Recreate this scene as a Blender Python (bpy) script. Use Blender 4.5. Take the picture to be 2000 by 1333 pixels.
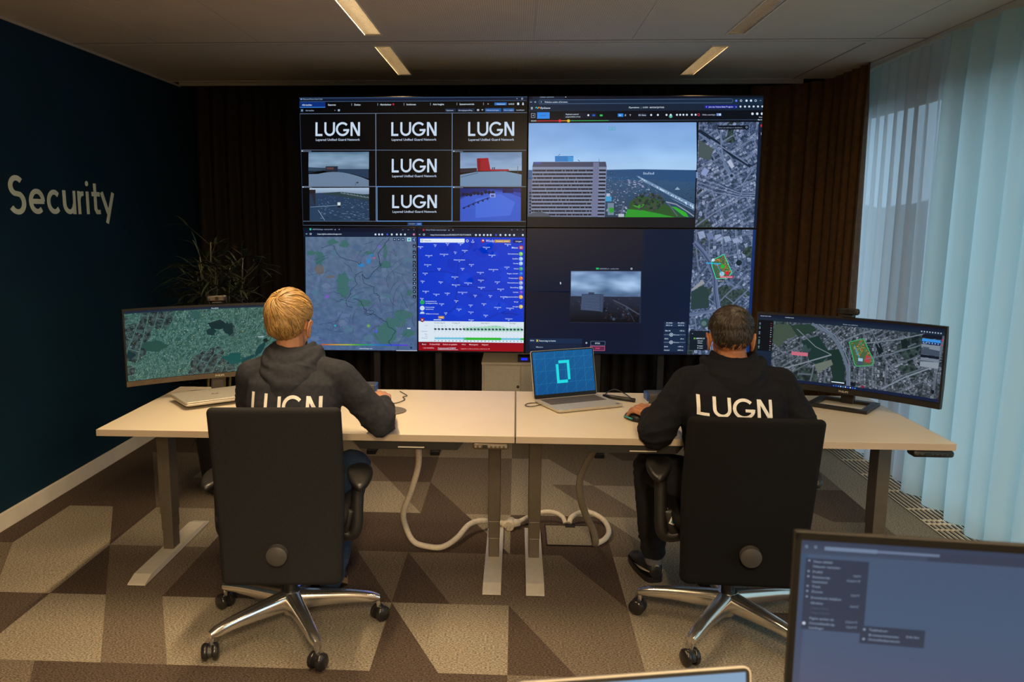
import bpy, bmesh, math, random
from mathutils import Vector, Matrix, Euler, noise
from mathutils.bvhtree import BVHTree
R = math.radians
PI = math.pi
sc = bpy.context.scene
COL = sc.collection
for o in list(bpy.data.objects):
    bpy.data.objects.remove(o)

# ---------------------------------------------------------------- camera
cam_d = bpy.data.cameras.new('camera')
cam_d.sensor_width = 36.0
cam_d.lens = 1602.0 / 2000.0 * 36.0
cam_d.shift_x = 71.5 / 2000.0
cam_d.shift_y = 3.5 / 2000.0
cam_d.clip_start = 0.05
cam_d.clip_end = 500
cam_d.dof.use_dof = True
cam_d.dof.focus_distance = 3.7
cam_d.dof.aperture_fstop = 6.3
cam = bpy.data.objects.new('camera', cam_d)
COL.objects.link(cam)
cam.matrix_world = (Matrix.Translation((0, 0, 1.5542)) @ Matrix.Rotation(0.0495, 4, 'Z')
                    @ Matrix.Rotation(PI / 2 - 0.1541, 4, 'X') @ Matrix.Rotation(0.0039, 4, 'Z'))
sc.camera = cam
sc.view_settings.view_transform = 'Standard'
sc.view_settings.look = 'None'
sc.view_settings.exposure = 0.0
sc.view_settings.gamma = 1.0
sc.view_settings.use_curve_mapping = False
try:
    sc.cycles.use_denoising = True
    sc.cycles.max_bounces = 10
    sc.cycles.transparent_max_bounces = 16
    sc.cycles.sample_clamp_indirect = 4.0
    sc.cycles.caustics_reflective = False
except Exception:
    pass

# ---------------------------------------------------------------- world: overcast dusk sky outside the windows
wd = bpy.data.worlds.new('world')
sc.world = wd
wd.use_nodes = True
wn = wd.node_tree
# overcast sky, brighter behind the camera: gradient added for contrast in the curtain folds
_tc = wn.nodes.new('ShaderNodeTexCoord')
_sx = wn.nodes.new('ShaderNodeSeparateXYZ')
_mr = wn.nodes.new('ShaderNodeMapRange')
_mr.inputs['From Min'].default_value = -0.8; _mr.inputs['From Max'].default_value = 0.8
_mr.inputs['To Min'].default_value = 5.2; _mr.inputs['To Max'].default_value = 2.0
wn.nodes['Background'].inputs['Color'].default_value = (0.52, 0.71, 0.92, 1)
wn.links.new(_tc.outputs['Generated'], _sx.inputs[0])
wn.links.new(_sx.outputs['Y'], _mr.inputs['Value'])
wn.links.new(_mr.outputs[0], wn.nodes['Background'].inputs['Strength'])

CEIL = 2.5115
LAMP_COL = (1.0, 0.735, 0.43)
# lamp tubes inside the louvred ceiling lights: x centre, y range, watts
LAMPS = [(-0.782, 4.87, 5.84, 10.0), (-0.782, 3.61, 4.58, 33.0), (-0.782, 2.35, 3.32, 62.0), (-0.782, 1.09, 2.06, 38.0),
         (1.144, 4.92, 5.89, 6.0), (1.144, 3.65, 4.61, 0.0), (1.144, 2.37, 3.34, 12.0), (1.144, 1.10, 2.07, 26.0)]
# open lights of the room behind the camera: x centre, y centre, watts
BACK_LIGHTS = [(0.18, -0.7, 135.0), (0.18, -2.6, 190.0), (0.18, -4.5, 190.0)]

# ---------------------------------------------------------------- helpers
def lin(c):
    c = c / 255.0
    return c / 12.92 if c <= 0.04045 else ((c + 0.055) / 1.055) ** 2.4
def rgb(r, g, b): return (lin(r), lin(g), lin(b), 1.0)

def mat(name, col, rough=0.5, metal=0.0, noise_amt=0.0, noise_scale=40.0, bump=0.0, bump_scale=200.0, spec=0.5, sheen=0.0, stretch=None):
    m = bpy.data.materials.new(name)
    m.use_nodes = True
    nt = m.node_tree
    b = nt.nodes['Principled BSDF']
    b.inputs['Base Color'].default_value = tuple(col[:3]) + (1,)
    b.inputs['Roughness'].default_value = rough
    b.inputs['Metallic'].default_value = metal
    b.inputs['Specular IOR Level'].default_value = spec
    if sheen:
        b.inputs['Sheen Weight'].default_value = sheen
    tc = nt.nodes.new('ShaderNodeTexCoord')
    src = tc.outputs['Object']
    if stretch:
        mp = nt.nodes.new('ShaderNodeMapping')
        mp.inputs['Scale'].default_value = stretch
        nt.links.new(src, mp.inputs['Vector'])
        src = mp.outputs['Vector']
    if noise_amt:
        n = nt.nodes.new('ShaderNodeTexNoise')
        n.inputs['Scale'].default_value = noise_scale
        n.inputs['Detail'].default_value = 4
        nt.links.new(src, n.inputs['Vector'])
        r = nt.nodes.new('ShaderNodeValToRGB')
        lo = [max(0, c * (1 - noise_amt)) for c in col[:3]] + [1]
        hi = [min(1, c * (1 + noise_amt)) for c in col[:3]] + [1]
        r.color_ramp.elements[0].position = 0.35
        r.color_ramp.elements[1].position = 0.65
        r.color_ramp.elements[0].color = lo
        r.color_ramp.elements[1].color = hi
        nt.links.new(n.outputs['Fac'], r.inputs['Fac'])
        nt.links.new(r.outputs['Color'], b.inputs['Base Color'])
    if bump:
        n2 = nt.nodes.new('ShaderNodeTexNoise')
        n2.inputs['Scale'].default_value = bump_scale
        n2.inputs['Detail'].default_value = 3
        nt.links.new(src, n2.inputs['Vector'])
        bp = nt.nodes.new('ShaderNodeBump')
        bp.inputs['Strength'].default_value = bump
        bp.inputs['Distance'].default_value = 0.002
        nt.links.new(n2.outputs['Fac'], bp.inputs['Height'])
        nt.links.new(bp.outputs['Normal'], b.inputs['Normal'])
    return m

def emit(name, col, s=1.0):
    m = bpy.data.materials.new(name)
    m.use_nodes = True
    nt = m.node_tree
    b = nt.nodes['Principled BSDF']
    b.inputs['Base Color'].default_value = (0, 0, 0, 1)
    b.inputs['Emission Color'].default_value = tuple(col[:3]) + (1,)
    b.inputs['Emission Strength'].default_value = s
    b.inputs['Roughness'].default_value = 0.3
    return m

WM = {}
def root(name, label, cat, loc=(0, 0, 0), rz=0.0, group=None, rot=None):
    o = bpy.data.objects.new(name, None)
    COL.objects.link(o)
    o.empty_display_size = 0.05
    o.location = loc
    o.rotation_euler = rot if rot else (0, 0, rz)
    o['label'] = label
    o['category'] = cat
    if group: o['group'] = group
    WM[o.name] = Matrix.Translation(loc) @ (Euler(rot).to_matrix().to_4x4() if rot else Matrix.Rotation(rz, 4, 'Z'))
    return o
def tag(o, label=None, cat=None, group=None, kind=None):
    if label: o['label'] = label
    if cat: o['category'] = cat
    if group: o['group'] = group
    if kind: o['kind'] = kind
    return o
def copy_tree(o, parent=None):
    c = o.copy()
    COL.objects.link(c)
    if parent is not None:
        c.parent = parent
    for ch in [x for x in bpy.data.objects if x.parent == o]:
        copy_tree(ch, c)
    return c

def rootof(o):
    while o.parent is not None: o = o.parent
    return o

class MB:
    """collects shapes into one mesh object"""
    def __init__(s): s.bm = bmesh.new(); s.mi = 0
    def _m(s, faces):
        for f in faces: f.material_index = s.mi
        return faces
    def box(s, c, size, bev=0.0, rot=None, seg=2):
        r = bmesh.ops.create_cube(s.bm, size=1.0)
        vs = r['verts']
        for v in vs: v.co = Vector((v.co.x * size[0], v.co.y * size[1], v.co.z * size[2]))
        fs = list({f for v in vs for f in v.link_faces})
        s._m(fs)
        if bev > 0:
            es = list({e for v in vs for e in v.link_edges})
            rr = bmesh.ops.bevel(s.bm, geom=es, offset=bev, segments=seg, profile=0.5, affect='EDGES')
            s._m(rr['faces'])
            vs = list({v for f in rr['faces'] for v in f.verts} | {v for v in vs if v.is_valid})
        M = Matrix.Translation(c) @ (Euler(rot).to_matrix().to_4x4() if rot else Matrix.Identity(4))
        for v in vs: v.co = M @ v.co
        return s
    def b2(s, p0, p1, bev=0.0):
        c = [(a + b) / 2 for a, b in zip(p0, p1)]
        return s.box(c, [abs(b - a) for a, b in zip(p0, p1)], bev)
    def poly(s, pts):
        vs = [s.bm.verts.new(p) for p in pts]
        f = s.bm.faces.new(vs)
        f.material_index = s.mi
        return f
    def loft(s, rings, cap=True, smooth=True):
        rr = [[s.bm.verts.new(p) for p in r] for r in rings]
        n = len(rings[0])
        for a, b in zip(rr, rr[1:]):
            for i in range(n):
                j = (i + 1) % n
                f = s.bm.faces.new((a[i], a[j], b[j], b[i]))
                f.material_index = s.mi
                f.smooth = smooth
        if cap:
            for r, rev in ((rr[0], True), (rr[-1], False)):
                f = s.bm.faces.new(list(reversed(r)) if rev else r)
                f.material_index = s.mi
        return s
    def tube(s, pts, rad, n=10, cap=True, flat=None):
        pts = [Vector(p) for p in pts]
        if not isinstance(rad, (list, tuple)): rad = [rad] * len(pts)
        rings = []
        up = None
        for i, p in enumerate(pts):
            t = (pts[min(i + 1, len(pts) - 1)] - pts[max(i - 1, 0)]).normalized()
            if up is None:
                up = Vector((0, 0, 1)) if abs(t.z) < 0.9 else Vector((1, 0, 0))
            a = t.cross(up)
            if a.length < 1e-5: a = t.orthogonal()
            a.normalize()
            b = a.cross(t).normalized()
            up = b
            fl = flat if flat else 1.0
            rings.append([p + (a * math.cos(2 * PI * k / n) + b * math.sin(2 * PI * k / n) * fl) * rad[i] for k in range(n)])
        return s.loft(rings, cap)
    def cyl(s, p0, p1, r0, r1=None, n=24):
        return s.tube([p0, p1], [r0, r0 if r1 is None else r1], n)
    def lathe(s, prof, c=(0, 0, 0), n=24, M=None):
        rings = []
        for r, z in prof:
            ring = [Vector((c[0] + r * math.cos(2 * PI * k / n), c[1] + r * math.sin(2 * PI * k / n), c[2] + z)) for k in range(n)]
            if M is not None: ring = [M @ p for p in ring]
            rings.append(ring)
        return s.loft(rings)
    def ell(s, c, r, rot=None, u=20, v=14):
        q = bmesh.ops.create_uvsphere(s.bm, u_segments=u, v_segments=v, radius=1.0)
        M = Matrix.Translation(c) @ (Euler(rot).to_matrix().to_4x4() if rot else Matrix.Identity(4)) @ Matrix.Diagonal((r[0], r[1], r[2], 1))
        for w in q['verts']: w.co = M @ w.co
        for f in {f for w in q['verts'] for f in w.link_faces}:
            f.material_index = s.mi
            f.smooth = True
        return s
    def cap(s, p0, p1, r0, r1, n=14):
        """tapered capsule"""
        p0 = Vector(p0); p1 = Vector(p1)
        d = p1 - p0
        L = d.length
        if L < 1e-6:
            return s.ell(p0, (r0, r0, r0), u=n, v=n // 2 + 2)
        t = d / L
        pts, rad = [], []
        for k in range(1, 5):
            a = -PI / 2 + k * PI / 10
            pts.append(p0 + t * r0 * math.sin(a)); rad.append(r0 * math.cos(a))
        pts.append(p0); rad.append(r0)
        pts.append(p1); rad.append(r1)
        for k in range(1, 5):
            a = k * PI / 10
            pts.append(p1 + t * r1 * math.sin(a)); rad.append(r1 * math.cos(a))
        return s.tube(pts, rad, n)
    def chain(s, pts, rad):
        for i in range(len(pts) - 1):
            s.cap(pts[i], pts[i + 1], rad[i], rad[i + 1])
        return s
    def prism(s, outline, y0, y1, axis='y'):
        """extrude a 2D outline (a,b) between y0,y1 along the axis"""
        def P(a, b, t):
            return {'y': (a, t, b), 'x': (t, a, b), 'z': (a, b, t)}[axis]
        s.loft([[P(a, b, y0) for a, b in outline], [P(a, b, y1) for a, b in outline]], True, False)
        return s
    def mesh(s, name, mats):
        bmesh.ops.recalc_face_normals(s.bm, faces=s.bm.faces)
        me = bpy.data.meshes.new(name)
        s.bm.to_mesh(me)
        s.bm.free()
        for m in (mats if isinstance(mats, (list, tuple)) else [mats]): me.materials.append(m)
        return me
    def build(s, name, mats, parent=None, world=False, smooth=None):
        """mesh coordinates are local to the root of the parent unless world=True"""
        if parent is not None and world:
            s.bm.transform(WM[rootof(parent).name].inverted())
        me = s.mesh(name, mats)
        if smooth is not None:
            auto_smooth(me, smooth)
        o = bpy.data.objects.new(name, me)
        COL.objects.link(o)
        if parent is not None: o.parent = parent
        return o

def auto_smooth(me, ang=35):
    bm = bmesh.new(); bm.from_mesh(me)
    a = R(ang)
    for f in bm.faces: f.smooth = True
    for e in bm.edges:
        if len(e.link_faces) == 2 and e.calc_face_angle(0) > a: e.smooth = False
    bm.to_mesh(me); bm.free()

def struct(o):
    o['kind'] = 'structure'
    return o

def remeshed(mb, voxel, it=4, fac=0.5):
    """union of overlapping closed shapes -> one continuous surface (bmesh returned in an MB)"""
    me = mb.mesh('tmp', [])
    ob = bpy.data.objects.new('tmp', me)
    COL.objects.link(ob)
    m = ob.modifiers.new('r', 'REMESH'); m.mode = 'VOXEL'; m.voxel_size = voxel
    m2 = ob.modifiers.new('s', 'SMOOTH'); m2.factor = fac; m2.iterations = it
    dg = bpy.context.evaluated_depsgraph_get()
    me2 = bpy.data.meshes.new_from_object(ob.evaluated_get(dg))
    bpy.data.objects.remove(ob)
    r = MB()
    r.bm.from_mesh(me2)
    for f in r.bm.faces: f.smooth = True
    bpy.data.meshes.remove(me2); bpy.data.meshes.remove(me)
    return r

def spline(pts, n=8):
    """Catmull-Rom through points"""
    P = [Vector(p) for p in pts]
    P = [P[0] * 2 - P[1]] + P + [P[-1] * 2 - P[-2]]
    out = []
    for i in range(1, len(P) - 2):
        for k in range(n):
            t = k / n
            a, b, c, d = P[i - 1], P[i], P[i + 1], P[i + 2]
            out.append(0.5 * ((2 * b) + (c - a) * t + (2 * a - 5 * b + 4 * c - d) * t * t + (3 * b - a - 3 * c + d) * t ** 3))
    out.append(P[-2])
    return out

# ---------------------------------------------------------------- text and stroke lettering (2D polygons)
_tc = {}
def text_polys(t, size, bold=0.0):
    """polygons of a text string, cap height about 0.7*size, starting at x=0"""
    key = (t, bold)
    if key not in _tc:
        cu = bpy.data.curves.new('t', 'FONT')
        cu.body = t; cu.size = 1.0; cu.resolution_u = 2; cu.offset = bold; cu.fill_mode = 'FRONT' if hasattr(cu, 'fill_mode') and False else cu.fill_mode
        ob = bpy.data.objects.new('t', cu)
        COL.objects.link(ob)
        dg = bpy.context.evaluated_depsgraph_get()
        me = bpy.data.meshes.new_from_object(ob.evaluated_get(dg))
        vs = [(v.co.x, v.co.y) for v in me.vertices]
        polys = [[vs[i] for i in p.vertices] for p in me.polygons]
        w = max([v[0] for v in vs] or [1])
        bpy.data.objects.remove(ob); bpy.data.curves.remove(cu); bpy.data.meshes.remove(me)
        _tc[key] = (polys, w)
    polys, w = _tc[key]
    return [[(x * size, y * size) for x, y in p] for p in polys], w * size

def stroke(pts, th):
    """polyline -> quads with mitred joints"""
    P = [Vector((p[0], p[1])) for p in pts]
    L, Rr = [], []
    for i, p in enumerate(P):
        d0 = (P[i] - P[i - 1]).normalized() if i > 0 else None
        d1 = (P[i + 1] - P[i]).normalized() if i < len(P) - 1 else None
        if d0 is None: d0 = d1
        if d1 is None: d1 = d0
        n0 = Vector((-d0.y, d0.x)); n1 = Vector((-d1.y, d1.x))
        m = (n0 + n1)
        m = m.normalized() if m.length > 1e-6 else n0
        k = th / 2 / max(0.35, m.dot(n0))
        L.append(p + m * k); Rr.append(p - m * k)
    return [[tuple(L[i]), tuple(L[i + 1]), tuple(Rr[i + 1]), tuple(Rr[i])] for i in range(len(P) - 1)]
def arc(cx, cy, rx, ry, a0, a1, n=16):
    return [(cx + rx * math.cos(R(a0 + (a1 - a0) * i / n)), cy + ry * math.sin(R(a0 + (a1 - a0) * i / n))) for i in range(n + 1)]

def lugn_polys():
    """the LUGN word mark, letter height 1, width about 3.36"""
    t = 0.152
    h = t / 2
    out = []
    out += stroke([(h, 1), (h, h), (0.53, h)], t)
    out += stroke([(0.68 + h, 1), (0.68 + h, 0.40)] + arc(0.68 + 0.405, 0.40, 0.405 - h, 0.40 - h, 180, 360, 18)[1:] + [(0.68 + 0.81 - h, 1)], t)
    cx = 1.60 + 0.47
    out += stroke(arc(cx, 0.5, 0.5 - h + .01, 0.5 - h + .01, 42, 360, 30) + [(cx + 0.02, 0.5)][:0], t)
    out += stroke([(cx + 0.5, 0.5 - h + 0.0), (cx + 0.06, 0.5 - h + 0.0)], t * 0.95)
    x0 = 2.68
    out += stroke([(x0 + h, 0), (x0 + h, 1)], t)
    out += [[(x0, 1), (x0 + t * 1.22, 1), (x0 + 0.72, 0), (x0 + 0.72 - t * 1.22, 0)]]
    out += stroke([(x0 + 0.72 - h, 0), (x0 + 0.72 - h, 1)], t)
    return out, x0 + 0.72

# ---------------------------------------------------------------- screen canvas
pix = bpy.data.materials.new('screen_pixels')
pix.use_nodes = True
_nt = pix.node_tree
_b = _nt.nodes['Principled BSDF']
_b.inputs['Base Color'].default_value = (0.004, 0.004, 0.005, 1)
_b.inputs['Roughness'].default_value = 0.28
_b.inputs['Specular IOR Level'].default_value = 0.22
_at = _nt.nodes.new('ShaderNodeAttribute'); _at.attribute_name = 'px'
_nt.links.new(_at.outputs['Color'], _b.inputs['Emission Color'])
_b.inputs['Emission Strength'].default_value = 1.0

def sat_material(name, cols, bscale=90, rscale=12, rot=0.6, park=0.45, seed=0.0, bright=1.0, roadcol=(150, 165, 190)):
    """aerial picture shown on a screen: streets, roofs, fields"""
    m = bpy.data.materials.new(name)
    m.use_nodes = True
    nt = m.node_tree
    N = nt.nodes.new
    Lk = nt.links.new
    b = nt.nodes['Principled BSDF']
    b.inputs['Base Color'].default_value = (0.004, 0.004, 0.005, 1)
    b.inputs['Roughness'].default_value = 0.28
    b.inputs['Emission Strength'].default_value = bright
    tc = N('ShaderNodeTexCoord')
    mp = N('ShaderNodeMapping'); mp.inputs['Rotation'].default_value = (PI / 2, 0, 0); mp.inputs['Location'].default_value = (seed, seed * 0.7, 0)
    Lk(tc.outputs['Object'], mp.inputs['Vector'])
    mp2 = N('ShaderNodeMapping'); mp2.inputs['Rotation'].default_value = (0, 0, rot)
    Lk(mp.outputs['Vector'], mp2.inputs['Vector'])
    # warp
    nz = N('ShaderNodeTexNoise'); nz.inputs['Scale'].default_value = rscale * 0.22; nz.inputs['Detail'].default_value = 1
    Lk(mp2.outputs['Vector'], nz.inputs['Vector'])
    mix = N('ShaderNodeMix'); mix.data_type = 'VECTOR'; mix.inputs['Factor'].default_value = 0.13
    Lk(mp2.outputs['Vector'], mix.inputs[4]); Lk(nz.outputs['Color'], mix.inputs[5])
    vec = mix.outputs[1]
    # two street grids in different directions, chosen district by district
    grids = []
    for ang, sc_ in ((0.0, 1.0), (0.85, 0.8)):
        mg = N('ShaderNodeMapping'); mg.inputs['Rotation'].default_value = (0, 0, ang)
        Lk(vec, mg.inputs['Vector'])
        bt = N('ShaderNodeTexBrick')
        bt.inputs['Scale'].default_value = bscale * sc_ * 0.55
        bt.inputs['Color1'].default_value = (0, 0, 0, 1); bt.inputs['Color2'].default_value = (1, 1, 1, 1); bt.inputs['Mortar'].default_value = (0.16, 0.16, 0.16, 1)
        bt.inputs['Mortar Size'].default_value = 0.045; bt.inputs['Brick Width'].default_value = 0.55; bt.inputs['Row Height'].default_value = 0.42
        bt.offset = 0.37; bt.squash = 1.6; bt.squash_frequency = 3
        Lk(mg.outputs['Vector'], bt.inputs['Vector'])
        b2_ = N('ShaderNodeTexBrick')
        b2_.inputs['Scale'].default_value = rscale * sc_
        b2_.inputs['Color1'].default_value = (0, 0, 0, 1); b2_.inputs['Color2'].default_value = (0, 0, 0, 1); b2_.inputs['Mortar'].default_value = (1, 1, 1, 1)
        b2_.inputs['Mortar Size'].default_value = 0.022; b2_.inputs['Brick Width'].default_value = 0.9; b2_.inputs['Row Height'].default_value = 0.35
        Lk(mg.outputs['Vector'], b2_.inputs['Vector'])
        grids.append((bt, b2_))
    nd = N('ShaderNodeTexVoronoi'); nd.inputs['Scale'].default_value = rscale * 0.6
    Lk(mp2.outputs['Vector'], nd.inputs['Vector'])
    ndb = N('ShaderNodeRGBToBW'); Lk(nd.outputs['Color'], ndb.inputs['Color'])
    sel = N('ShaderNodeMath'); sel.operation = 'GREATER_THAN'; sel.inputs[1].default_value = 0.5
    Lk(ndb.outputs['Val'], sel.inputs[0])
    mbk = N('ShaderNodeMix'); mbk.data_type = 'RGBA'; Lk(sel.outputs[0], mbk.inputs['Factor']); Lk(grids[0][0].outputs['Color'], mbk.inputs[6]); Lk(grids[1][0].outputs['Color'], mbk.inputs[7])
    mst = N('ShaderNodeMix'); mst.data_type = 'RGBA'; Lk(sel.outputs[0], mst.inputs['Factor']); Lk(grids[0][1].outputs['Color'], mst.inputs[6]); Lk(grids[1][1].outputs['Color'], mst.inputs[7])
    # fine roofs and gardens
    nf = N('ShaderNodeTexNoise'); nf.inputs['Scale'].default_value = bscale * 1.6; nf.inputs['Detail'].default_value = 3; nf.inputs['Roughness'].default_value = 0.7
    Lk(mp2.outputs['Vector'], nf.inputs['Vector'])
    bw = N('ShaderNodeMath'); bw.operation = 'MULTIPLY_ADD'; bw.inputs[1].default_value = 0.45
    nsub = N('ShaderNodeMapRange'); nsub.inputs['From Min'].default_value = 0.3; nsub.inputs['From Max'].default_value = 0.7; nsub.inputs['To Min'].default_value = 0.0; nsub.inputs['To Max'].default_value = 0.55
    Lk(nf.outputs['Fac'], nsub.inputs['Value'])
    Lk(mbk.outputs[2], bw.inputs[0]); Lk(nsub.outputs[0], bw.inputs[2])
    rp = N('ShaderNodeValToRGB'); rp.color_ramp.interpolation = 'LINEAR'
    els = rp.color_ramp.elements
    while len(els) < len(cols): els.new(0.5)
    for i, (p, c) in enumerate(cols):
        els[i].position = p; els[i].color = rgb(*c)
    Lk(bw.outputs[0], rp.inputs['Fac'])
    # parks
    np_ = N('ShaderNodeTexNoise'); np_.inputs['Scale'].default_value = 4.5; np_.inputs['Detail'].default_value = 3
    Lk(mp2.outputs['Vector'], np_.inputs['Vector'])
    mp_ = N('ShaderNodeMath'); mp_.operation = 'LESS_THAN'; mp_.inputs[1].default_value = park
    Lk(np_.outputs['Fac'], mp_.inputs[0])
    n3 = N('ShaderNodeTexNoise'); n3.inputs['Scale'].default_value = 60; n3.inputs['Detail'].default_value = 5
    Lk(mp2.outputs['Vector'], n3.inputs['Vector'])
    r3 = N('ShaderNodeValToRGB')
    r3.color_ramp.elements[0].position = 0.4; r3.color_ramp.elements[0].color = rgb(14, 34, 40)
    r3.color_ramp.elements[1].position = 0.62; r3.color_ramp.elements[1].color = rgb(62, 84, 82)
    Lk(n3.outputs['Fac'], r3.inputs['Fac'])
    mxb = N('ShaderNodeMix'); mxb.data_type = 'RGBA'
    Lk(mp_.outputs[0], mxb.inputs['Factor']); Lk(rp.outputs['Color'], mxb.inputs[6]); Lk(r3.outputs['Color'], mxb.inputs[7])
    # streets
    ms = N('ShaderNodeMath'); ms.operation = 'MULTIPLY'; ms.inputs[1].default_value = 0.75
    Lk(mst.outputs[2], ms.inputs[0])
    mxc = N('ShaderNodeMix'); mxc.data_type = 'RGBA'
    Lk(ms.outputs[0], mxc.inputs['Factor']); Lk(mxb.outputs[2], mxc.inputs[6]); mxc.inputs[7].default_value = rgb(*roadcol)
    Lk(mxc.outputs[2], b.inputs['Emission Color'])
    return m

class Canvas:
    """flat picture content of a screen; page coordinates (x right, y down) are mapped onto the panel plane"""
    def __init__(s, W, H, page, curve=None, step=0.0002):
        s.bm = bmesh.new(); s.lay = s.bm.loops.layers.float_color.new('px')
        s.W = W; s.H = H; s.page = page; s.curve = curve; s.step = step; s.mats = [pix]
    def uv(s, x, y):
        (ax, ay), (bx, by), (cx, cy), (dx, dy) = s.page     # TL TR BR BL
        u = 0.5; v = 0.5
        for _ in range(6):
            yt = ay + (by - ay) * u; yb = dy + (cy - dy) * u
            v = (y - yt) / (yb - yt)
            xl = ax + (dx - ax) * v; xr = bx + (cx - bx) * v
            u = (x - xl) / (xr - xl)
        return u, v
    def P(s, x, y, l):
        u, v = s.uv(x, y)
        return s.p3(min(1, max(0, u)), min(1, max(0, v)), l)
    def p3(s, u, v, l):
        X = (u - 0.5) * s.W; Z = (1 - v) * s.H
        if s.curve:
            a = X / s.curve
            rr = s.curve - l * s.step
            return Vector((rr * math.sin(a), s.curve - rr * math.cos(a) - 0.0 - s.curve + s.curve * 1.0 - s.curve + s.curve, Z)) if False else Vector((rr * math.sin(a), rr * math.cos(a) - s.curve, Z))
        return Vector((X, -l * s.step, Z))
    def face(s, pts, cols, l, mi=0):
        try:
            f = s.bm.faces.new([s.bm.verts.new(s.P(x, y, l)) for x, y in pts])
        except ValueError:
            return
        f.material_index = mi
        for lp, c in zip(f.loops, cols): lp[s.lay] = c
    def quad(s, pts, c, l=1, c2=None, mi=0):
        """pts TL TR BR BL; c top colour, c2 bottom colour"""
        c = rgb(*c); c2 = rgb(*c2) if c2 else c
        n = 24 if s.curve else 1
        for i in range(n):
            t0, t1 = i / n, (i + 1) / n
            def lp(a, b, t): return (a[0] + (b[0] - a[0]) * t, a[1] + (b[1] - a[1]) * t)
            q = [lp(pts[0], pts[1], t0), lp(pts[0], pts[1], t1), lp(pts[3], pts[2], t1), lp(pts[3], pts[2], t0)]
            if n > 1 and abs(q[1][0] - q[0][0]) + abs(q[1][1] - q[0][1]) < 0.001 * 0: continue
            s.face(q, [c, c, c2, c2], l, mi)
    def rect(s, x0, y0, x1, y1, c, l=1, c2=None, mi=0):
        s.quad([(x0, y0), (x1, y0), (x1, y1), (x0, y1)], c, l, c2, mi)
    def uvrect(s, u0, v0, u1, v1, c, l=0, mi=0):
        n = 24 if s.curve else 1
        c = rgb(*c)
        for i in range(n):
            a = u0 + (u1 - u0) * i / n; b = u0 + (u1 - u0) * (i + 1) / n
            f = s.bm.faces.new([s.bm.verts.new(s.p3(q, w, l)) for q, w in ((a, v0), (b, v0), (b, v1), (a, v1))])
            f.material_index = mi
            for lp in f.loops: lp[s.lay] = c
    def poly(s, pts, c, l=1, mi=0): s.face(pts, [rgb(*c)] * len(pts), l, mi)
    def frame(s, x0, y0, x1, y1, c, t=3, l=2):
        s.rect(x0, y0, x1, y0 + t, c, l); s.rect(x0, y1 - t, x1, y1, c, l)
        s.rect(x0, y0, x0 + t, y1, c, l); s.rect(x1 - t, y0, x1, y1, c, l)
    def line(s, pts, c, w=3, l=2):
        for q in stroke(pts, w): s.poly(q, c, l)
    def disc(s, x, y, r, c, l=2, n=14):
        s.poly([(x + r * math.cos(2 * PI * k / n), y + r * math.sin(2 * PI * k / n)) for k in range(n)], c, l)
    def cloud(s, x0, y0, x1, y1, cols, l=3, nx=24, ny=12, f=(3.0, 5.0), seed=0.0, amt=1.0):
        """soft mottled area: colour list from top to bottom, modulated by a smooth pattern between the light and dark tone"""
        vs = []
        for j in range(ny + 1):
            row = []
            for i in range(nx + 1):
                u, v = i / nx, j / ny
                k = v * (len(cols) - 1); q = min(int(k), len(cols) - 2); t = k - q
                c = [cols[q][m] * (1 - t) + cols[q + 1][m] * t for m in range(3)]
                w = noise.noise(Vector((u * f[0] + seed, v * f[1], seed * 2))) + 0.5 * noise.noise(Vector((u * f[0] * 2.3 + seed, v * f[1] * 2.3, seed * 2 + 5)))
                c = [max(0, min(255, m + 34 * amt * w)) for m in c]
                row.append(((x0 + (x1 - x0) * u, y0 + (y1 - y0) * v), rgb(*c)))
            vs.append(row)
        for j in range(ny):
            for i in range(nx):
                q = [vs[j][i], vs[j][i + 1], vs[j + 1][i + 1], vs[j + 1][i]]
                s.face([p for p, _ in q], [c for _, c in q], l)
    def text(s, t, x, y, w, h, c, l=3, bold=0.012):
        """text with baseline y, stretched to width w (None: natural), cap height h"""
        polys, tw = text_polys(t, h / 0.72, bold)
        k = (w / tw) if w else 1.0
        for p in polys:
            s.poly([(x + a * k, y - b) for a, b in p], c, l)
    def lugn(s, x, y, w, h, c, l=3):
        polys, tw = lugn_polys()
        for p in polys: s.poly([(x + a * w / tw, y + h - b * h) for a, b in p], c, l)
    def build(s, name, parent, mats=()):
        me = bpy.data.meshes.new(name)
        bmesh.ops.recalc_face_normals(s.bm, faces=[])
        s.bm.to_mesh(me); s.bm.free()
        for m in s.mats + list(mats): me.materials.append(m)
        o = bpy.data.objects.new(name, me)
        COL.objects.link(o)
        o.parent = parent
        return o
# ---------------------------------------------------------------- materials
M_carpet = []
for nm, c in (('carpet_light', (0.295, 0.250, 0.185)), ('carpet_mid', (0.168, 0.132, 0.097)), ('carpet_dark', (0.090, 0.065, 0.050))):
    M_carpet.append(mat(nm, c, 0.95, noise_amt=0.60, noise_scale=210, bump=1.0, bump_scale=300, spec=0.1, stretch=(0.6, 1.2, 1)))
M_wallnavy = mat('navy_wall_paint', (0.0008, 0.022, 0.045), 0.75, noise_amt=0.1, noise_scale=3, bump=0.1, bump_scale=90, spec=0.25)
M_wallgrey = mat('grey_wall_paint', (0.12, 0.10, 0.08), 0.8, noise_amt=0.05, noise_scale=4, bump=0.1)
M_wallwin = mat('window_wall_paint', (0.35, 0.33, 0.30), 0.8, noise_amt=0.05, noise_scale=4)
M_base = mat('baseboard_paint', (0.84, 0.77, 0.64), 0.5, noise_amt=0.05, noise_scale=6)
M_letter = mat('wall_letter_vinyl', (0.86, 0.92, 0.70), 0.6, noise_amt=0.04, noise_scale=10)
M_dark = mat('dark_void_paint', (0.012, 0.010, 0.009), 0.9, noise_amt=0.2, noise_scale=5)
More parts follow.
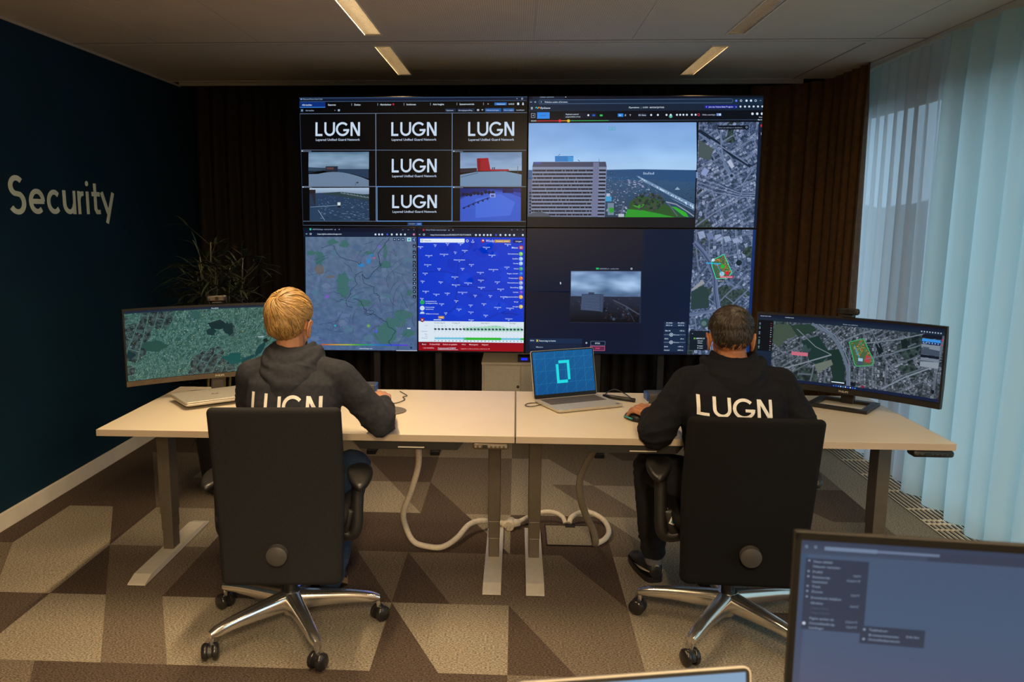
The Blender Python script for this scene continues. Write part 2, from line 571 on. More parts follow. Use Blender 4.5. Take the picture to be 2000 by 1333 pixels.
M_seam = mat('ceiling_seam_metal', (0.50, 0.44, 0.36), 0.5, noise_amt=0.05)
M_seamdark = mat('ceiling_shadow_gap', (0.30, 0.25, 0.20), 0.8, noise_amt=0.05)
M_louvre = mat('lamp_reflector_metal', (0.85, 0.80, 0.70), 0.22, 1.0, noise_amt=0.03)
M_lampwhite = mat('lamp_frame_enamel', (0.85, 0.76, 0.58), 0.4, noise_amt=0.03)
M_desk = mat('desk_laminate', (0.70, 0.61, 0.47), 0.38, noise_amt=0.03, noise_scale=3)
M_deskedge = mat('desk_edge_band', (0.46, 0.37, 0.28), 0.5, noise_amt=0.04, noise_scale=8)
M_leg = mat('desk_leg_powdercoat', (0.125, 0.105, 0.082), 0.45, 0.3, noise_amt=0.04)
M_foot = mat('desk_foot_powdercoat', (0.72, 0.66, 0.54), 0.45, 0.1, noise_amt=0.04)
M_black = mat('black_plastic', (0.009, 0.0085, 0.0085), 0.45, noise_amt=0.1)
M_blackgloss = mat('glossy_black_plastic', (0.02, 0.018, 0.017), 0.22, noise_amt=0.1)
M_brownplastic = mat('bronze_plastic', (0.09, 0.065, 0.04), 0.4, noise_amt=0.1)
M_fabricL = mat('charcoal_seat_fabric', (0.0205, 0.0200, 0.0215), 0.9, noise_amt=0.2, noise_scale=400, bump=0.3, bump_scale=700, spec=0.12)
M_fabricR = mat('black_seat_fabric', (0.0085, 0.0085, 0.0085), 0.9, noise_amt=0.2, noise_scale=400, bump=0.3, bump_scale=700, spec=0.10)
M_knob = mat('grey_knob_plastic', (0.058, 0.054, 0.050), 0.4, noise_amt=0.05)
M_chrome = mat('polished_aluminium', (0.86, 0.83, 0.78), 0.20, 0.95, noise_amt=0.03)
M_alu = mat('brushed_aluminium', (0.55, 0.51, 0.44), 0.38, 0.35, noise_amt=0.05, noise_scale=60)
M_aludark = mat('laptop_keys', (0.10, 0.085, 0.07), 0.5, noise_amt=0.1)
M_cable = mat('white_cable_sleeve', (0.70, 0.62, 0.50), 0.55, noise_amt=0.08, noise_scale=90)
M_cabinet = mat('cabinet_enamel', (0.72, 0.63, 0.48), 0.5, noise_amt=0.03)
M_blue = mat('blue_plastic', (0.015, 0.07, 0.30), 0.35, noise_amt=0.05)
M_white = mat('white_plastic', (0.75, 0.72, 0.66), 0.5, noise_amt=0.03)
M_teal = mat('teal_print', (0.02, 0.25, 0.28), 0.5, noise_amt=0.03)
M_grille = mat('grille_aluminium', (0.85, 0.76, 0.58), 0.4, 0.0, noise_amt=0.05)
M_curtain_shaded = mat('brown_velvet_shaded', (0.011, 0.007, 0.005), 0.85, noise_amt=0.2, noise_scale=30, bump=0.2, bump_scale=500)  # same fabric as the corner curtain, shade behind the video wall put into the colour
M_curtain_lit = mat('brown_velvet_lit', (0.115, 0.054, 0.016), 0.8, noise_amt=0.2, noise_scale=30, bump=0.2, bump_scale=500, sheen=0.1)  # lit copy of that fabric, the light in the corner put into the colour
M_leaf = mat('plant_leaf', (0.008, 0.015, 0.006), 0.5, noise_amt=0.35, noise_scale=9)
M_cane = mat('yellow_cane', (0.34, 0.26, 0.05), 0.5, noise_amt=0.25, noise_scale=14)
M_leafy = mat('plant_stem', (0.05, 0.045, 0.015), 0.5, noise_amt=0.25, noise_scale=14)
M_pot = mat('dark_plant_pot', (0.013, 0.013, 0.014), 0.5, noise_amt=0.1)
M_frame = mat('window_frame_paint', (0.25, 0.25, 0.25), 0.5, noise_amt=0.05)
M_mouse = mat('grey_mouse_mat', (0.14, 0.12, 0.10), 0.7, noise_amt=0.08, noise_scale=60)

def ceiling_mat():
    m = mat('perforated_ceiling_panel', (0.66, 0.56, 0.43), 0.7, noise_amt=0.04, noise_scale=3)
    nt = m.node_tree; N = nt.nodes.new; Lk = nt.links.new
    b = nt.nodes['Principled BSDF']
    tc = N('ShaderNodeTexCoord')
    v = N('ShaderNodeTexVoronoi'); v.inputs['Scale'].default_value = 95; v.inputs['Randomness'].default_value = 0.0; v.voronoi_dimensions = '2D'
    Lk(tc.outputs['Object'], v.inputs['Vector'])
    lt = N('ShaderNodeMath'); lt.operation = 'LESS_THAN'; lt.inputs[1].default_value = 0.22
    Lk(v.outputs['Distance'], lt.inputs[0])
    mx = N('ShaderNodeMix'); mx.data_type = 'RGBA'; mx.inputs[7].default_value = (0.30, 0.25, 0.20, 1)
    src = b.inputs['Base Color'].links[0].from_socket
    Lk(src, mx.inputs[6]); Lk(lt.outputs[0], mx.inputs['Factor']); Lk(mx.outputs[2], b.inputs['Base Color'])
    return m
M_ceil = ceiling_mat()
M_cable2 = mat('grey_cable_sleeve', (0.22, 0.19, 0.15), 0.6, noise_amt=0.1, noise_scale=90)

def sheer_mat(name, col, transp, trans=0.7):
    m = bpy.data.materials.new(name); m.use_nodes = True
    nt = m.node_tree; N = nt.nodes.new; Lk = nt.links.new
    nt.nodes.remove(nt.nodes['Principled BSDF'])
    out = nt.nodes['Material Output']
    d = N('ShaderNodeBsdfDiffuse'); d.inputs['Color'].default_value = tuple(col) + (1,)
    t = N('ShaderNodeBsdfTranslucent'); t.inputs['Color'].default_value = tuple(col) + (1,)
    tr = N('ShaderNodeBsdfTransparent'); tr.inputs['Color'].default_value = (0.96, 0.98, 1.0, 1)
    a = N('ShaderNodeMixShader'); a.inputs[0].default_value = trans
    Lk(d.outputs[0], a.inputs[1]); Lk(t.outputs[0], a.inputs[2])
    # the weave gets denser where folds turn edge-on
    lw = N('ShaderNodeLayerWeight'); lw.inputs['Blend'].default_value = 0.35
    mr = N('ShaderNodeMapRange'); mr.inputs['To Min'].default_value = transp; mr.inputs['To Max'].default_value = 0.02
    nz = N('ShaderNodeTexNoise'); nz.inputs['Scale'].default_value = 300
    Lk(lw.outputs['Facing'], mr.inputs['Value'])
    c = N('ShaderNodeMixShader')
    Lk(mr.outputs[0], c.inputs[0]); Lk(a.outputs[0], c.inputs[1]); Lk(tr.outputs[0], c.inputs[2])
    Lk(c.outputs[0], out.inputs['Surface'])
    return m
M_sheer1 = sheer_mat('thin_sheer_voile', (0.80, 0.77, 0.76), 0.15)
M_sheer2 = sheer_mat('dense_sheer_voile', (0.70, 0.78, 0.74), 0.03)

def glass_mat():
    m = bpy.data.materials.new('window_glass'); m.use_nodes = True
    nt = m.node_tree; N = nt.nodes.new; Lk = nt.links.new
    nt.nodes.remove(nt.nodes['Principled BSDF'])
    g = N('ShaderNodeBsdfGlossy'); g.inputs['Roughness'].default_value = 0.02
    t = N('ShaderNodeBsdfTransparent'); t.inputs['Color'].default_value = (0.88, 0.95, 0.96, 1)
    a = N('ShaderNodeMixShader'); a.inputs[0].default_value = 0.06
    Lk(t.outputs[0], a.inputs[1]); Lk(g.outputs[0], a.inputs[2]); Lk(a.outputs[0], nt.nodes['Material Output'].inputs['Surface'])
    return m
M_glass = glass_mat()

# ---------------------------------------------------------------- floor: carpet tiles cut by straight and slanted seams
def build_floor():
    b = MB()
    x0, h = -0.015, 0.2375
    XL, XR = -2.5377, 2.105
    ys = [5.135 - 0.507 * j for j in range(-3, 23)]
    # per row (index from y=5.135): list of (divider far k, near k), tones between
    L, M, D = 0, 1, 2
    rows = {
        -2: ([(-8, -7), (-6, -6), (-3, -2), (-2, -2), (0, 1), (2, 2), (4, 5)], [M, L, D, M, L, M, L, D]),
        -1: ([(-9, -8), (-6, -6), (-5, -4), (-2, -2), (0, 0), (2, 3), (4, 4)], [D, M, L, M, L, M, D, L]),
        0: ([(-10, -9), (-8, -8), (-6, -6), (-4, -3), (-2, -2), (-2, -1), (0, 0), (1, 2), (4, 4), (6, 7), (8, 8)], [D, M, L, M, D, M, M, L, M, L, M, L]),
        1: ([(-9, -8), (-6, -6), (-6, -5), (-3, -2), (-2, -2), (-2, -1), (0, 0), (1, 2), (2, 3), (4, 4), (6, 7), (8, 8)], [D, M, M, L, M, D, M, L, M, L, M, D, L]),
        2: ([(-11, -10), (-10, -10), (-9, -8), (-8, -8), (-6, -6), (-2, -2), (-1, 0), (0, 0), (2, 2), (2, 3), (4, 4), (6, 7), (8, 8)], [D, D, L, D, L, D, D, L, D, M, L, D, M, L]),
        3: ([(-10, -9), (-8, -8), (-8, -7), (-6, -6), (-3, -2), (-2, -2), (-2, -1), (0, 0), (1, 2), (2, 2), (4, 5), (7, 8)], [M, L, D, M, D, M, D, M, M, D, L, M, D]),
        4: ([(-8, -8), (-7, -6), (-6, -5), (-2, -2), (-2, -1), (0, 0), (0, 1), (2, 2), (4, 5), (6, 6)], [D, L, M, L, D, L, D, M, L, D, M]),
        5: ([(-8, -8), (-7, -6), (-4, -4), (-4, -3), (0, 0), (1, 2), (4, 5)], [M, M, D, D, D, M, D, L]),
    }
    rnd = random.Random(5)
    for j in range(len(ys) - 1):
        ri = j - 3
        yf, yn = ys[j], ys[j + 1]
        if ri in rows: div, tone = rows[ri]
        else:
            div, k = [], -10
            while k < 9:
                s = rnd.choice((0, 1)); div.append((k, k + s)); k += rnd.choice((2, 2, 3)) + 0 * s
            tone = [rnd.choice((L, M, M, D)) for _ in range(len(div) + 1)]
        xs = [(XL, XL)] + [(max(XL, min(XR, x0 + h * a)), max(XL, min(XR, x0 + h * c))) for a, c in div] + [(XR, XR)]
        for i in range(len(xs) - 1):
            (a, c), (d, e) = xs[i], xs[i + 1]
            if d - a < 1e-4 and e - c < 1e-4: continue
            pts = []
            for p in ((a, yf), (d, yf), (e, yn), (c, yn)):
                if not pts or (Vector(p) - Vector(pts[-1])).length > 1e-4: pts.append(p)
            if (Vector(pts[0]) - Vector(pts[-1])).length < 1e-4: pts.pop()
            if len(pts) < 3: continue
            b.mi = tone[i]
            b.prism([(x, y) for x, y in pts], -0.012, 0.0, 'z')
    return struct(b.build('floor', M_carpet))
build_floor()
b = MB(); b.b2((-2.65, -6.2, -0.25), (2.7, 6.8, -0.13)); b.b2((-2.65, -6.2, -0.13), (2.095, 6.8, -0.013))
o = struct(b.build('floor_slab', M_dark)); o.name = 'floor_slab'

# ceiling with recesses for the lights, slot for the curtain track
def build_ceiling():
    b = MB()
    z0, z1 = CEIL, CEIL + 0.02
    y0, y1 = -6.0, 6.08
    xs = [-2.5377, -0.832, -0.732, 1.094, 1.194, 2.55]
    for i in (0, 2, 4): b.b2((xs[i], y0, z0), (xs[i + 1], y1, z1))
    for i, ls in ((1, LAMPS[:4]), (3, LAMPS[4:])):
        ls = sorted(ls, key=lambda l: l[1])
        cur = y0
        for l in ls:
            b.b2((xs[i], cur, z0), (xs[i + 1], l[1], z1)); cur = l[2]
        b.b2((xs[i], cur, z0), (xs[i + 1], y1, z1))
    struct(b.build('ceiling', M_ceil))
    b = MB(); b.b2((-2.7, -6.2, CEIL + 0.16), (2.7, 7.0, CEIL + 0.26)); b.b2((2.55, -6.0, CEIL), (2.7, 7.0, CEIL + 0.16)); b.b2((-2.7, -6.0, CEIL), (-2.5377, 6.8, CEIL + 0.16)); b.b2((-2.7, -6.2, CEIL), (2.7, -6.0, CEIL + 0.16))
    b.b2((-2.7, 6.95, CEIL), (2.7, 7.1, CEIL + 0.16)); b.b2((-2.7, 6.62, CEIL + 0.0), (2.7, 7.0, CEIL + 0.02)); b.b2((-2.5377, 6.08, CEIL + 0.02), (2.55, 6.10, CEIL + 0.16))
    struct(b.build('ceiling_slab', M_dark))
    n = 0
    def trim(p0, p1, m):
        nonlocal n
        n += 1
        q = MB(); q.b2(p0, p1); struct(q.build('trim_%d' % n, m))
    for x in (-2.035, -1.455, 0.08, 0.62, 1.92):
        trim((x - 0.002, 1.0, CEIL - 0.0015), (x + 0.002, 4.72, CEIL + 0.001), M_seam)
    trim((1.918, 4.86, CEIL - 0.003), (1.924, 6.08, CEIL + 0.001), M_seamdark)
    trim((-2.5377, 4.74, CEIL - 0.002), (2.2, 4.75, CEIL + 0.001), M_seamdark)
    trim((-2.5377, 4.80, CEIL - 0.003), (1.93, 4.806, CEIL + 0.001), M_seam)
    trim((-2.5377, 2.45, CEIL - 0.002), (2.2, 2.495, CEIL + 0.001), M_seamdark)
    trim((-2.5377, 6.06, CEIL - 0.006), (1.93, 6.08, CEIL + 0.0), M_seam)
    trim((-2.5377, 6.24, CEIL - 0.006), (2.05, 6.262, CEIL + 0.03), M_seam)
    trim((-2.5377, -5.9, CEIL - 0.014), (-2.527, 6.25, CEIL - 0.001), M_seam)
build_ceiling()

b = MB(); b.b2((-2.68, -6.0, 0.0), (-2.5377, 6.8, CEIL + 0.0)); struct(b.build('wall_left', M_wallnavy))
b = MB(); b.b2((-2.5377, 6.60, 0), (2.25, 6.8, CEIL)); b.b2((2.25, 6.95, 0), (2.7, 7.1, CEIL)); b.b2((2.2, 6.8, 0), (2.25, 7.1, CEIL)); struct(b.build('wall_back', M_dark))
b = MB(); b.b2((-2.68, -6.14, 0), (2.7, -6.0, CEIL)); struct(b.build('wall_front', M_wallgrey))
b = MB(); b.b2((-2.5377, -6.0, 0.0), (-2.522, 6.4, 0.088), 0.003); struct(b.build('baseboard_left', M_base))
# faint joints of the wall panels
b = MB(); b.b2((-2.5377, -2.4, 1.104), (-2.5365, 6.3, 1.108)); b.b2((-2.5377, -2.4, 0.27), (-2.5365, 6.3, 0.273)); struct(b.build('trim_20', M_wallnavy))

# window wall with two openings
b = MB()
X0, X1 = 2.56, 2.615
b.b2((X0, 6.75, 0), (X1, 7.0, CEIL)); b.b2((X0, 4.75, 0), (X1, 5.12, CEIL)); b.b2((X0, -6.0, 0), (X1, 0.6, CEIL))
b.b2((X0, 5.12, 2.335), (X1, 6.75, CEIL)); b.b2((X0, 0.6, 2.335), (X1, 4.75, CEIL))
b.b2((X0, 5.12, 0), (X1, 6.75, 0.12)); b.b2((X0, 0.6, 0), (X1, 4.75, 0.12))
b.b2((X0, -6.0, -0.25), (X1, 7.0, 0)); b.b2((2.615, -6.0, -0.25), (2.70, 7.0, 0.0)); b.b2((2.615, -6.0, CEIL), (2.70, 7.0, CEIL + 0.01))
struct(b.build('wall_right', M_wallwin))
for k, (ya, yb, mull) in enumerate(((5.12, 6.75, []), (0.6, 4.75, [1.98, 3.36]))):
    w = struct(MB().b2((2.60, ya, 0.12), (2.66, ya + 0.05, 2.335)).b2((2.60, yb - 0.05, 0.12), (2.66, yb, 2.335)).b2((2.60, ya, 2.285), (2.66, yb, 2.335)).b2((2.60, ya, 0.12), (2.66, yb, 0.17)).build('window_%d' % (k + 1), M_frame))
    for m_ in mull:
        MB().b2((2.60, m_ - 0.03, 0.17), (2.66, m_ + 0.03, 2.285)).build('mullion', M_frame, w)
    MB().b2((2.625, ya + 0.05, 0.17), (2.631, yb - 0.05, 2.285)).build('pane', M_glass, w)

# outside: ground far below and a tree line
M_ground = mat('outdoor_ground', (0.10, 0.12, 0.10), 0.9, noise_amt=0.3, noise_scale=0.3)
M_trees = mat('distant_trees', (0.10, 0.13, 0.13), 0.9, noise_amt=0.4, noise_scale=0.5)
b = MB(); b.b2((2.9, -120, -9.3), (260, 200, -9.0)); struct(b.build('ground', M_ground))
rnd = random.Random(3)
b = MB()
ol = [(-60, -9.0)] + [(-60 + 3 * i, 2.3 + 0.5 * rnd.random() + 0.4 * math.sin(i * 0.5)) for i in range(84)] + [(189, -9.0)]
b.prism([(p[0], p[1]) for p in ol], 32.0, 38.0, 'x')
tag(b.build('tree_line', M_trees), 'dark distant tree line seen through the sheer curtain', 'trees', kind='stuff')

# ---------------------------------------------------------------- curtains
def curtain(path, z0, z1, period, amp, seed, name, m, label, ztop_pleat=0.12, nz=26, drift=0.0, ds=0.0125):
    P = [Vector((p[0], p[1], 0)) for p in spline([(x, y, 0) for x, y in path], 10)]
    # resample
    seg = [0]
    for a, c in zip(P, P[1:]): seg.append(seg[-1] + (c - a).length)
    Ltot = seg[-1]
    n = int(Ltot / ds)
    rnd = random.Random(seed)
    # irregular fold phases
    ph, s = [0.0], 0.0
    bm = MB()
    cols = []
    i0 = 0
    phase = rnd.random() * 6
    ampv = 1.0
    for k in range(n + 1):
        s = Ltot * k / n
        while i0 < len(seg) - 2 and seg[i0 + 1] < s: i0 += 1
        t = (s - seg[i0]) / max(1e-9, seg[i0 + 1] - seg[i0])
        p = P[i0].lerp(P[i0 + 1], t)
        d = (P[i0 + 1] - P[i0]).normalized()
        nrm = Vector((-d.y, d.x, 0))
        phase += 2 * PI * (Ltot / n) / period * (1.0 + 0.55 * noise.noise(Vector((s * 1.7, seed, 0))))
        av = 1.0 + 0.5 * noise.noise(Vector((s * 3.1, seed + 9, 0)))
        col = []
        for j in range(nz + 1):
            f = j / nz
            z = z0 + (z1 - z0) * f
            top = max(0.0, (f - (1 - ztop_pleat)) / ztop_pleat) if ztop_pleat else 0
            bot = 1 - f
            w = math.sin(phase + drift * 2.0 * bot * noise.noise(Vector((s * 1.1, seed + 3, f))) + 0.5 * noise.noise(Vector((s * 2, f * 1.5, seed))))
            w = math.copysign(abs(w) ** 0.8, w)
            a = amp * av * (0.55 + 0.45 * bot) * (1 - 0.45 * top)
            lat = 0.35 * a * math.sin(phase * 1.0 + 1.2) * bot
            q = p + nrm * (a * w) + d * lat
            col.append(bm.bm.verts.new((q.x, q.y, z)))
        cols.append(col)
    for a, c in zip(cols, cols[1:]):
        for j in range(nz):
            f = bm.bm.faces.new((a[j], c[j], c[j + 1], a[j + 1])); f.smooth = True
    o = bm.build(name, m)
    return tag(o, label, 'curtain')
curtain([(-2.5, 6.40), (-1.0, 6.42), (0.5, 6.42), (1.7, 6.40)], 0.015, CEIL + 0.06, 0.115, 0.042, 4, 'blackout_curtain', M_curtain_shaded, 'blackout curtain behind the video wall, coloured nearly black for its shade')
curtain([(1.72, 6.40), (1.98, 6.32), (2.16, 6.10), (2.19, 5.80), (2.205, 5.44)], 0.015, CEIL - 0.001, 0.125, 0.050, 8, 'blackout_curtain', M_curtain_lit, 'brown blackout curtain gathered in the corner beside the sheer curtain')
curtain([(2.315, 5.85), (2.295, 5.45), (2.280, 5.1), (2.262, 4.56)], 0.02, CEIL - 0.012, 0.15, 0.036, 21, 'sheer_curtain', M_sheer1, 'thin white sheer curtain with grey sky showing through', drift=1.0)
curtain([(2.272, 4.60), (2.28, 4.2), (2.29, 3.4), (2.30, 2.4), (2.30, 1.6)], 0.02, CEIL - 0.004, 0.22, 0.078, 33, 'sheer_curtain', M_sheer2, 'dense pale aqua sheer curtain nearest the camera, before the window', drift=1.6)
b = MB(); b.b2((2.20, 1.2, CEIL - 0.006), (2.225, 5.5, CEIL - 0.0005)); struct(b.build('trim_21', M_seam))

# floor convector grille along the window
g = root('convector_grille', 'long aluminium floor grille running along the window curtains', 'floor grille', (2.3, 3.5, 0))
b = MB(); b.b2((2.106, 1.2, -0.12), (2.555, 6.3, -0.115)); b.b2((2.106, 1.2, -0.115), (2.11, 6.3, 0.0)); b.b2((2.548, 1.2, -0.115), (2.555, 6.3, 0)); b.build('trough', M_dark, g, world=True)
b = MB()
for i in range(17):
    x = 2.118 + i * 0.026
    b.b2((x - 0.0027, 1.2, -0.007), (x + 0.0027, 6.3, 0.001))
y = 1.35
while y < 6.3:
    b.b2((2.11, y, -0.007), (2.545, y + 0.004, 0.0)); y += 0.30
for y in (2.95, 4.13): b.b2((2.11, y, -0.007), (2.545, y + 0.005, 0.001)); b.b2((2.11, y + 0.05, -0.007), (2.545, y + 0.055, 0.001))
b.build('slat_bars', M_grille, g, world=True)
b = MB(); b.b2((2.10, 1.2, 0.0), (2.56, -6.0, -0.012)); b.build('floor_edge', M_carpet[1]); struct(bpy.data.objects['floor_edge'])

# wall word: Security
def wall_word():
    t = 0.026
    zb, cap, xh = 1.553, 0.193, 0.132
    W = []
    glyphs = []
    def put(y0, y1, strokes_, w0):
        g = []
        for pts in strokes_:
            for q in stroke(pts, t):
                g.append([(y0 + a / w0 * (y1 - y0), zb + c) for a, c in q])
        glyphs.append(g)
    h = t / 2
    # S
    S = arc(0.052, cap - 0.052, 0.046, 0.040, 40, 90, 5) + arc(0.052, cap - 0.052, 0.040, 0.040, 100, 250, 10) + arc(0.056, 0.056, 0.045, 0.046, 70, -90, 12) + arc(0.056, 0.056, 0.052, 0.046, -100, -150, 5)
    put(4.043, 4.171, [S], 0.108)
    r = xh / 2
    e = arc(r, r, r - h, r - h, 0, 310, 22)
    put(4.21, 4.351, [e, [(h, r), (2 * r - h * 0.6, r)]], 2 * r)
    put(4.376, 4.502, [arc(r, r, r - h, r - h, 45, 315, 20)], 2 * r * 0.92)
    put(4.533, 4.663, [[(h, xh), (h, 0.06)] + arc(0.058, 0.058, 0.058 - h, 0.058 - h, 180, 360, 12)[1:] + [(0.116 - h, xh)], [(0.116 - h, 0), (0.116 - h, xh)]], 0.116)
    put(4.691, 4.763, [[(h, 0), (h, xh)], [(h, xh - 0.05)] + arc(0.055, xh - 0.055, 0.055 - h, 0.055 - h, 170, 80, 6)], 0.072)
    put(4.786, 4.813, [[(h, 0), (h, xh)]], t)
    put(4.852, 4.943, [[(0.036, xh + 0.05), (0.036, 0.03), (0.05, h), (0.085, h)], [(0.0, xh - h), (0.085, xh - h)]], 0.085)
    put(4.959, 5.121, [[(0.008, xh), (0.068, 0.004)], [(0.126, xh), (0.052, -0.055)]], 0.135)
    glyphs[5].append([(4.7995 + 0.016 * math.cos(2 * PI * k / 14), zb + 0.178 + 0.015 * math.sin(2 * PI * k / 14)) for k in range(14)])
    r = root('wall_lettering', 'pale lettering Security mounted on the navy wall', 'lettering', (-2.5377, 4.58, 1.65))
    for g in glyphs:
        b = MB()
        for k, q in enumerate(g): b.prism(q, -2.5377, -2.5345 + 0.00004 * k + (0.0009 if k % 2 else 0) * 0, 'x')
        b.build('letter', M_letter, r, world=True)
wall_word()

# ---------------------------------------------------------------- ceiling lights
M_tube = emit('fluorescent_tube', LAMP_COL, 0.4)
def ceiling_light(i, x, y0, y1, watts, label):
    r = root('ceiling_light', label, 'ceiling light', (x, (y0 + y1) / 2, CEIL), group='louvred ceiling lights')
    h = (y1 - y0) / 2
    b = MB()
    for s in (-1, 1): b.b2((s * 0.050, -h, 0.0), (s * 0.0485, h, 0.09))
    b.b2((-0.05, -h, 0.09), (0.05, h, 0.092)); b.b2((-0.05, -h, 0), (0.05, -h + 0.0015, 0.09)); b.b2((-0.05, h - 0.0015, 0), (0.05, h, 0.09))
    b.build('housing', M_lampwhite, r)
    b = MB()
    for s in (-1, 1): b.b2((s * 0.050, -h, -0.004), (s * 0.0445, h, 0.002))
    for s in (-1, 1): b.b2((-0.0445, s * (h - 0.004), -0.004), (0.0445, s * h, 0.002))
    b.build('frame', M_lampwhite, r)
    b = MB()
    n = 30
    for k in range(n):
        y = -h + (k + 0.5) * 2 * h / n
        b.loft([[(-0.044, y - 0.0006, 0.0), (0.044, y - 0.0006, 0.0), (0.044, y + 0.0006, 0.0), (-0.044, y + 0.0006, 0.0)],
                [(-0.036, y - 0.004, 0.034), (0.036, y - 0.004, 0.034), (0.036, y + 0.004, 0.034), (-0.036, y + 0.004, 0.034)]], True, False)
    # curved side reflectors
    for s in (-1, 1):
        pr = [(s * 0.044, 0.001), (s * 0.041, 0.02), (s * 0.034, 0.04), (s * 0.026, 0.055)]
        for (a, c), (d, e) in zip(pr, pr[1:]):
            b.poly([(a, -h + 0.002, c), (a, h - 0.002, c), (d, h - 0.002, e), (d, -h + 0.002, e)])
    b.build('louvre', M_louvre, r)
    b = MB(); b.cyl((0, -h + 0.03, 0.060), (0, h - 0.03, 0.060), 0.008, n=12); b.build('tube', M_tube if watts else M_white, r)
    if not watts: return r
    ld = bpy.data.lights.new('tube_light', 'AREA')
    ld.shape = 'RECTANGLE'; ld.size = 0.07; ld.size_y = 2 * h - 0.06
    ld.energy = watts; ld.color = LAMP_COL; ld.spread = R(172)
    lo = bpy.data.objects.new('tube_light', ld); COL.objects.link(lo)
    lo.parent = r; lo.location = (0, 0, 0.037)
    return r
ceiling_light(0, *LAMPS[0], 'narrow louvred ceiling light, left row, nearest the video wall')
ceiling_light(1, *LAMPS[1], 'narrow louvred ceiling light, left row, cut by the top of the picture')
ceiling_light(4, *LAMPS[4], 'narrow louvred ceiling light, right row, nearest the video wall')
ceiling_light(5, *LAMPS[5], 'dim bluish louvred ceiling light, right row, cut by the top of the picture')
def open_light(x, y, watts, label):
    r = root('ceiling_light', label, 'ceiling light', (x, y, CEIL), group='louvred ceiling lights')
    b = MB(); b.b2((-0.075, -0.62, -0.035), (0.075, 0.62, 0.0), 0.004); b.build('housing', M_lampwhite, r)
    ld = bpy.data.lights.new('tube_light', 'AREA'); ld.shape = 'RECTANGLE'; ld.size = 0.12; ld.size_y = 1.2; ld.energy = watts; ld.color = LAMP_COL
    lo = bpy.data.objects.new('tube_light', ld); COL.objects.link(lo); lo.parent = r; lo.location = (0, 0, -0.037)
for (x, y, w), t in zip(BACK_LIGHTS, ('just behind the camera', 'middle one behind the camera', 'farthest behind the camera')):
    open_light(x, y, w, 'slim surface ceiling light in the centre row, ' + t)
for i in (2, 3, 6, 7):
    ceiling_light(i, *LAMPS[i], 'louvred ceiling light behind the camera, %s row, %s' % ('left' if i < 4 else 'right', 'nearer' if i in (2, 6) else 'farther'))

# ---------------------------------------------------------------- desks
def desk(name, x0, label, keypad_dark, kx0, kx1, legs, tray):
    Yf, T = 2.975, 0.74
    r = root(name, label, 'desk', (x0 + 0.8, Yf + 0.4, 0))
    b = MB(); b.box((0, 0, T - 0.0115), (1.598, 0.8, 0.021), 0.0015); b.build('desktop', M_desk, r)
    b = MB()
    b.b2((-0.7995, -0.4008, T - 0.0265), (0.7995, -0.3995, T - 0.0015)); b.b2((-0.7995, 0.3995, T - 0.0265), (0.7995, 0.4008, T - 0.0015))
    b.b2((-0.8005, -0.4, T - 0.0265), (-0.799, 0.4, T - 0.0015)); b.b2((0.799, -0.4, T - 0.0265), (0.8005, 0.4, T - 0.0015))
    b.b2((-0.799, -0.3995, T - 0.0265), (0.799, 0.3995, T - 0.0225))
    b.build('edge_band', M_deskedge, r)
    cx = x0 + 0.8
    for lx in legs:
        b = MB(); X = lx - cx
        y = 0.175
        b.b2((X - 0.0275, y - 0.045, 0.20), (X + 0.0275, y + 0.045, T - 0.05), 0.003)
        b.b2((X - 0.0255, y - 0.041, 0.12), (X + 0.0255, y + 0.041, 0.20), 0.003)
        b.b2((X - 0.0235, y - 0.037, 0.028), (X + 0.0235, y + 0.037, 0.12), 0.003)
        b.b2((X - 0.03, y - 0.30, T - 0.05), (X + 0.03, y + 0.12, T - 0.027), 0.003)
        b.build('leg', M_leg, r)
        b = MB()
        o_ = [(-0.365, 0.006), (-0.365, 0.012), (-0.30, 0.030), (0.30, 0.030), (0.365, 0.012), (0.365, 0.006)]
        b.prism([(y + p, q) for p, q in o_], X - 0.038, X + 0.038, 'x')
        b.build('foot', M_foot, r)
    b = MB(); b.b2((-0.70, 0.12, T - 0.07), (0.70, 0.16, T - 0.03)); b.b2((-0.70, 0.20, T - 0.07), (0.70, 0.24, T - 0.03)); b.build('crossbar', M_leg, r)
    # shallow cable tray
    b = MB()
    a, c = tray
    b.prism([(a - cx - 0.012, T - 0.027), (a - cx + 0.015, T - 0.062), (c - cx - 0.015, T - 0.062), (c - cx + 0.012, T - 0.027)], -0.385, -0.15, 'y')
    b.build('cable_tray', M_black, r)
    b = MB(); b.b2((tray[0] - cx + 0.16, -0.387, T - 0.055), (tray[0] - cx + 0.26, -0.3852, T - 0.051)); b.build('tray_latch', M_foot, r)
    kp = MB(); kp.box(((kx0 + kx1) / 2 - cx, -0.375, T - 0.041), (kx1 - kx0, 0.06, 0.026), 0.010, seg=3)
    kpo = kp.build('height_keypad', M_black if keypad_dark else M_brownplastic, r, smooth=40)
    for k in range(8):
        q = MB()
        kx = kx0 + (kx1 - kx0) * (0.09 + 0.117 * k) - cx
        if k == 2: q.box((kx + 0.003, -0.4055, T - 0.041), (0.018, 0.002, 0.013)); q.build('keypad_display', M_black, kpo)
        else:
            q.cyl((kx + (0.003 if k > 2 else 0), -0.4045, T - 0.041), (kx + (0.003 if k > 2 else 0), -0.4062, T - 0.041), 0.0042 if not keypad_dark else 0.0025, n=10)
            q.build('keypad_button', M_cable2 if not keypad_dark else M_knob, kpo)
    return r
desk('standing_desk', -1.600, 'left white-topped sit-stand desk in front of the dark video wall', False, -0.157, -0.022, (-1.585, -0.087), (-0.60, -0.20))
desk('standing_desk', 0.006, 'right white-topped sit-stand desk beside the window curtains', True, 1.455, 1.602, (0.093, 1.598), (0.27, 0.62))

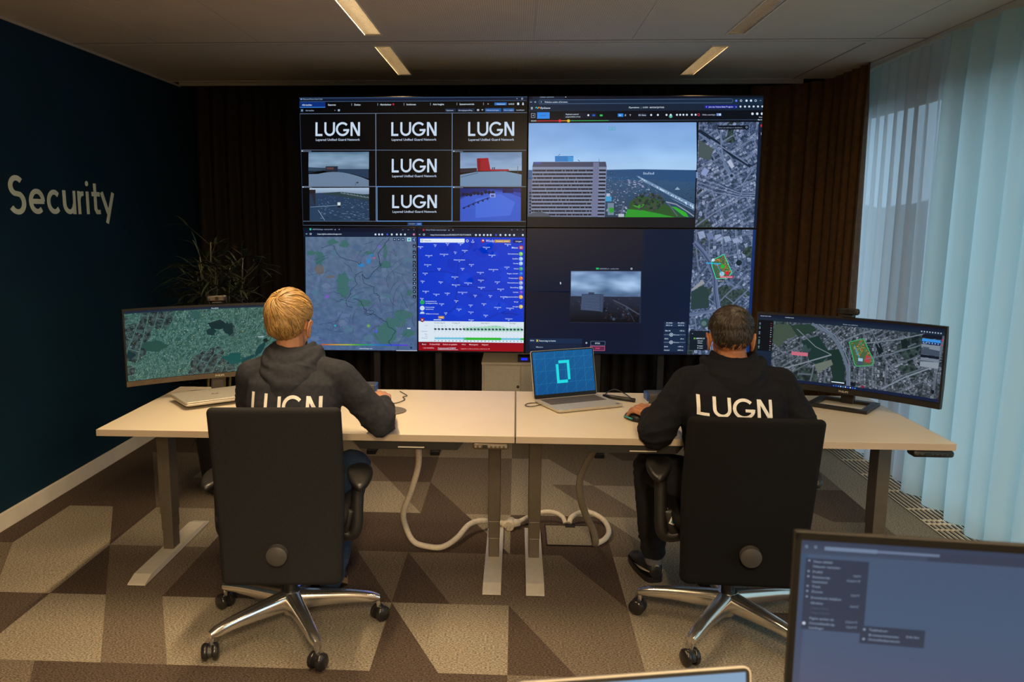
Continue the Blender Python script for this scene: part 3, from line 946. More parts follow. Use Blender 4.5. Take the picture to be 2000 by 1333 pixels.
# ---------------------------------------------------------------- cabinet below the wall screens
c = root('storage_cabinet', 'low beige metal cabinet standing under the video wall', 'cabinet', (0.03, 5.83, 0))
b = MB(); b.b2((-0.262, -0.19, 0.02), (0.275, 0.2, 0.526), 0.002); b.b2((-0.266, -0.206, 0.526), (0.279, 0.204, 0.542), 0.003); b.b2((-0.262, -0.203, 0.02), (-0.250, -0.19, 0.526)); b.b2((0.263, -0.203, 0.02), (0.275, -0.19, 0.526)); b.b2((-0.19, -0.17, 0), (0.19, 0.18, 0.02)); b.build('body', M_cabinet, c)
for s, (a, d) in enumerate(((-0.249, 0.004), (0.008, 0.262))):
    q = MB(); q.b2((a + 0.001, -0.203, 0.03), (d - 0.001, -0.19, 0.520), 0.002); dr = q.build('door', M_cabinet, c)
    if s == 0: q = MB(); q.cyl((-0.010, -0.203, 0.372), (-0.010, -0.212, 0.372), 0.010, n=14); q.cyl((-0.010, -0.212, 0.372), (-0.010, -0.222, 0.372), 0.005, n=10); q.build('lock', M_knob, dr)
d = root('network_box', 'small black box with a blue light on the beige cabinet', 'electronic box', (0.082, 5.70, 0.542))
b = MB(); b.box((0, 0, 0.02), (0.13, 0.10, 0.04), 0.004); b.build('case', M_black, d)
b = MB(); b.box((-0.02, -0.051, 0.022), (0.045, 0.002, 0.016)); b.build('indicator_light', emit('blue_led', (0.004, 0.02, 0.9), 1.2), d)

# ---------------------------------------------------------------- potted bamboo behind the left monitor
def plant():
    r = root('potted_bamboo', 'tall potted bamboo with narrow leaves in the dark corner behind the left monitor', 'plant', (-1.62, 4.45, 0))
    b = MB(); b.lathe([(0.13, 0), (0.15, 0.02), (0.185, 0.34), (0.19, 0.36), (0.175, 0.36), (0.165, 0.31), (0.0, 0.30)], n=28); b.build('pot', M_pot, r)
    rnd = random.Random(12)
    st, lf, cn = MB(), MB(), MB()
    def leaf(p, d, L, w):
        d = d.normalized()
        side = d.cross(Vector((0, 0, 1)))
        if side.length < 0.1: side = Vector((1, 0, 0))
        side.normalize()
        n = 5
        prev = None
        for k in range(n + 1):
            t = k / n
            c = p + d * (L * t) + Vector((0, 0, -0.35 * L * t * t))
            ww = w * math.sin(PI * min(1, 0.12 + 0.88 * t)) ** 0.7 * (1 - t * 0.3)
            if k == n: ww = 0.0006
            cur = (lf.bm.verts.new(c - side * ww), lf.bm.verts.new(c + Vector((0, 0, -ww * 0.5))), lf.bm.verts.new(c + side * ww))
            if prev:
                for q in (0, 1):
                    f = lf.bm.faces.new((prev[q], prev[q + 1], cur[q + 1], cur[q])); f.smooth = True
            prev = cur
    for k in range(9):
        a = rnd.random() * 2 * PI
        bx, by = 0.08 * math.cos(a), 0.08 * math.sin(a)
        H = rnd.uniform(0.95, 1.42)
        lean = Vector((rnd.uniform(-0.16, 0.18), rnd.uniform(-0.1, 0.1), 0))
        pts = [Vector((bx, by, 0.28)) + lean * (t * t) + Vector((0, 0, (H - 0.28) * t)) for t in [i / 8 for i in range(9)]]
        st.tube(pts, [0.009 - 0.0006 * i for i in range(9)], 8)
        for j in range(44):
            t = rnd.uniform(0.18, 1.0)
            p = Vector((bx, by, 0.28)) + lean * (t * t) + Vector((0, 0, (H - 0.28) * t))
            an = rnd.random() * 2 * PI
            d = Vector((math.cos(an), math.sin(an), rnd.uniform(-0.2, 0.9)))
            tw = p + d * rnd.uniform(0.02, 0.17)
            st.tube([p, tw], [0.0018, 0.001], 5)
            for _ in range(3):
                leaf(tw, d + Vector((rnd.uniform(-.7, .7), rnd.uniform(-.7, .7), rnd.uniform(-.5, .4))), rnd.uniform(0.08, 0.17), rnd.uniform(0.006, 0.011))
    # lower yellowish canes
    for k in range(5):
        x = -0.05 + 0.03 * k
        cn.tube([(x - 0.02, -0.12, 0.3), (x - 0.008, -0.125, 0.62), (x, -0.12, 0.80)], 0.007, 8)
    cn.build('canes', M_cane, r)
    st.build('stems', M_leafy, r)
    tag(lf.build('foliage', M_leaf, r), kind='stuff')
    q = MB(); q.ell((0, 0, 0.30), (0.165, 0.165, 0.012)); q.build('soil', M_dark, r)
plant()

# ---------------------------------------------------------------- cables under the desks
def cable(name, pts, rad, m, label, n=8, flat=None):
    b = MB(); b.tube(spline(pts, n), rad, 12, flat=flat)
    return tag(b.build(name, m), label, 'cable')
cable('cable_sleeve', [(-0.405, 3.30, 0.70), (-0.405, 3.32, 0.62), (-0.41, 3.38, 0.50), (-0.45, 3.46, 0.36), (-0.50, 3.55, 0.22), (-0.50, 3.62, 0.12), (-0.465, 3.63, 0.045), (-0.40, 3.63, 0.022), (-0.33, 3.635, 0.02), (-0.27, 3.72, 0.03), (-0.22, 3.84, 0.05), (-0.165, 3.90, 0.05), (-0.10, 3.935, 0.03), (-0.035, 3.94, 0.022)], 0.0135, M_cable, 'white cable sleeve looping down from the left desk to the floor')
cable('cable_sleeve', [(0.36, 3.30, 0.70), (0.345, 3.36, 0.60), (0.31, 3.43, 0.50), (0.29, 3.50, 0.40), (0.30, 3.56, 0.30), (0.33, 3.62, 0.20), (0.37, 3.66, 0.11), (0.385, 3.68, 0.05), (0.385, 3.70, 0.02)], 0.016, M_cable2, 'thin grey cable sleeve hanging from the right desk to the floor', flat=0.6)
cable('power_cable', [(0.39, 3.72, 0.016), (0.44, 3.78, 0.018), (0.47, 3.88, 0.02), (0.455, 3.98, 0.035), (0.40, 4.04, 0.05), (0.34, 4.04, 0.05), (0.295, 4.015, 0.035), (0.282, 3.99, 0.012)], 0.013, M_cable, 'pale cable curling around the right side of the floor outlet')
cable('power_cable', [(0.262, 3.99, 0.012), (0.25, 4.01, 0.035), (0.21, 4.035, 0.05), (0.15, 4.04, 0.05), (0.08, 4.01, 0.035), (0.03, 3.97, 0.025), (-0.005, 3.955, 0.022)], 0.0115, M_cable, 'pale cable between the floor outlet and the round plug')
p = root('power_plug', 'pale round power plug lying on the carpet between the desk legs', 'plug', (-0.01, 3.935, 0.0))
b = MB(); b.tube([(-0.05, -0.01, 0.022), (-0.025, -0.005, 0.024), (0.015, 0.005, 0.026), (0.04, 0.012, 0.026)], [0.014, 0.019, 0.021, 0.018], 16); b.build('plug_body', M_cable, p)
b = MB(); b.cyl((-0.012, -0.035, 0.022), (0.0, 0.02, 0.03), 0.024, n=20); b.build('plug_head', M_cable, p)
b = MB()
for s in (-1, 1): b.cyl((-0.012 + s * 0.009, -0.034, 0.022), (-0.018 + s * 0.009, -0.055, 0.019), 0.0028, n=8)
b.build('pin', M_chrome, p)
f = root('floor_outlet', 'carpeted floor outlet lid with raised edges under the right desk', 'floor outlet', (0.27, 3.85, 0))
b = MB(); b.box((0, 0, 0.0025), (0.215, 0.25, 0.005), 0.001); b.build('lid', M_carpet[0], f)
b = MB(); b.b2((-0.109, -0.128, 0), (0.109, -0.125, 0.007)); b.b2((-0.109, 0.125, 0), (0.109, 0.128, 0.007)); b.b2((-0.112, -0.128, 0), (-0.109, 0.128, 0.007)); b.b2((0.109, -0.128, 0), (0.112, 0.128, 0.007)); b.build('rim', M_black, f)
b = MB(); b.b2((-0.01, 0.10, 0.005), (0.04, 0.14, 0.009)); b.build('cable_exit', M_black, f)

# ---------------------------------------------------------------- chairs
def rrect(w, h, r, n=6):
    pts = []
    for cx, cy, a0 in ((w / 2 - r, h / 2 - r, 0), (-w / 2 + r, h / 2 - r, 90), (-w / 2 + r, -h / 2 + r, 180), (w / 2 - r, -h / 2 + r, 270)):
        for k in range(n + 1):
            a = R(a0 + 90 * k / n)
            pts.append((cx + r * math.cos(a), cy + r * math.sin(a)))
    return pts
def office_chair(loc, rz, star0, label, fab, bx0, bx1, arm_y, lean_x, sticker=False, ax=0.0, z1=0.925, W=0.437, az=0.0, kx=0.0):
    """back at local -y, front at local +y"""
    r = root('office_chair', label, 'office chair', loc, rz, group='black office chairs at the desks')
    # backrest shell: rows of rounded sections from bottom to top
    b = MB()
    rings = []
    z0 = 0.262
    ts = [0, .002, .006, .012, .02, .03] + [.05 + .9 * i / 22 for i in range(23)] + [.97, .98, .988, .994, .998, 1]
    for t in ts:
        z = z0 + (z1 - z0) * t
        w = W - 0.012 * math.cos(t * 5.0) + (0.0 if t < 0.7 else 0.014 * (t - 0.7) / 0.3)
        e0 = min(1, t / 0.032); e1 = min(1, (1 - t) / 0.032)
        k = math.sqrt(max(0, 1 - (1 - e0) ** 2)) * math.sqrt(max(0, 1 - (1 - e1) ** 2))
        y = -0.205 - 0.085 * t ** 1.2 + 0.03 * math.sin(PI * t) * 0.6
        cx = bx0 + (bx1 - bx0) * t
        th = (0.066 - 0.02 * t) * (0.35 + 0.65 * k)
        ww = w * (0.92 + 0.08 * k)
        ring = []
        for (px, py) in rrect(ww, th, min(0.022, th * 0.45), 5):
            curv = 0.032 * (px / 0.22) ** 2
            ring.append((cx + px + lean_x * t, y + py + curv, z))
        rings.append(ring)
    b.loft(rings)
    b.build('backrest', fab, r, smooth=60)
    # piping seam on the back
    zz = 0.391
    yb = -0.205 - 0.085 * 0.165 ** 1.2 + 0.009 - 0.033
    cxk = bx0 + (bx1 - bx0) * 0.165 - 0.005 + kx
    b = MB(); b.cyl((cxk, yb + 0.01, zz), (cxk, yb - 0.012, zz - 0.001), 0.037, 0.036, 36); b.cyl((cxk, yb - 0.012, zz - 0.001), (cxk, yb - 0.015, zz - 0.001), 0.036, 0.030, 36)
    b.build('back_knob', M_knob, r, smooth=50)
    # seat
    b = MB()
    rings = []
    for z, s in ((0.425, 0.80), (0.435, 0.92), (0.455, 0.98), (0.485, 1.0), (0.503, 0.97), (0.512, 0.86)):
        rings.append([(x * s, 0.03 + y * s, z + (0.01 * (y / 0.24) if z > 0.46 else 0)) for x, y in rrect(0.47, 0.47, 0.09, 6)])
    b.loft(rings); b.build('seat', fab, r, smooth=60)
    b = MB(); b.box((0, -0.02, 0.405), (0.24, 0.30, 0.05), 0.012); b.box((0, -0.13, 0.375), (0.09, 0.10, 0.06), 0.012); b.build('tilt_mechanism', M_black, r)
    for s in (-1, 1):
        ay = arm_y
        b = MB()
        b.tube(spline([(s * 0.15, ay - 0.02, 0.405), (ax + s * 0.215, ay - 0.02, 0.385), (ax + s * 0.245, ay - 0.02, 0.41), (ax + s * 0.250, ay - 0.01, 0.50), (ax + s * 0.254, ay, 0.625 + az)], 6), 0.0155, 12, flat=1.5)
        at = b.build('armrest', M_black, r, smooth=60)
        b = MB()
        rings = []
        for z, k in ((0.622, 0.75), (0.628, 0.93), (0.640, 1.0), (0.652, 0.97), (0.657, 0.80)):
            ring = []
            for q in range(28):
                a = 2 * PI * q / 28
                wx = 0.047 * (1.0 + 0.22 * math.sin(a))
                ring.append((ax + s * 0.260 + wx * k * math.cos(a) - s * 0.012 * math.sin(a), ay + 0.01 + 0.125 * k * math.sin(a), z + az - 0.012 * max(0, -math.sin(a)) ** 2))
            rings.append(ring)
        b.loft(rings); b.build('arm_pad', M_black, at, smooth=70)
        b = MB(); b.box((ax + s * 0.205, ay - 0.02, 0.435), (0.045, 0.026, 0.11), 0.008, rot=(0, s * 0.25, 0)); b.build('arm_bracket', M_black, at, smooth=50)
        if sticker and s < 0:
            b = MB(); b.box((ax - 0.208, ay - 0.034, 0.450), (0.020, 0.002, 0.028), rot=(0, 0.35, 0)); st = b.build('sticker', M_white, at)
            b = MB(); b.box((ax - 0.208, ay - 0.0355, 0.448), (0.010, 0.001, 0.014), rot=(0, 0.35, 0)); b.build('sticker_print', M_teal, at)
    b = MB(); b.cyl((0, 0, 0.14), (0, 0, 0.40), 0.014, n=18); b.cyl((0, 0, 0.11), (0, 0, 0.30), 0.025, n=22); b.build('gas_lift', M_black, r, smooth=50)
    b = MB(); b.lathe([(0.0, 0.055), (0.024, 0.055), (0.034, 0.07), (0.046, 0.10), (0.046, 0.135), (0.036, 0.15), (0.0, 0.15)], n=26); b.build('base_hub', M_chrome, r, smooth=40)
    for k in range(5):
        a = R(star0 + 72 * k)
        M = Matrix.Rotation(a, 4, 'Z')
        b = MB()
        rings = []
        for t in [i / 12 for i in range(13)]:
            x = 0.03 + 0.305 * t
            z = 0.114 - 0.006 * t - 0.016 * t ** 4
            w = 0.033 - 0.014 * t
            hh = 0.036 - 0.020 * t
            if t > 0.95: w *= 0.7; hh *= 0.7
            rings.append([M @ Vector((x, q[0], z + q[1])) for q in rrect(w * 2, hh * 2, min(w, hh) * 0.75, 4)])
        b.loft(rings)
        b.tube([M @ Vector((0.326, 0, 0.095)), M @ Vector((0.330, 0, 0.052))], [0.0085, 0.0085], 12)
        b.build('base_arm', M_chrome, r, smooth=50)
        # caster: two wheels and a hood
        sw = R(35 + 67 * k)
        MC = M @ Matrix.Translation((0.335, 0, 0)) @ Matrix.Rotation(sw, 4, 'Z')
        b = MB()
        b.tube([MC @ Vector((0, -0.006, 0.030)), MC @ Vector((0, 0.006, 0.030))], [0.016, 0.016], 14)
        hd = []
        for s in range(9):
            q = R(-10 + 200 * s / 8)
            hd.append((0.029 * math.cos(q), 0.029 + 0.030 * math.sin(q)))
        b.loft([[MC @ Vector((u, yy, z)) for u, z in hd] for yy in (-0.007, 0.007)])
        cst = b.build('caster', M_black, r, smooth=45)
        for s in (-1, 1):
            b = MB()
            rings = []
            for yy, rr in ((0.008, 0.022), (0.009, 0.0290), (0.013, 0.031), (0.023, 0.0305), (0.029, 0.024), (0.031, 0.010)):
                rings.append([MC @ Vector((rr * math.cos(2 * PI * q / 22), s * yy, 0.0312 + rr * math.sin(2 * PI * q / 22))) for q in range(22)])
            b.loft(rings); b.build('wheel', M_blackgloss, cst, smooth=50)
    return r
office_chair((-0.84, 2.89, 0), R(4), 8.5, 'dark charcoal office chair with the blond person, at the left desk', M_fabricL, 0.012, 0.018, -0.03, 0.0, az=-0.035, ax=0.012, z1=0.918)
office_chair((0.815, 2.975, 0), R(-3), 22.0, 'black office chair with the dark-haired person, at the right desk', M_fabricR, 0.005, 0.008, -0.05, 0.0, True, ax=-0.02, z1=0.888, W=0.440, kx=0.018)
# ---------------------------------------------------------------- aerial pictures
cols_blue = [(0.0, (10, 22, 38)), (0.22, (26, 42, 64)), (0.42, (66, 86, 120)), (0.62, (104, 122, 160)), (0.85, (176, 190, 218))]
M_satA = sat_material('aerial_town_picture', cols_blue, 46, 5.5, 0.55, 0.38, 3.1, 0.85, (118, 134, 168))
M_satB = sat_material('aerial_district_picture', cols_blue, 48, 6.0, 0.9, 0.42, 7.7, 0.85, (112, 128, 160))
cols_grey = [(0.0, (10, 18, 22)), (0.22, (28, 40, 46)), (0.42, (60, 74, 84)), (0.62, (96, 108, 124)), (0.85, (160, 168, 184))]
M_satC = sat_material('aerial_map_picture', cols_grey, 90, 9.0, 0.7, 0.42, 1.3, 0.80, (104, 116, 132))
cols_green = [(0.0, (12, 44, 46)), (0.25, (26, 66, 64)), (0.45, (48, 92, 84)), (0.66, (72, 116, 104)), (0.90, (140, 172, 162))]
M_satD = sat_material('satellite_overview_picture', cols_green, 190, 14, 0.3, 0.46, 5.2, 0.92, (70, 112, 106))

M_bezel = mat('display_bezel', (0.006, 0.006, 0.007), 0.35, noise_amt=0.1)
M_beztop = mat('display_bezel_edge', (0.012, 0.012, 0.013), 0.15, 0.6, noise_amt=0.1)
M_logo = mat('bezel_logo_print', (0.55, 0.52, 0.45), 0.5, noise_amt=0.02)

# ---------------------------------------------------------------- the video wall: four big displays on a floor stand
SX, SY, SZ, SW, SH = -1.3985, 5.336, 0.6566, 1.46, 0.82125
def display(ix, iz, label):
    x = SX + SW * (ix + 0.5); z = SZ + SH * iz
    r = root('wall_display', label, 'display', (x, SY, z), group='four big displays of the video wall')
    b = MB(); b.b2((-SW / 2 + 0.001, 0.003, 0.001), (SW / 2 - 0.001, 0.07, SH - 0.001), 0.003); b.build('casing', M_bezel, r)
    return r
D_TL = display(0, 1, 'upper left display of the video wall showing LUGN logos and camera pictures')
D_TR = display(1, 1, 'upper right display of the video wall showing an office tower and town map')
D_BL = display(0, 0, 'lower left display of the video wall showing a grey route map and blue weather map')
D_BR = display(1, 0, 'lower right display of the video wall showing a small tower picture on dark blue')

class Shift:
    """a canvas whose panel is offset inside the display"""
def wall_canvas(page):
    c = Canvas(SW - 0.012, SH - 0.012, page)
    oldp = c.p3
    c.p3 = lambda u, v, l: oldp(u, v, l) + Vector((0, 0, 0.006))
    return c

W_ = (205, 222, 238)
G1 = (150, 170, 195)
# --- TL
c = wall_canvas([(52, 62), (1917, 66), (1903, 1135), (90, 1122)])
c.uvrect(0, 0, 1, 1, (2, 3, 6), 0)
c.rect(52, 62, 1920, 98, (14, 26, 50), 1); c.rect(52, 66, 1917, 70, (60, 90, 130), 2); c.rect(60, 96, 1910, 99, (70, 96, 130), 2)
c.text('Milestone XProtect Smart Client', 80, 83, 165, 12, G1, bold=0); c.disc(68, 77, 6, (120, 170, 230)); c.rect(1830, 80, 1840, 83, W_, 2); c.frame(1870, 76, 1882, 88, W_, 2)
c.rect(54, 99, 268, 142, (8, 44, 120), 2); c.rect(56, 140, 268, 145, (60, 140, 235), 3)
for t, x, w in (('Alle beelden', 76, 80), ('Exporten', 290, 64), ('Zoeken', 506, 52), ('Alarmbeheer', 720, 92), ('Incidenten', 936, 76), ('Axis Insights', 1152, 90), ('Systeemcontrole', 1368, 120)):
    c.text(t, x, 130, w, 14, W_, 4)
for x in (484, 698, 914, 1130, 1346, 1562): c.rect(x, 112, x + 3, 132, G1, 3)
c.disc(828, 122, 8, (190, 30, 50)); c.text('+', 1594, 130, 12, 14, W_)
c.rect(1652, 112, 1750, 134, (40, 110, 190), 3); c.text('Deelnemer', 1672, 129, 68, 10, W_, 4); c.text('16:03:25', 1764, 130, 48, 12, W_); c.rect(1836, 114, 1852, 132, W_, 3); c.disc(1883, 119, 6, W_); c.rect(1876, 126, 1890, 133, W_, 3)
c.rect(64, 156, 86, 180, (40, 80, 120), 2); c.rect(70, 163, 80, 173, G1, 3); c.text('Alle beelden', 104, 174, 70, 11, G1); c.rect(372, 160, 388, 176, G1, 3); c.poly([(342, 166), (352, 166), (347, 173)], G1, 3)
for x0, x1, cc in ((1250, 1340, (22, 36, 62)), (1352, 1492, (22, 36, 62)), (1576, 1708, (24, 84, 150)), (1720, 1812, (24, 84, 150))): c.rect(x0, 158, x1, 186, cc, 3)
for t, x, w in (('Tijdschema', 1258, 60), ('Bewegingsmelding', 1360, 112), ('Videobewakingen', 1584, 104), ('Show insights', 1730, 76), ('Instellingen', 1828, 66)): c.text(t, x, 178, w, 10, (170, 190, 215), 4)
c.rect(1510, 164, 1528, 180, G1, 3); c.poly([(1546, 165), (1562, 165), (1554, 179)], G1, 3)
gl = (88, 104, 128)
c.rect(58, 192, 1915, 197, gl, 2)
for x in (684, 1309): c.line([(x, 194), (x + (8 if x < 700 else 0), 1084)], (110, 135, 170), 5, 5)
c.line([(68, 491), (1912, 500)], gl, 5, 4); c.line([(78, 793), (1906, 800)], (110, 125, 150), 5, 4); c.line([(88, 1084), (1906, 1090)], gl, 5, 4)
c.line([(58, 194), (90, 1122)], (50, 70, 100), 4, 4); c.line([(90, 1118), (1903, 1134)], (60, 74, 96), 5, 4)
bl = (90, 150, 225)
c.line([(697, 797), (700, 1084), (1310, 1086), (1309, 798), (697, 797)], bl, 5, 6)
lc = (196, 214, 234)
for x, y, w, h in ((188, 265, 367, 112), (812, 267, 370, 112), (1439, 268, 373, 114), (817, 567, 367, 112), (822, 866, 364, 110)):
    c.lugn(x, y, w, h, lc, 5); c.text('Layered Unified Guard Network', x + 2, y + h + 39, w - 2, 19, (172, 188, 212), 5, 0.02)
for x, y in ((74, 503), (1318, 510), (84, 801), (1318, 807)): c.rect(x, y - 7, x + 10, y + 1, W_, 6); c.text('Dak Kamera', x + 14, y + 2, 66, 9, G1, 6, 0)
# camera pictures
def skyband(x0, x1, ys, cs):
    for (ya, ca), (yb, cb) in zip(zip(ys, cs), zip(ys[1:], cs[1:])): c.rect(x0, ya, x1, yb, ca, 3, cb)
c.cloud(132, 508, 630, 650, [(84, 114, 142), (132, 160, 186), (104, 128, 154)], 3, seed=1.0, amt=0.8, f=(2.2, 3.0))
c.poly([(132, 632), (274, 640), (274, 660), (132, 664)], (58, 80, 102), 4); c.poly([(370, 648), (628, 652), (629, 730), (500, 690), (370, 672)], (38, 58, 84), 4)
c.rect(274, 626, 374, 668, (34, 40, 56), 5); c.rect(282, 634, 340, 652, (88, 62, 62), 6)
c.poly([(134, 690)] + [(134 + 496 * k / 12, 672 + 62 * abs(k / 12 - 0.42) ** 1.8 * 3) for k in range(13)] + [(630, 792), (136, 790)], (104, 126, 152), 5)
for k in range(6): c.line([(132, 640 + 8 * k), (275, 640 + 3 * k)], (40, 58, 78), 3, 6)
c.line([(520, 760), (520, 788)], (50, 70, 92), 3, 6); c.rect(528, 756, 544, 768, (40, 56, 76), 6)
# red block picture
c.cloud(1375, 515, 1873, 668, [(100, 130, 168), (126, 154, 192), (136, 164, 196)], 3, seed=2.0, amt=0.6, f=(2.2, 3.0))
c.poly([(1375, 648), (1510, 644), (1510, 676), (1375, 684)], (38, 34, 46), 4); c.poly([(1510, 566), (1602, 562), (1622, 668), (1514, 670)], (150, 14, 38), 6); c.poly([(1510, 566), (1540, 564), (1540, 670), (1514, 670)], (124, 10, 30), 7)
c.rect(1616, 656, 1770, 670, (150, 30, 50), 6); c.rect(1760, 644, 1870, 656, (150, 170, 190), 5); c.rect(1632, 638, 1640, 656, (50, 60, 80), 7); c.rect(1646, 638, 1656, 656, (50, 60, 80), 7); c.rect(1838, 630, 1842, 690, (60, 70, 90), 7)
c.poly([(1375, 700), (1510, 676), (1740, 672), (1872, 700), (1870, 796), (1375, 794)], (108, 138, 170), 5); c.line([(1380, 720), (1520, 684)], (62, 84, 112), 5, 6)
# wet roof picture
skyband(142, 632, (805, 860), ((168, 190, 214), (118, 140, 165)))
c.poly([(142, 852), (400, 838), (632, 866), (632, 910), (400, 880), (142, 900)], (44, 62, 68), 4); c.rect(142, 820, 192, 960, (40, 34, 36), 5); c.poly([(142, 852), (230, 846), (300, 862), (632, 912), (636, 1084), (146, 1084)], (40, 62, 90), 5)
rnd = random.Random(2)
for k in range(170):
    yy = rnd.uniform(870, 1075); xx = rnd.uniform(200, 620)
    if yy < 862 + (xx - 300) * 0.155: continue
    w = (yy - 840) * 0.10
    c.line([(xx, yy), (xx + w, yy + w * 0.08)], rnd.choice(((92, 124, 158), (110, 146, 180), (22, 36, 56))), 2.6, 6)
c.line([(150, 965), (370, 952)], (130, 160, 185), 3, 7); c.line([(215, 990), (270, 1078)], (150, 178, 205), 3, 7); c.rect(374, 926, 398, 952, (200, 214, 216), 8); c.rect(376, 952, 398, 970, (20, 28, 38), 8)
for k in range(26): c.rect(400 + k * 9, 846 + k * 1.6 - 6 + (k % 3) * 3, 405 + k * 9, 850 + k * 1.6 + (k % 4), (130, 150, 160), 6)
# blue picture
c.rect(1375, 812, 1866, 1088, (38, 66, 170), 3, (34, 60, 150)); c.poly([(1375, 812), (1866, 812), (1866, 850), (1620, 822), (1375, 888)], (16, 34, 110), 4)
c.poly([(1375, 906), (1440, 872), (1540, 850), (1640, 842), (1760, 850), (1866, 890), (1866, 1088), (1375, 1088)], (52, 88, 196), 5); c.poly([(1500, 900), (1700, 860), (1820, 930), (1780, 1040), (1500, 1060)], (64, 104, 214), 6)
c.line([(1395, 980), (1480, 940), (1560, 908), (1618, 888)], (14, 30, 96), 7, 7)
for k in range(6): c.rect(1400 + k * 38, 968 - k * 15, 1414 + k * 38, 984 - k * 15, (12, 24, 80), 8)
c.rect(1616, 856, 1660, 888, (140, 160, 230), 8); c.rect(1624, 866, 1652, 884, (60, 80, 150), 9); c.rect(1718, 812, 1806, 852, (10, 20, 80), 8)
for k in range(9): c.disc(1400 + k * 30, 862 - k * 3 + (k % 3) * 5, 15, (10, 18, 52), 7)
c.rect(948, 1098, 1066, 1122, (26, 84, 160), 5); c.rect(950, 1100, 1016, 1120, (26, 36, 66), 6); c.text('ANWIJZEN', 956, 1113, 54, 9, G1, 7); c.text('Live', 1030, 1113, 26, 9, W_, 7)
c.build('screen', D_TL)

# --- TR
c = wall_canvas([(62, 65), (1960, 72), (1885, 1145), (50, 1140)])
c.uvrect(0, 0, 1, 1, (8, 14, 26), 0)
c.rect(62, 66, 1960, 90, (12, 18, 34), 1); c.rect(90, 66, 350, 90, (24, 34, 54), 2); c.rect(60, 88, 1956, 135, (20, 40, 64), 2); c.rect(60, 135, 1954, 185, (18, 34, 54), 2); c.rect(60, 185, 1952, 280, (5, 10, 22), 2)
c.text('FlytBase Operations', 150, 74, 115, 12, G1, 4, 0); c.text('+', 355, 76, 12, 12, W_)
c.line([(150, 92), (1706, 94), (1716, 108), (1706, 124), (150, 124), (142, 108), (150, 92)], (80, 108, 140), 3, 3)
c.text('Websites zoeken of browsen', 188, 115, 188, 12, W_, 4); c.disc(162, 108, 6, G1); c.disc(112, 109, 7, G1); c.rect(70, 107, 84, 110, W_, 3)
for x in (1742, 1780, 1824, 1860, 1897): c.disc(x, 109, 9, W_ if x != 1742 else (90, 120, 230), 4)
for x in (1780, 1897): c.disc(x, 109, 6, (20, 40, 64), 5)
c.rect(1930, 108, 1942, 110, W_, 4)
c.rect(76, 150, 92, 153, W_, 3); c.rect(76, 157, 92, 160, W_, 3); c.rect(76, 164, 92, 167, W_, 3)
c.line([(112, 158), (122, 150), (132, 162)], (40, 190, 190), 6, 4); c.line([(132, 162), (142, 150), (150, 158)], (240, 140, 60), 6, 4)
c.text('flytbase', 154, 164, 82, 15, (190, 210, 235), 4); c.text('Operations', 874, 163, 86, 13, W_, 4); c.rect(974, 152, 976, 168, G1, 4); c.text('LUGN', 988, 163, 42, 12, W_, 4); c.text('enterprise', 1043, 164, 118, 17, (215, 225, 240), 4, 0)
c.rect(1488, 142, 1752, 170, (22, 34, 130), 4); c.text('Join the Verkos Beta Program', 1520, 162, 195, 11, (200, 205, 255), 5); c.text('x', 1735, 162, 10, 11, W_, 5); c.disc(1502, 156, 6, (120, 110, 240), 5)
for x in (1775, 1811, 1845, 1880, 1915, 1950): c.disc(x, 156, 8, W_, 4)
c.frame(78, 200, 112, 236, (150, 170, 200), 3, 4); c.text('<', 90, 226, 11, 16, W_, 5)
c.rect(128, 192, 230, 244, (44, 134, 226), 4); c.text('Takeoff', 152, 222, 48, 9, (24, 80, 160), 5)
c.rect(344, 196, 512, 242, (16, 24, 40), 3); c.text('Payload control', 362, 215, 104, 11, W_, 4); c.text('Jurgenvdahlen (You)', 362, 234, 118, 9, W_, 4); c.rect(516, 200, 614, 240, (16, 24, 40), 3); c.disc(546, 218, 8, W_, 4); c.rect(578, 212, 602, 226, (30, 90, 190), 4); c.rect(640, 213, 662, 227, (40, 200, 90), 4)
c.rect(786, 206, 830, 232, (36, 130, 220), 4); c.text('W', 794, 226, 22, 12, W_, 5); c.text('Z', 840, 226, 14, 13, W_, 5); c.text('T', 880, 226, 14, 13, W_, 5); c.rect(948, 204, 1020, 236, (22, 32, 52), 4); c.text('EV: Auto', 954, 225, 60, 12, W_, 5)
for x in (1056, 1110, 1180, 1214, 1264, 1290, 1316, 1344, 1384, 1414): c.disc(x, 219, 8, W_, 5)
c.disc(1214, 230, 14, (80, 180, 160), 4); c.disc(1438, 219, 11, (190, 50, 80), 5); c.disc(1438, 219, 7, (10, 16, 30), 6); c.text('Hide overlays', 1468, 225, 104, 12, (170, 185, 205), 5); c.rect(1582, 209, 1620, 229, (110, 150, 210), 5); c.disc(1610, 219, 8, W_, 6)
for x in (1870, 1908, 1946): c.disc(x, 214, 10, W_, 5)
c.text('Geen', 1920, 245, 30, 8, W_, 5); c.text('Ma Ka', 1912, 266, 38, 9, W_, 5); c.text('00:00%', 78, 266, 44, 9, W_, 5)
c.rect(126, 259, 312, 265, (200, 40, 60), 5); c.rect(312, 259, 384, 265, (220, 140, 40), 5); c.rect(384, 259, 712, 265, (50, 160, 90), 5); c.rect(712, 260, 1912, 264, (60, 78, 104), 5); c.disc(313, 262, 11, (220, 50, 60), 6); c.disc(384, 263, 12, (225, 190, 50), 6)
# tower picture
c.cloud(58, 280, 1420, 668, [(122, 162, 218), (140, 182, 232), (162, 198, 234)], 3, 32, 16, (2.6, 2.0), 4.0, 0.5)

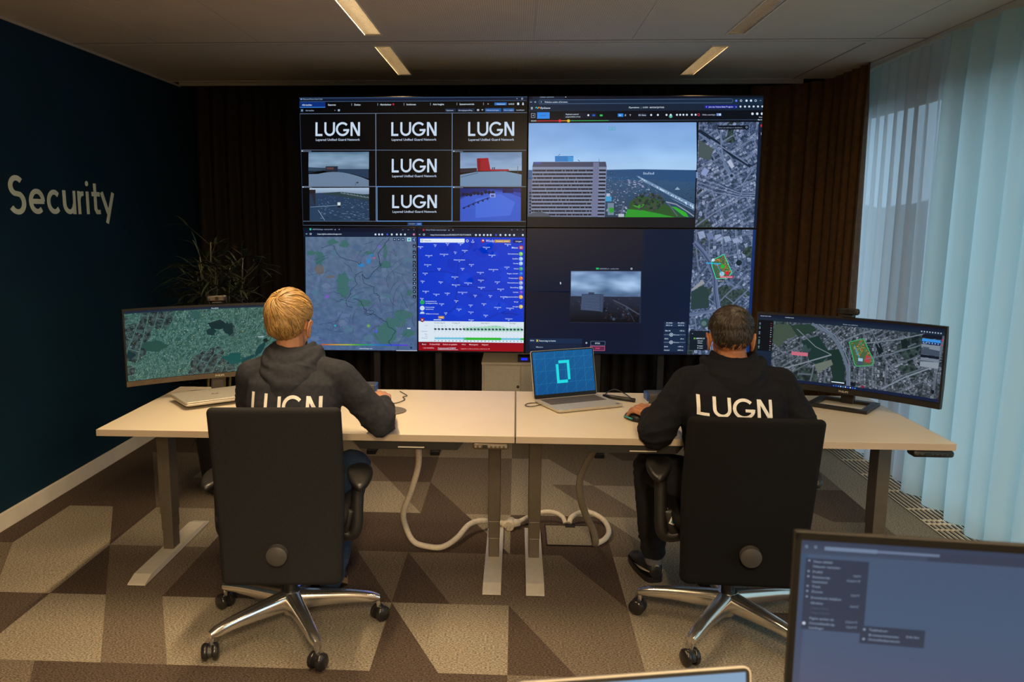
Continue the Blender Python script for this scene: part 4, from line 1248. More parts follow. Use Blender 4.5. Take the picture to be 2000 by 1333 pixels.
c.poly([(56, 664), (200, 670), (690, 664), (960, 660), (1410, 668), (1406, 740), (56, 760)], (52, 92, 138), 4); c.poly([(690, 670), (960, 662), (1410, 672), (1408, 770), (690, 720)], (40, 78, 122), 5)
c.quad([(54, 730), (1408, 730), (1394, 1060), (50, 1056)], (50, 84, 122), 4, (40, 62, 84))
rnd = random.Random(8)
for k in range(900):      # town houses, denser and smaller towards the horizon
    t = rnd.random() ** 1.6
    y = 716 + t * 330; x = rnd.uniform(690, 1395 - 4)
    s_ = 3 + t * 9
    if x > 960 + (y - 716) * 1.35: 
        if rnd.random() < 0.55: continue
        cc = rnd.choice(((40, 74, 108), (24, 50, 78), (30, 62, 92)))
    elif x > 850 and y > 880: continue
    else: cc = rnd.choice(((132, 142, 170), (96, 112, 146), (56, 70, 92), (40, 54, 74), (84, 78, 92), (174, 188, 214)))
    c.rect(x, y, x + s_ * rnd.uniform(0.8, 2), y + s_ * 0.7, cc, 5)
for k in range(26):
    x = rnd.uniform(860, 980); y = 745 + rnd.random() * 60; c.rect(x, y, x + 16, y + 5, (150, 155, 185), 6)
for k in range(7): c.rect(990 + k * 13, 684 + (k % 3) * 4, 998 + k * 13, 704, (150, 175, 205), 6)
c.poly([(860, 1058), (880, 930), (960, 880), (1080, 900), (1180, 960), (1250, 1010), (1310, 1060)], (44, 82, 44), 6); c.poly([(836, 1058), (860, 990), (980, 1000), (1120, 1030), (1240, 1058)], (44, 148, 46), 7)
c.poly([(1210, 968), (1250, 974), (1330, 1020), (1350, 1058), (1310, 1050)], (46, 170, 44), 7); c.poly([(900, 960), (1000, 950), (960, 990)], (60, 150, 50), 7)
for k in range(130):
    a = rnd.random() * 6.28; rr = rnd.random() ** 0.5
    c.disc(1030 + 130 * rr * math.cos(a), 930 + 75 * rr * math.sin(a), rnd.uniform(5, 12), rnd.choice(((44, 54, 60), (60, 66, 68), (32, 50, 40), (72, 76, 72))), 8, 7)
c.poly([(935, 716), (950, 716), (1130, 810), (1260, 880), (1396, 950), (1396, 1002), (1240, 918), (1120, 838), (1000, 770)], (110, 140, 176), 8); c.poly([(1000, 765), (1080, 812), (1200, 880), (1394, 985), (1394, 994), (1180, 880), (1060, 808)], (40, 70, 104), 9)
for k in range(60):
    t = rnd.random(); c.rect(950 + 440 * t, 722 + 250 * t + rnd.uniform(-8, 14) * t, 954 + 440 * t + 4 * t, 726 + 250 * t + rnd.uniform(-8, 14) * t + 3, (190, 215, 235), 10)
c.line([(1170, 930), (1250, 950), (1340, 1010), (1392, 1050)], (140, 150, 170), 9, 8); c.line([(830, 960), (800, 1056)], (90, 100, 128), 16, 7); c.line([(1170, 925), (1200, 960), (1260, 1050)], (84, 96, 112), 10, 7)
c.rect(684, 884, 732, 926, (60, 150, 200), 7); c.rect(690, 860, 720, 884, (170, 180, 205), 7); c.rect(700, 940, 750, 1040, (110, 130, 150), 6); c.rect(712, 980, 750, 1020, (40, 150, 50), 7); c.rect(786, 1030, 832, 1056, (175, 185, 200), 8)
c.poly([(1240, 830), (1262, 806), (1284, 830)], (140, 165, 190), 9)
# the tower
c.poly([(98, 598), (686, 598), (694, 640), (90, 640)], (66, 72, 98), 10); c.poly([(90, 632), (694, 636), (676, 1056), (78, 1052)], (122, 134, 164), 9)
for k in range(13):
    y = 662 + k * 30.6; x0 = 92 - k * 1.0; x1 = 586 - k * 1.2
    c.rect(x0, y, x1, y + 15, (22, 28, 44), 11); c.rect(x0, y + 15, x1, y + 17, (80, 86, 112), 11)
    c.rect(632 - k * 1.2, y, 688 - k * 1.2, y + 15, (22, 28, 44), 11)
    for q in range(38):
        if (q * 7 + k * 3) % 5 < 2: c.rect(x0 + 5 + q * 12.9, y + 3, x0 + 11 + q * 12.9, y + 15, rnd.choice(((78, 84, 108), (52, 58, 82), (120, 124, 140))), 12)
c.poly([(586, 604), (632, 604), (618, 1056), (568, 1056)], (108, 114, 148), 12); c.rect(274, 550, 424, 596, (40, 120, 190), 11); c.poly([(380, 552), (424, 560), (424, 596), (380, 596)], (60, 146, 210), 12)
c.line([(300, 548), (316, 534)], (60, 80, 110), 4, 12); c.line([(460, 582), (476, 594)], (60, 70, 96), 5, 12); c.line([(632, 574), (632, 602)], (60, 70, 96), 3, 12); c.text('VIGGO', 104, 614, 58, 12, (70, 90, 220), 12); c.disc(730, 690, 15, (24, 56, 90), 12); c.disc(730, 690, 10, (50, 90, 124), 13)
c.rect(54, 740, 92, 1050, (84, 96, 122), 7)
for k in range(8): c.rect(64, 848 + k * 27, 82, 862 + k * 27, (22, 30, 46), 8)
c.poly([(52, 1056), (90, 1022), (150, 1014), (220, 1030), (240, 1056)], (74, 82, 96), 13)
c.frame(712, 316, 766, 342, (40, 170, 175), 3, 6); c.text('FPV', 724, 335, 32, 10, (40, 170, 175), 6)
# map column
c.poly([(1436, 280), (1920, 280), (1866, 1142), (1398, 1142)], (40, 60, 90), 2, 1)
c.line([(1440, 370), (1560, 470), (1600, 520), (1660, 640), (1700, 720)], (96, 116, 150), 16, 4); c.line([(1438, 345), (1580, 440), (1700, 545), (1790, 600), (1850, 640)], (20, 36, 56), 26, 3); c.line([(1530, 420), (1700, 530), (1830, 620)], (104, 122, 154), 10, 4); c.line([(1612, 280), (1618, 480), (1640, 640), (1690, 720)], (104, 122, 154), 12, 4)
c.poly([(1438, 420), (1560, 500), (1520, 590), (1432, 560)], (70, 84, 88), 4); c.disc(1697, 715, 26, (112, 130, 166), 4); c.disc(1697, 715, 13, (24, 44, 60), 5)
for k in range(6): c.line([(1424, 720 + k * 16), (1560, 760 + k * 18), (1760, 850 + k * 8), (1880, 850 + k * 9)], (118, 134, 166) if k % 2 else (50, 66, 96), 6, 4)
c.line([(1770, 870), (1800, 760), (1880, 650)], (104, 122, 154), 10, 5); c.poly([(1450, 700), (1480, 646), (1520, 670), (1490, 720)], (134, 150, 196), 5); c.poly([(1660, 600), (1690, 580), (1720, 640), (1696, 656)], (170, 180, 205), 5)
c.rect(1588, 306, 1838, 340, (8, 18, 34), 6); c.text('Enter an address or landmark...', 1596, 329, 200, 10, (150, 168, 190), 7, 0); c.disc(1822, 322, 8, G1, 7); c.disc(1822, 322, 5, (8, 18, 34), 8)
c.line([(1436, 280), (1398, 1142)], (6, 10, 20), 6, 6); c.rect(1413, 684, 1428, 734, (120, 150, 190), 7)
c.poly([(1920, 280), (1960, 280), (1885, 1145), (1866, 1145)], (14, 28, 54), 7); c.disc(1944, 310, 12, (200, 40, 60), 8); c.text('N', 1934, 384, 12, 22, W_, 8)
c.quad([(50, 1062), (1396, 1062), (1394, 1142), (50, 1142)], (16, 18, 26), 4, (18, 20, 28))
c.build('screen', D_TR, [M_satA])

# --- BL
c = wall_canvas([(52, 72), (1902, 80), (1888, 1108), (75, 1100)])
c.uvrect(0, 0, 1, 1, (6, 9, 18), 0)
c.rect(54, 74, 1000, 108, (10, 18, 40), 1); c.rect(60, 108, 1002, 146, (14, 28, 54), 1); c.rect(1012, 78, 1900, 110, (10, 18, 40), 1); c.rect(1014, 112, 1898, 150, (14, 28, 54), 1)
c.disc(115, 86, 9, (40, 190, 150)); c.text('ADS-B Exchange - track aircraft l', 132, 91, 172, 10, G1); c.text('x', 318, 92, 10, 10, W_); c.text('+', 350, 93, 12, 12, W_)
c.disc(116, 124, 8, W_, 2); c.disc(116, 124, 5, (14, 28, 54), 3); c.text('<', 74, 130, 14, 12, W_); c.text('https://globe.adsbexchange.com', 172, 130, 204, 11, W_)
for x in (660, 690, 716, 758, 796, 838, 872, 906, 980): c.disc(x, 128, 8, (60, 80, 210) if x == 758 else W_, 3)
c.disc(980, 128, 9, (200, 120, 160), 4)
c.disc(1061, 91, 8, (200, 30, 60)); c.text('Windy: Weather waarschuwingen', 1078, 95, 172, 10, G1); c.text('x', 1266, 96, 10, 10, W_); c.text('+', 1298, 97, 12, 12, W_)
c.disc(1064, 129, 8, W_, 2); c.disc(1064, 129, 5, (14, 28, 54), 3); c.text('<', 1020, 135, 14, 12, W_); c.text('https://www.windy.com/50.883/5.971?50.77,5.864,9i', 1118, 136, 336, 11, W_)
for x in (1494, 1526, 1560, 1590, 1616, 1660, 1696, 1738, 1772, 1808, 1880): c.disc(x, 132, 8, (60, 80, 210) if x == 1660 else W_, 3)
for x in (888, 934, 980, 1790, 1836, 1880): c.rect(x - 5, 88, x + 5, 91, G1, 3)
# aircraft map
c.cloud(72, 148, 1003, 1098, [(86, 108, 136), (80, 104, 136), (72, 98, 138)], 2, 64, 64, (26, 26), 3.0, 0.42)
rnd = random.Random(4)
def blob(cx, cy, rx, ry, col, l, n=16, j=0.35):
    c.poly([(cx + rx * (1 + rnd.uniform(-j, j)) * math.cos(2 * PI * k / n), cy + ry * (1 + rnd.uniform(-j, j)) * math.sin(2 * PI * k / n)) for k in range(n)], col, l)
def clampx(x): return max(70 + 0, min(1000, x))
for k in range(46): blob(rnd.uniform(110, 955), rnd.uniform(190, 1050), rnd.uniform(14, 46), rnd.uniform(10, 30), rnd.choice(((78, 112, 138), (90, 112, 150), (74, 100, 134), (96, 116, 148), (72, 110, 126))), 3)
for cx, cy, rx, ry in ((190, 330, 36, 60), (385, 540, 52, 100), (400, 610, 34, 44), (120, 280, 44, 20), (740, 380, 56, 30), (740, 270, 16, 60), (880, 800, 80, 46), (820, 860, 90, 44), (940, 610, 26, 24), (400, 210, 36, 34), (600, 280, 34, 14), (740, 960, 90, 90), (930, 950, 50, 34), (300, 190, 40, 24), (560, 700, 60, 30)): blob(cx, cy, rx, ry, (60, 104, 104), 4, 20, 0.3)
for cx, cy, rx, ry in ((190, 420, 34, 46), (284, 478, 36, 12)): blob(cx, cy, rx, ry, (98, 98, 100), 5)
for cx, cy, rx, ry in ((600, 350, 16, 26), (545, 385, 26, 16), (625, 300, 14, 14)): blob(cx, cy, rx, ry, (50, 122, 176), 5)
def wig(pts, col, w, l, j=5, n=5):
    q = [(clampx(v.x + rnd.uniform(-j, j)), v.y + rnd.uniform(-j, j)) for v in spline([(a, d, 0) for a, d in pts], n)]
    c.line(q, col, w, l)
dk = (38, 56, 78)
wig([(210, 240), (300, 215), (345, 290), (400, 330), (480, 345), (520, 372), (540, 360)], dk, 4, 6)
wig([(785, 155), (740, 205), (690, 280), (692, 360), (700, 380), (640, 440), (600, 490), (560, 480), (550, 455)], dk, 5, 6, 6)
wig([(545, 430), (490, 470), (500, 540), (450, 590), (440, 640), (408, 680), (420, 720), (470, 740)], dk, 4, 6, 6)
wig([(470, 665), (530, 680), (560, 740), (600, 790), (650, 790), (660, 800), (700, 830), (740, 850), (770, 900), (820, 930), (800, 980), (770, 1020), (790, 1060)], dk, 5, 6, 6)
wig([(550, 455), (570, 540), (640, 560), (650, 610), (690, 640), (700, 690)], dk, 4, 6, 6); wig([(560, 740), (600, 760), (640, 770), (590, 800), (560, 760)], dk, 4, 6, 6)
for k in range(110):
    x, y = rnd.uniform(90, 980), rnd.uniform(165, 1060); a = rnd.random() * 6.28; L = rnd.uniform(60, 200)
    x2, y2 = clampx(x + L * math.cos(a)), max(165, min(1085, y + L * math.sin(a)))
    wig([(max(84, x), y), ((max(84, x) + max(84, x2)) / 2 + rnd.uniform(-20, 20), (y + y2) / 2), (max(84, x2), y2)], rnd.choice(((92, 82, 140), (58, 78, 108), (56, 74, 104), (104, 92, 140), (40, 58, 84))), 2.8, 5, 3, 4)
for k in range(160):
    x, y = rnd.uniform(90, 980), rnd.uniform(165, 1060); c.rect(x, y, x + rnd.uniform(2, 16), y + 2.4, rnd.choice(((110, 100, 150), (52, 66, 92), (120, 140, 160))), 5)
def plane(x, y, s, col):
    for k in range(4):
        a = k * PI / 4 + 0.3; c.line([(x - s * math.cos(a), y - s * math.sin(a)), (x + s * math.cos(a), y + s * math.sin(a))], col, 3, 7)
plane(250, 645, 22, (140, 70, 220)); plane(598, 890, 18, (120, 180, 30)); plane(662, 936, 16, (70, 90, 230)); plane(318, 890, 12, (40, 170, 190)); plane(690, 228, 14, (120, 80, 210)); plane(600, 350, 24, (40, 130, 200)); plane(650, 322, 10, (190, 80, 130)); plane(540, 380, 16, (40, 130, 200))
for x, y in ((820, 169), (854, 169), (889, 169)): c.rect(x - 12, y - 12, x + 12, y + 12, (20, 40, 80), 6); c.rect(x - 5, y - 5, x + 5, y + 5, G1, 7)
c.rect(924, 154, 956, 184, (170, 220, 220), 6); c.disc(940, 169, 9, (40, 150, 190), 7); c.rect(968, 156, 998, 186, (24, 60, 130), 6); c.line([(988, 162), (978, 171), (988, 181)], W_, 4, 7)
for t, y in (('a', 222), ('o', 272), ('i', 310), ('L', 356), ('O', 386), ('K', 418), ('M', 460), ('P', 498), ('I', 530), ('R', 568), ('F', 600), ('o', 642)):
    c.rect(970, y - 12, 996, y + 12, (12, 26, 54), 6); c.text(t, 978, y + 6, 9, 11, W_, 7)
gr = [(190, 90, 40), (200, 150, 40), (170, 180, 30), (50, 170, 50), (20, 140, 170), (40, 90, 220), (60, 60, 220), (110, 50, 210)]
for k in range(7):
    a, d = gr[k], gr[k + 1]
    for q in range(4):
        t = q / 4; x = 200 + (k + t) * 104
        c.rect(x, 1047, x + 26.2, 1057, tuple(a[i] * (1 - t) + d[i] * t for i in range(3)), 6)
c.text('adsbexchange.com', 520, 1087, 110, 9, W_, 7); c.rect(80, 1078, 192, 1092, (140, 160, 190), 6); c.rect(830, 1096, 1004, 1101, (190, 200, 215), 6); c.text('+', 948, 1050, 14, 16, (20, 40, 90), 7); c.disc(954, 1074, 9, (24, 44, 100), 7); c.rect(922, 905, 950, 914, (200, 220, 225), 7)
# weather map
c.quad([(1014, 150), (1898, 152), (1888, 850), (1016, 846)], (4, 54, 198), 2, (3, 54, 202))
for k in range(20): blob(rnd.uniform(1080, 1830), rnd.uniform(220, 800), rnd.uniform(30, 70), rnd.uniform(20, 50), rnd.choice(((3, 49, 190), (6, 60, 208))), 3)
def wigb(pts): c.line([(v.x + rnd.uniform(-5, 5), v.y + rnd.uniform(-4, 4)) for v in spline([(a, d, 0) for a, d in pts], 6)], (8, 24, 110), 3, 4)
wigb([(1460, 190), (1440, 240), (1380, 300), (1350, 360), (1340, 440), (1345, 540), (1330, 620), (1335, 700), (1300, 750), (1240, 780), (1210, 830)]); wigb([(1060, 440), (1200, 430), (1330, 450)]); wigb([(1350, 550), (1480, 560), (1560, 590), (1700, 580)]); wigb([(1600, 820), (1700, 780), (1850, 790)])
c.rect(1032, 162, 1400, 194, (225, 236, 248), 5); c.disc(1048, 177, 9, (90, 110, 140), 6); c.disc(1048, 177, 6, (225, 236, 248), 7); c.text('Heerlen', 1066, 184, 58, 12, (60, 70, 90), 6, 0)
c.disc(1423, 180, 11, W_, 5); c.disc(1423, 180, 7, (6, 42, 180), 6); c.line([(1468, 186), (1468, 168)], W_, 4, 5); c.line([(1458, 184), (1458, 192), (1478, 192), (1478, 184)], W_, 3, 5)
c.disc(1550, 180, 15, (170, 20, 40), 5); c.disc(1553, 177, 7, (235, 225, 235), 6); c.text('Windy', 1576, 189, 68, 21, (225, 235, 250), 6, 0); c.rect(1646, 170, 1778, 194, (180, 140, 70), 6); c.text('Premium nemen', 1662, 187, 104, 11, (250, 240, 220), 7); c.rect(1800, 170, 1880, 196, (10, 22, 80), 6); c.text('Inloggen', 1820, 188, 52, 11, W_, 7); c.text('Menu', 1788, 242, 50, 15, W_, 6); c.disc(1866, 234, 19, (170, 30, 50), 6)
for k in range(3): c.rect(1855, 226 + 7 * k, 1877, 229 + 7 * k, W_, 7)
towns = [('Halen', 1012, 232, 46), ('Neer', 1145, 216, 24), ('Ittervoort', 1245, 205, 30), ('Heel', 1345, 204, 44), ('Born', 1312, 275, 24), ('Nunhem', 1378, 262, 48), ('Wegberg', 1730, 210, 52), ('Peterheid', 1552, 236, 56), ('Hoeselt', 1074, 304, 60), ('Dudenbergen', 1196, 293, 70), ('Gangelt', 1596, 300, 60), ('Dilsen-Stokkem', 1310, 340, 94), ('Zonhoven', 1064, 380, 60), ('Sittard', 1436, 378, 40), ('Genk', 1174, 412, 30), ('Stein', 1368, 410, 30), ('Geilenkirchen', 1598, 418, 80), ('Hoensbroek', 1502, 442, 58), ('Hasselt', 1052, 450, 42), ('Maasmechelen', 1292, 480, 56), ('Heerlen', 1510, 506, 50), ('Alken', 1034, 516, 34), ('Bilzen', 1184, 522, 36), ('Maastricht', 1294, 546, 68), ('Valkenburg', 1396, 530, 64), ('Alsdorf', 1648, 520, 44), ('Simpelveld', 1510, 566, 58), ('Borgloon', 1050, 600, 54), ('Tongeren', 1138, 624, 54), ('Val Meer', 1234, 616, 46), ('Sint Geertruid', 1344, 608, 76), ('Gulpen', 1472, 632, 30), ('Aken', 1596, 634, 32), ('Merzenich', 1670, 580, 56), ('Stolberg', 1694, 644, 56), ('Haren', 1030, 660, 30), ('Vise', 1312, 678, 36), ('Lanaye', 1188, 704, 42), ('Aubel', 1432, 714, 34), ('Eupen', 1540, 702, 38), ('Schevenhutte', 1644, 732, 56), ('Kaltenberg', 1744, 738, 62), ('Herstal', 1332, 748, 40), ('Luik', 1230, 780, 26), ('Verviers', 1428, 772, 46), ('Eupen', 1556, 798, 36), ('Vlatten', 1734, 828, 60), ('Baelen', 1432, 838, 44), ('Linnich', 1728, 398, 42)]
for t, x, y, w in towns:
    c.text(t, x, y, w, 9, (190, 210, 245), 6, 0.02); c.line([(x + w / 2 - 6, y + 8), (x + w / 2 + 4, y + 6), (x + w / 2 - 3, y + 14)], (180, 200, 240), 3, 6)
for t, x, y, cc in (('Gevoelstemp', 1756, 286, (120, 190, 90)), ('Satelliet', 1794, 326, (150, 190, 220)), ('Neerslag', 1800, 364, (150, 190, 220)), ('Wind', 1806, 408, (60, 150, 110)), ('Regen, onweer', 1750, 448, (30, 100, 200)), ('Temperatuur', 1762, 486, (210, 110, 40)), ('Onweerkansen', 1752, 524, (150, 160, 200)), ('Bewolking', 1776, 563, (150, 175, 215)), ('Golven', 1798, 602, (90, 60, 190)), ('Regenaccumulatie', 1730, 641, (220, 170, 60)), ('Meer lagen', 1808, 682, (6, 42, 180)), ('Hoogte', 1796, 722, (200, 180, 90))):
    c.disc(1864, y, 17, cc, 5); c.disc(1868, y - 3, 8, tuple(min(255, q + 40) for q in cc), 6); c.text(t, x, y + 4, 1842 - x, 10, W_, 6)
c.disc(1048, 688, 20, (30, 160, 90), 5); c.disc(1048, 738, 20, (190, 215, 240), 5); c.poly([(1028, 786), (1034, 770), (1048, 766), (1062, 770), (1068, 786)], (180, 205, 230), 5)
c.text('Luchtkwaliteit en', 1074, 684, 92, 9, W_, 6); c.text('stralingsmelding', 1074, 700, 100, 9, W_, 6); c.text('Overstromings-', 1074, 734, 78, 9, W_, 6); c.text('waarschuwing', 1074, 750, 66, 9, W_, 6); c.text('Welkom in de buurt', 1076, 790, 108, 10, W_, 6)
c.disc(1048, 836, 19, (120, 14, 40), 7); c.line([(1040, 828), (1056, 844)], W_, 4, 8); c.line([(1056, 828), (1040, 844)], W_, 4, 8); c.rect(1180, 804, 1230, 826, (190, 140, 60), 7); c.text('13:00', 1188, 820, 32, 10, (255, 245, 220), 8); c.rect(1142, 832, 1206, 838, W_, 7)
# forecast table
c.quad([(1016, 846), (1888, 850), (1886, 1026), (1016, 1022)], (214, 228, 240), 5, (216, 230, 242)); c.poly([(1380, 900), (1560, 890), (1660, 880), (1760, 900), (1870, 896), (1880, 930), (1400, 930)], (164, 214, 190), 6)
for t, x, w in (('Donderdag 29', 1146, 90), ('Vrijdag 30', 1294, 66), ('Zaterdag 31', 1532, 72), ('Zondag 1', 1770, 54)): c.text(t, x, 866, w, 11, (80, 92, 110), 7, 0)
for k in range(25):
    x = 1144 + k * 29.8
    c.text(str((13 + k * 3) % 24), x + 2, 892, None, 8, (90, 100, 120), 7, 0)
    c.disc(x + 8, 912, 7, (60, 74, 96), 8); c.disc(x + 15, 914, 8, (52, 64, 86), 8); c.rect(x + 3, 914, x + 21, 921, (56, 68, 90), 8)
    c.text(str([6, 7, 7, 5][k % 4]), x + 4, 938, None, 8, (90, 70, 60), 7, 0); c.text(str([4, 5, 6, 5, 3][k % 5]), x + 4, 982, None, 7, (80, 90, 110), 7, 0); c.poly([(x + 4, 1008), (x + 14, 1012), (x + 6, 1018)], (30, 40, 56), 8)
c.rect(1150, 984, 1410, 1000, (110, 190, 220), 7); c.rect(1390, 984, 1700, 1004, (30, 180, 40), 7); c.rect(1700, 986, 1860, 1002, (110, 190, 220), 7); c.rect(1860, 986, 1886, 1002, (30, 180, 40), 7)
for t, y in (('Uren', 888), ('Temperatuur', 937), ('Regen', 960), ('Wind', 978), ('Windstoten', 994)): c.text(t, 1092 - len(t) * 5, y, len(t) * 5, 8, (80, 90, 110), 7, 0)
c.quad([(1016, 1022), (1886, 1026), (1884, 1100), (1016, 1096)], (140, 8, 30), 6, (150, 6, 22))
for t, x, w in (('Basis', 1044, 36), ('Pollen/AQI', 1108, 84), ('Golven en getijden', 1216, 122), ('Wind', 1374, 32), ('Meteogram', 1436, 74), ('Airgram', 1540, 54)): c.text(t, x, 1048, w, 11, (240, 200, 205), 7)
c.rect(1030, 1030, 1084, 1052, (90, 20, 36), 6); c.text('1 uur voorspelling', 1052, 1078, 92, 10, (240, 200, 205), 7); c.text('Prognosemodel: ECMWF', 1176, 1080, 150, 11, W_, 7); c.text('Upgrade to Site premium, adverteren 24', 1366, 1083, 240, 9, (240, 180, 190), 7, 0); c.rect(1176, 1086, 1344, 1089, W_, 7)
c.line([(1004, 76), (1010, 1104)], (4, 6, 14), 8, 7)
c.build('screen', D_BL)

# --- BR
c = wall_canvas([(45, 44), (1915, 50), (1885, 1092), (38, 1080)])
c.uvrect(0, 0, 1, 1, (12, 20, 42), 0)
c.quad([(45, 44), (1416, 48), (1400, 600), (40, 560)], (26, 27, 40), 1, (7, 21, 46)); c.quad([(1000, 46), (1416, 48), (1380, 1086), (990, 1086)], (4, 23, 50), 2, (9, 23, 50)); c.quad([(40, 560), (1000, 560), (990, 1086), (38, 1080)], (13, 19, 38), 1, (9, 21, 48))
c.poly([(1416, 48), (1892, 50), (1862, 1088), (1378, 1086)], (40, 60, 90), 2, 1)
c.poly([(1892, 50), (1915, 50), (1885, 1092), (1862, 1090)], (10, 40, 100), 3)
c.line([(1418, 150), (1480, 220), (1540, 300), (1590, 420), (1600, 560), (1625, 700)], (84, 100, 136), 42, 4); c.line([(1420, 165), (1490, 240), (1545, 320), (1585, 430), (1592, 560), (1612, 700)], (24, 34, 54), 5, 5); c.line([(1418, 140), (1500, 220), (1560, 310), (1605, 430), (1615, 560), (1638, 700)], (120, 134, 170), 4, 5)
c.line([(1390, 755), (1500, 735), (1600, 715), (1650, 690)], (100, 116, 150), 24, 4); c.line([(1392, 750), (1600, 712)], (30, 44, 66), 3, 5); c.poly([(1402, 540), (1490, 458), (1510, 490), (1404, 556)], (140, 146, 150), 5)
c.poly([(1400, 560), (1500, 510), (1540, 560), (1550, 690), (1400, 710)], (38, 60, 62), 4); c.line([(1420, 60), (1560, 160), (1700, 60)], (84, 100, 130), 8, 4); c.line([(1560, 250), (1720, 130), (1880, 60)], (96, 110, 144), 9, 4); c.line([(1620, 200), (1760, 380), (1870, 520)], (88, 104, 136), 7, 4)
for k in range(5): c.poly([(1440 + k * 70, 70 + k * 13), (1490 + k * 70, 60 + k * 13), (1510 + k * 70, 110 + k * 10), (1460 + k * 70, 130 + k * 8)], rnd.choice(((140, 156, 190), (60, 78, 116), (100, 116, 156))), 4)
q = [(1562, 300), (1660, 252), (1728, 400), (1690, 450), (1600, 450), (1566, 350)]
c.poly(q, (60, 96, 70), 6); c.line(q + [q[0]], (60, 220, 170), 5, 8)
for k in range(170):
    u, v = rnd.random(), rnd.random(); x = 1575 + 100 * u + 45 * v; y = 296 - 38 * u + 140 * v
    c.rect(x, y, x + rnd.uniform(3, 10), y + rnd.uniform(3, 8), rnd.choice(((200, 70, 50), (190, 110, 50), (40, 160, 60), (200, 60, 50), (60, 120, 60), (190, 160, 60))), 7)
c.disc(1652, 350, 17, (30, 170, 60), 8); c.disc(1690, 405, 16, (200, 30, 50), 8); c.disc(1574, 298, 13, (190, 220, 230), 9); c.disc(1648, 412, 20, (150, 200, 220), 9); c.line([(1516, 322), (1636, 330)], (40, 170, 220), 9, 8); c.line([(1600, 320), (1640, 400), (1650, 420)], (30, 150, 220), 5, 9); c.rect(1630, 428, 1740, 446, (190, 40, 70), 9); c.text('Parking Gracht', 1636, 441, 96, 9, W_, 10); c.rect(1612, 460, 1672, 478, (10, 26, 44), 9); c.text('DJI Dock', 1616, 474, 52, 10, W_, 10)
c.disc(1784, 320, 24, (16, 34, 44), 5); c.disc(1520, 820, 40, (40, 70, 74), 5); c.disc(1510, 825, 22, (84, 110, 112), 6)
c.rect(1396, 886, 1560, 1050, (10, 24, 38), 6); c.text('LIMBURG_01', 1446, 956, 72, 11, W_, 8); c.line([(1430, 945), (1440, 957)], (120, 220, 60), 4, 8); c.line([(1440, 945), (1430, 957)], (120, 220, 60), 4, 8)
for t, y in (('Altitude', 976), ('104.65..', 994), ('H speed', 1018), ('0 m/s', 1036)): c.text(t, 1460, y, 44, 9, W_, 8)
c.text('<', 1412, 918, 12, 14, G1, 8)
# floating picture
c.rect(404, 388, 992, 824, (30, 40, 62), 3); c.cloud(410, 393, 986, 604, [(100, 128, 168), (122, 154, 192), (128, 160, 196), (80, 104, 140)], 4, 28, 14, (3.0, 3.0), 6.0, 1.5)
c.quad([(407, 600), (982, 606), (978, 820), (405, 818)], (34, 42, 62), 5, (4, 8, 14)); c.poly([(500, 582), (682, 582), (676, 730), (492, 716)], (44, 60, 90), 8); c.rect(556, 568, 604, 584, (44, 60, 86), 8)
for k in range(12): c.line([(502 - k * .7, 592 + k * 10.6), (650, 594 + k * 11.4)], (96, 112, 142), 3, 9)
c.poly([(656, 584), (682, 582), (674, 734), (652, 728)], (58, 72, 98), 9); c.line([(760, 632), (860, 680), (978, 752)], (66, 72, 92), 10, 8); c.line([(770, 650), (900, 740), (940, 815)], (44, 48, 62), 7, 8)
for k in range(120):
    x, y = rnd.uniform(412, 975), rnd.uniform(612, 700); c.rect(x, y, x + rnd.uniform(2, 8), y + 3, rnd.choice(((90, 104, 130), (20, 26, 40), (50, 60, 84), (70, 70, 80))), 7)
for k in range(60):
    x, y = rnd.uniform(690, 970), rnd.uniform(700, 800); c.disc(x, y, rnd.uniform(4, 12), rnd.choice(((10, 16, 22), (40, 30, 38), (26, 34, 48), (60, 76, 100))), 7, 7)
c.rect(616, 364, 640, 378, (20, 190, 90), 4); c.text('ELBURGEN_01 - auxiliary feed', 646, 376, 156, 9, G1, 5); c.disc(908, 371, 8, W_, 4); c.disc(908, 371, 5, (10, 22, 46), 5)
c.poly([(320, 480), (332, 494), (325, 495), (328, 504), (323, 502), (320, 497)], W_, 6)
c.rect(66, 958, 508, 1002, (18, 40, 72), 4); c.text('RTH', 76, 982, 30, 11, W_, 6); c.line([(126, 968), (142, 986)], (220, 200, 60), 5, 6); c.line([(142, 968), (126, 986)], (220, 200, 60), 5, 6); c.text('Returning to home', 150, 984, 138, 13, W_, 6); c.rect(70, 1006, 504, 1050, (18, 34, 60), 4); c.text('Mission', 124, 1037, 58, 12, G1, 6); c.disc(544, 994, 8, G1, 5)
c.frame(578, 978, 700, 1016, (90, 110, 140), 3, 5); c.text('RTDS', 616, 1003, 40, 12, W_, 6); c.rect(576, 1020, 698, 1060, (90, 36, 72), 5); c.frame(576, 1020, 698, 1060, (210, 100, 140), 3, 6); c.text('STOP', 618, 1046, 38, 12, (240, 80, 120), 7)
c.rect(1184, 812, 1366, 858, (22, 44, 76), 5); c.rect(1182, 866, 1364, 1066, (20, 40, 70), 5)
for t, x, y, w in (('Alt (AGL)', 1200, 826, 52), ('20.6 m', 1198, 846, 54), ('Alt (ASL)', 1296, 826, 54), ('64.2 m', 1298, 846, 50), ('Max Alt', 1194, 892, 44), ('120 m', 1312, 892, 40), ('RTH', 1190, 960, 30), ('60 m', 1320, 960, 28), ('Dock', 1188, 1026, 32), ('-109 m', 1298, 1026, 46), ('Ground', 1186, 1056, 44), ('-54.0 m', 1296, 1056, 48)): c.text(t, x, y, w, 10, W_, 7)
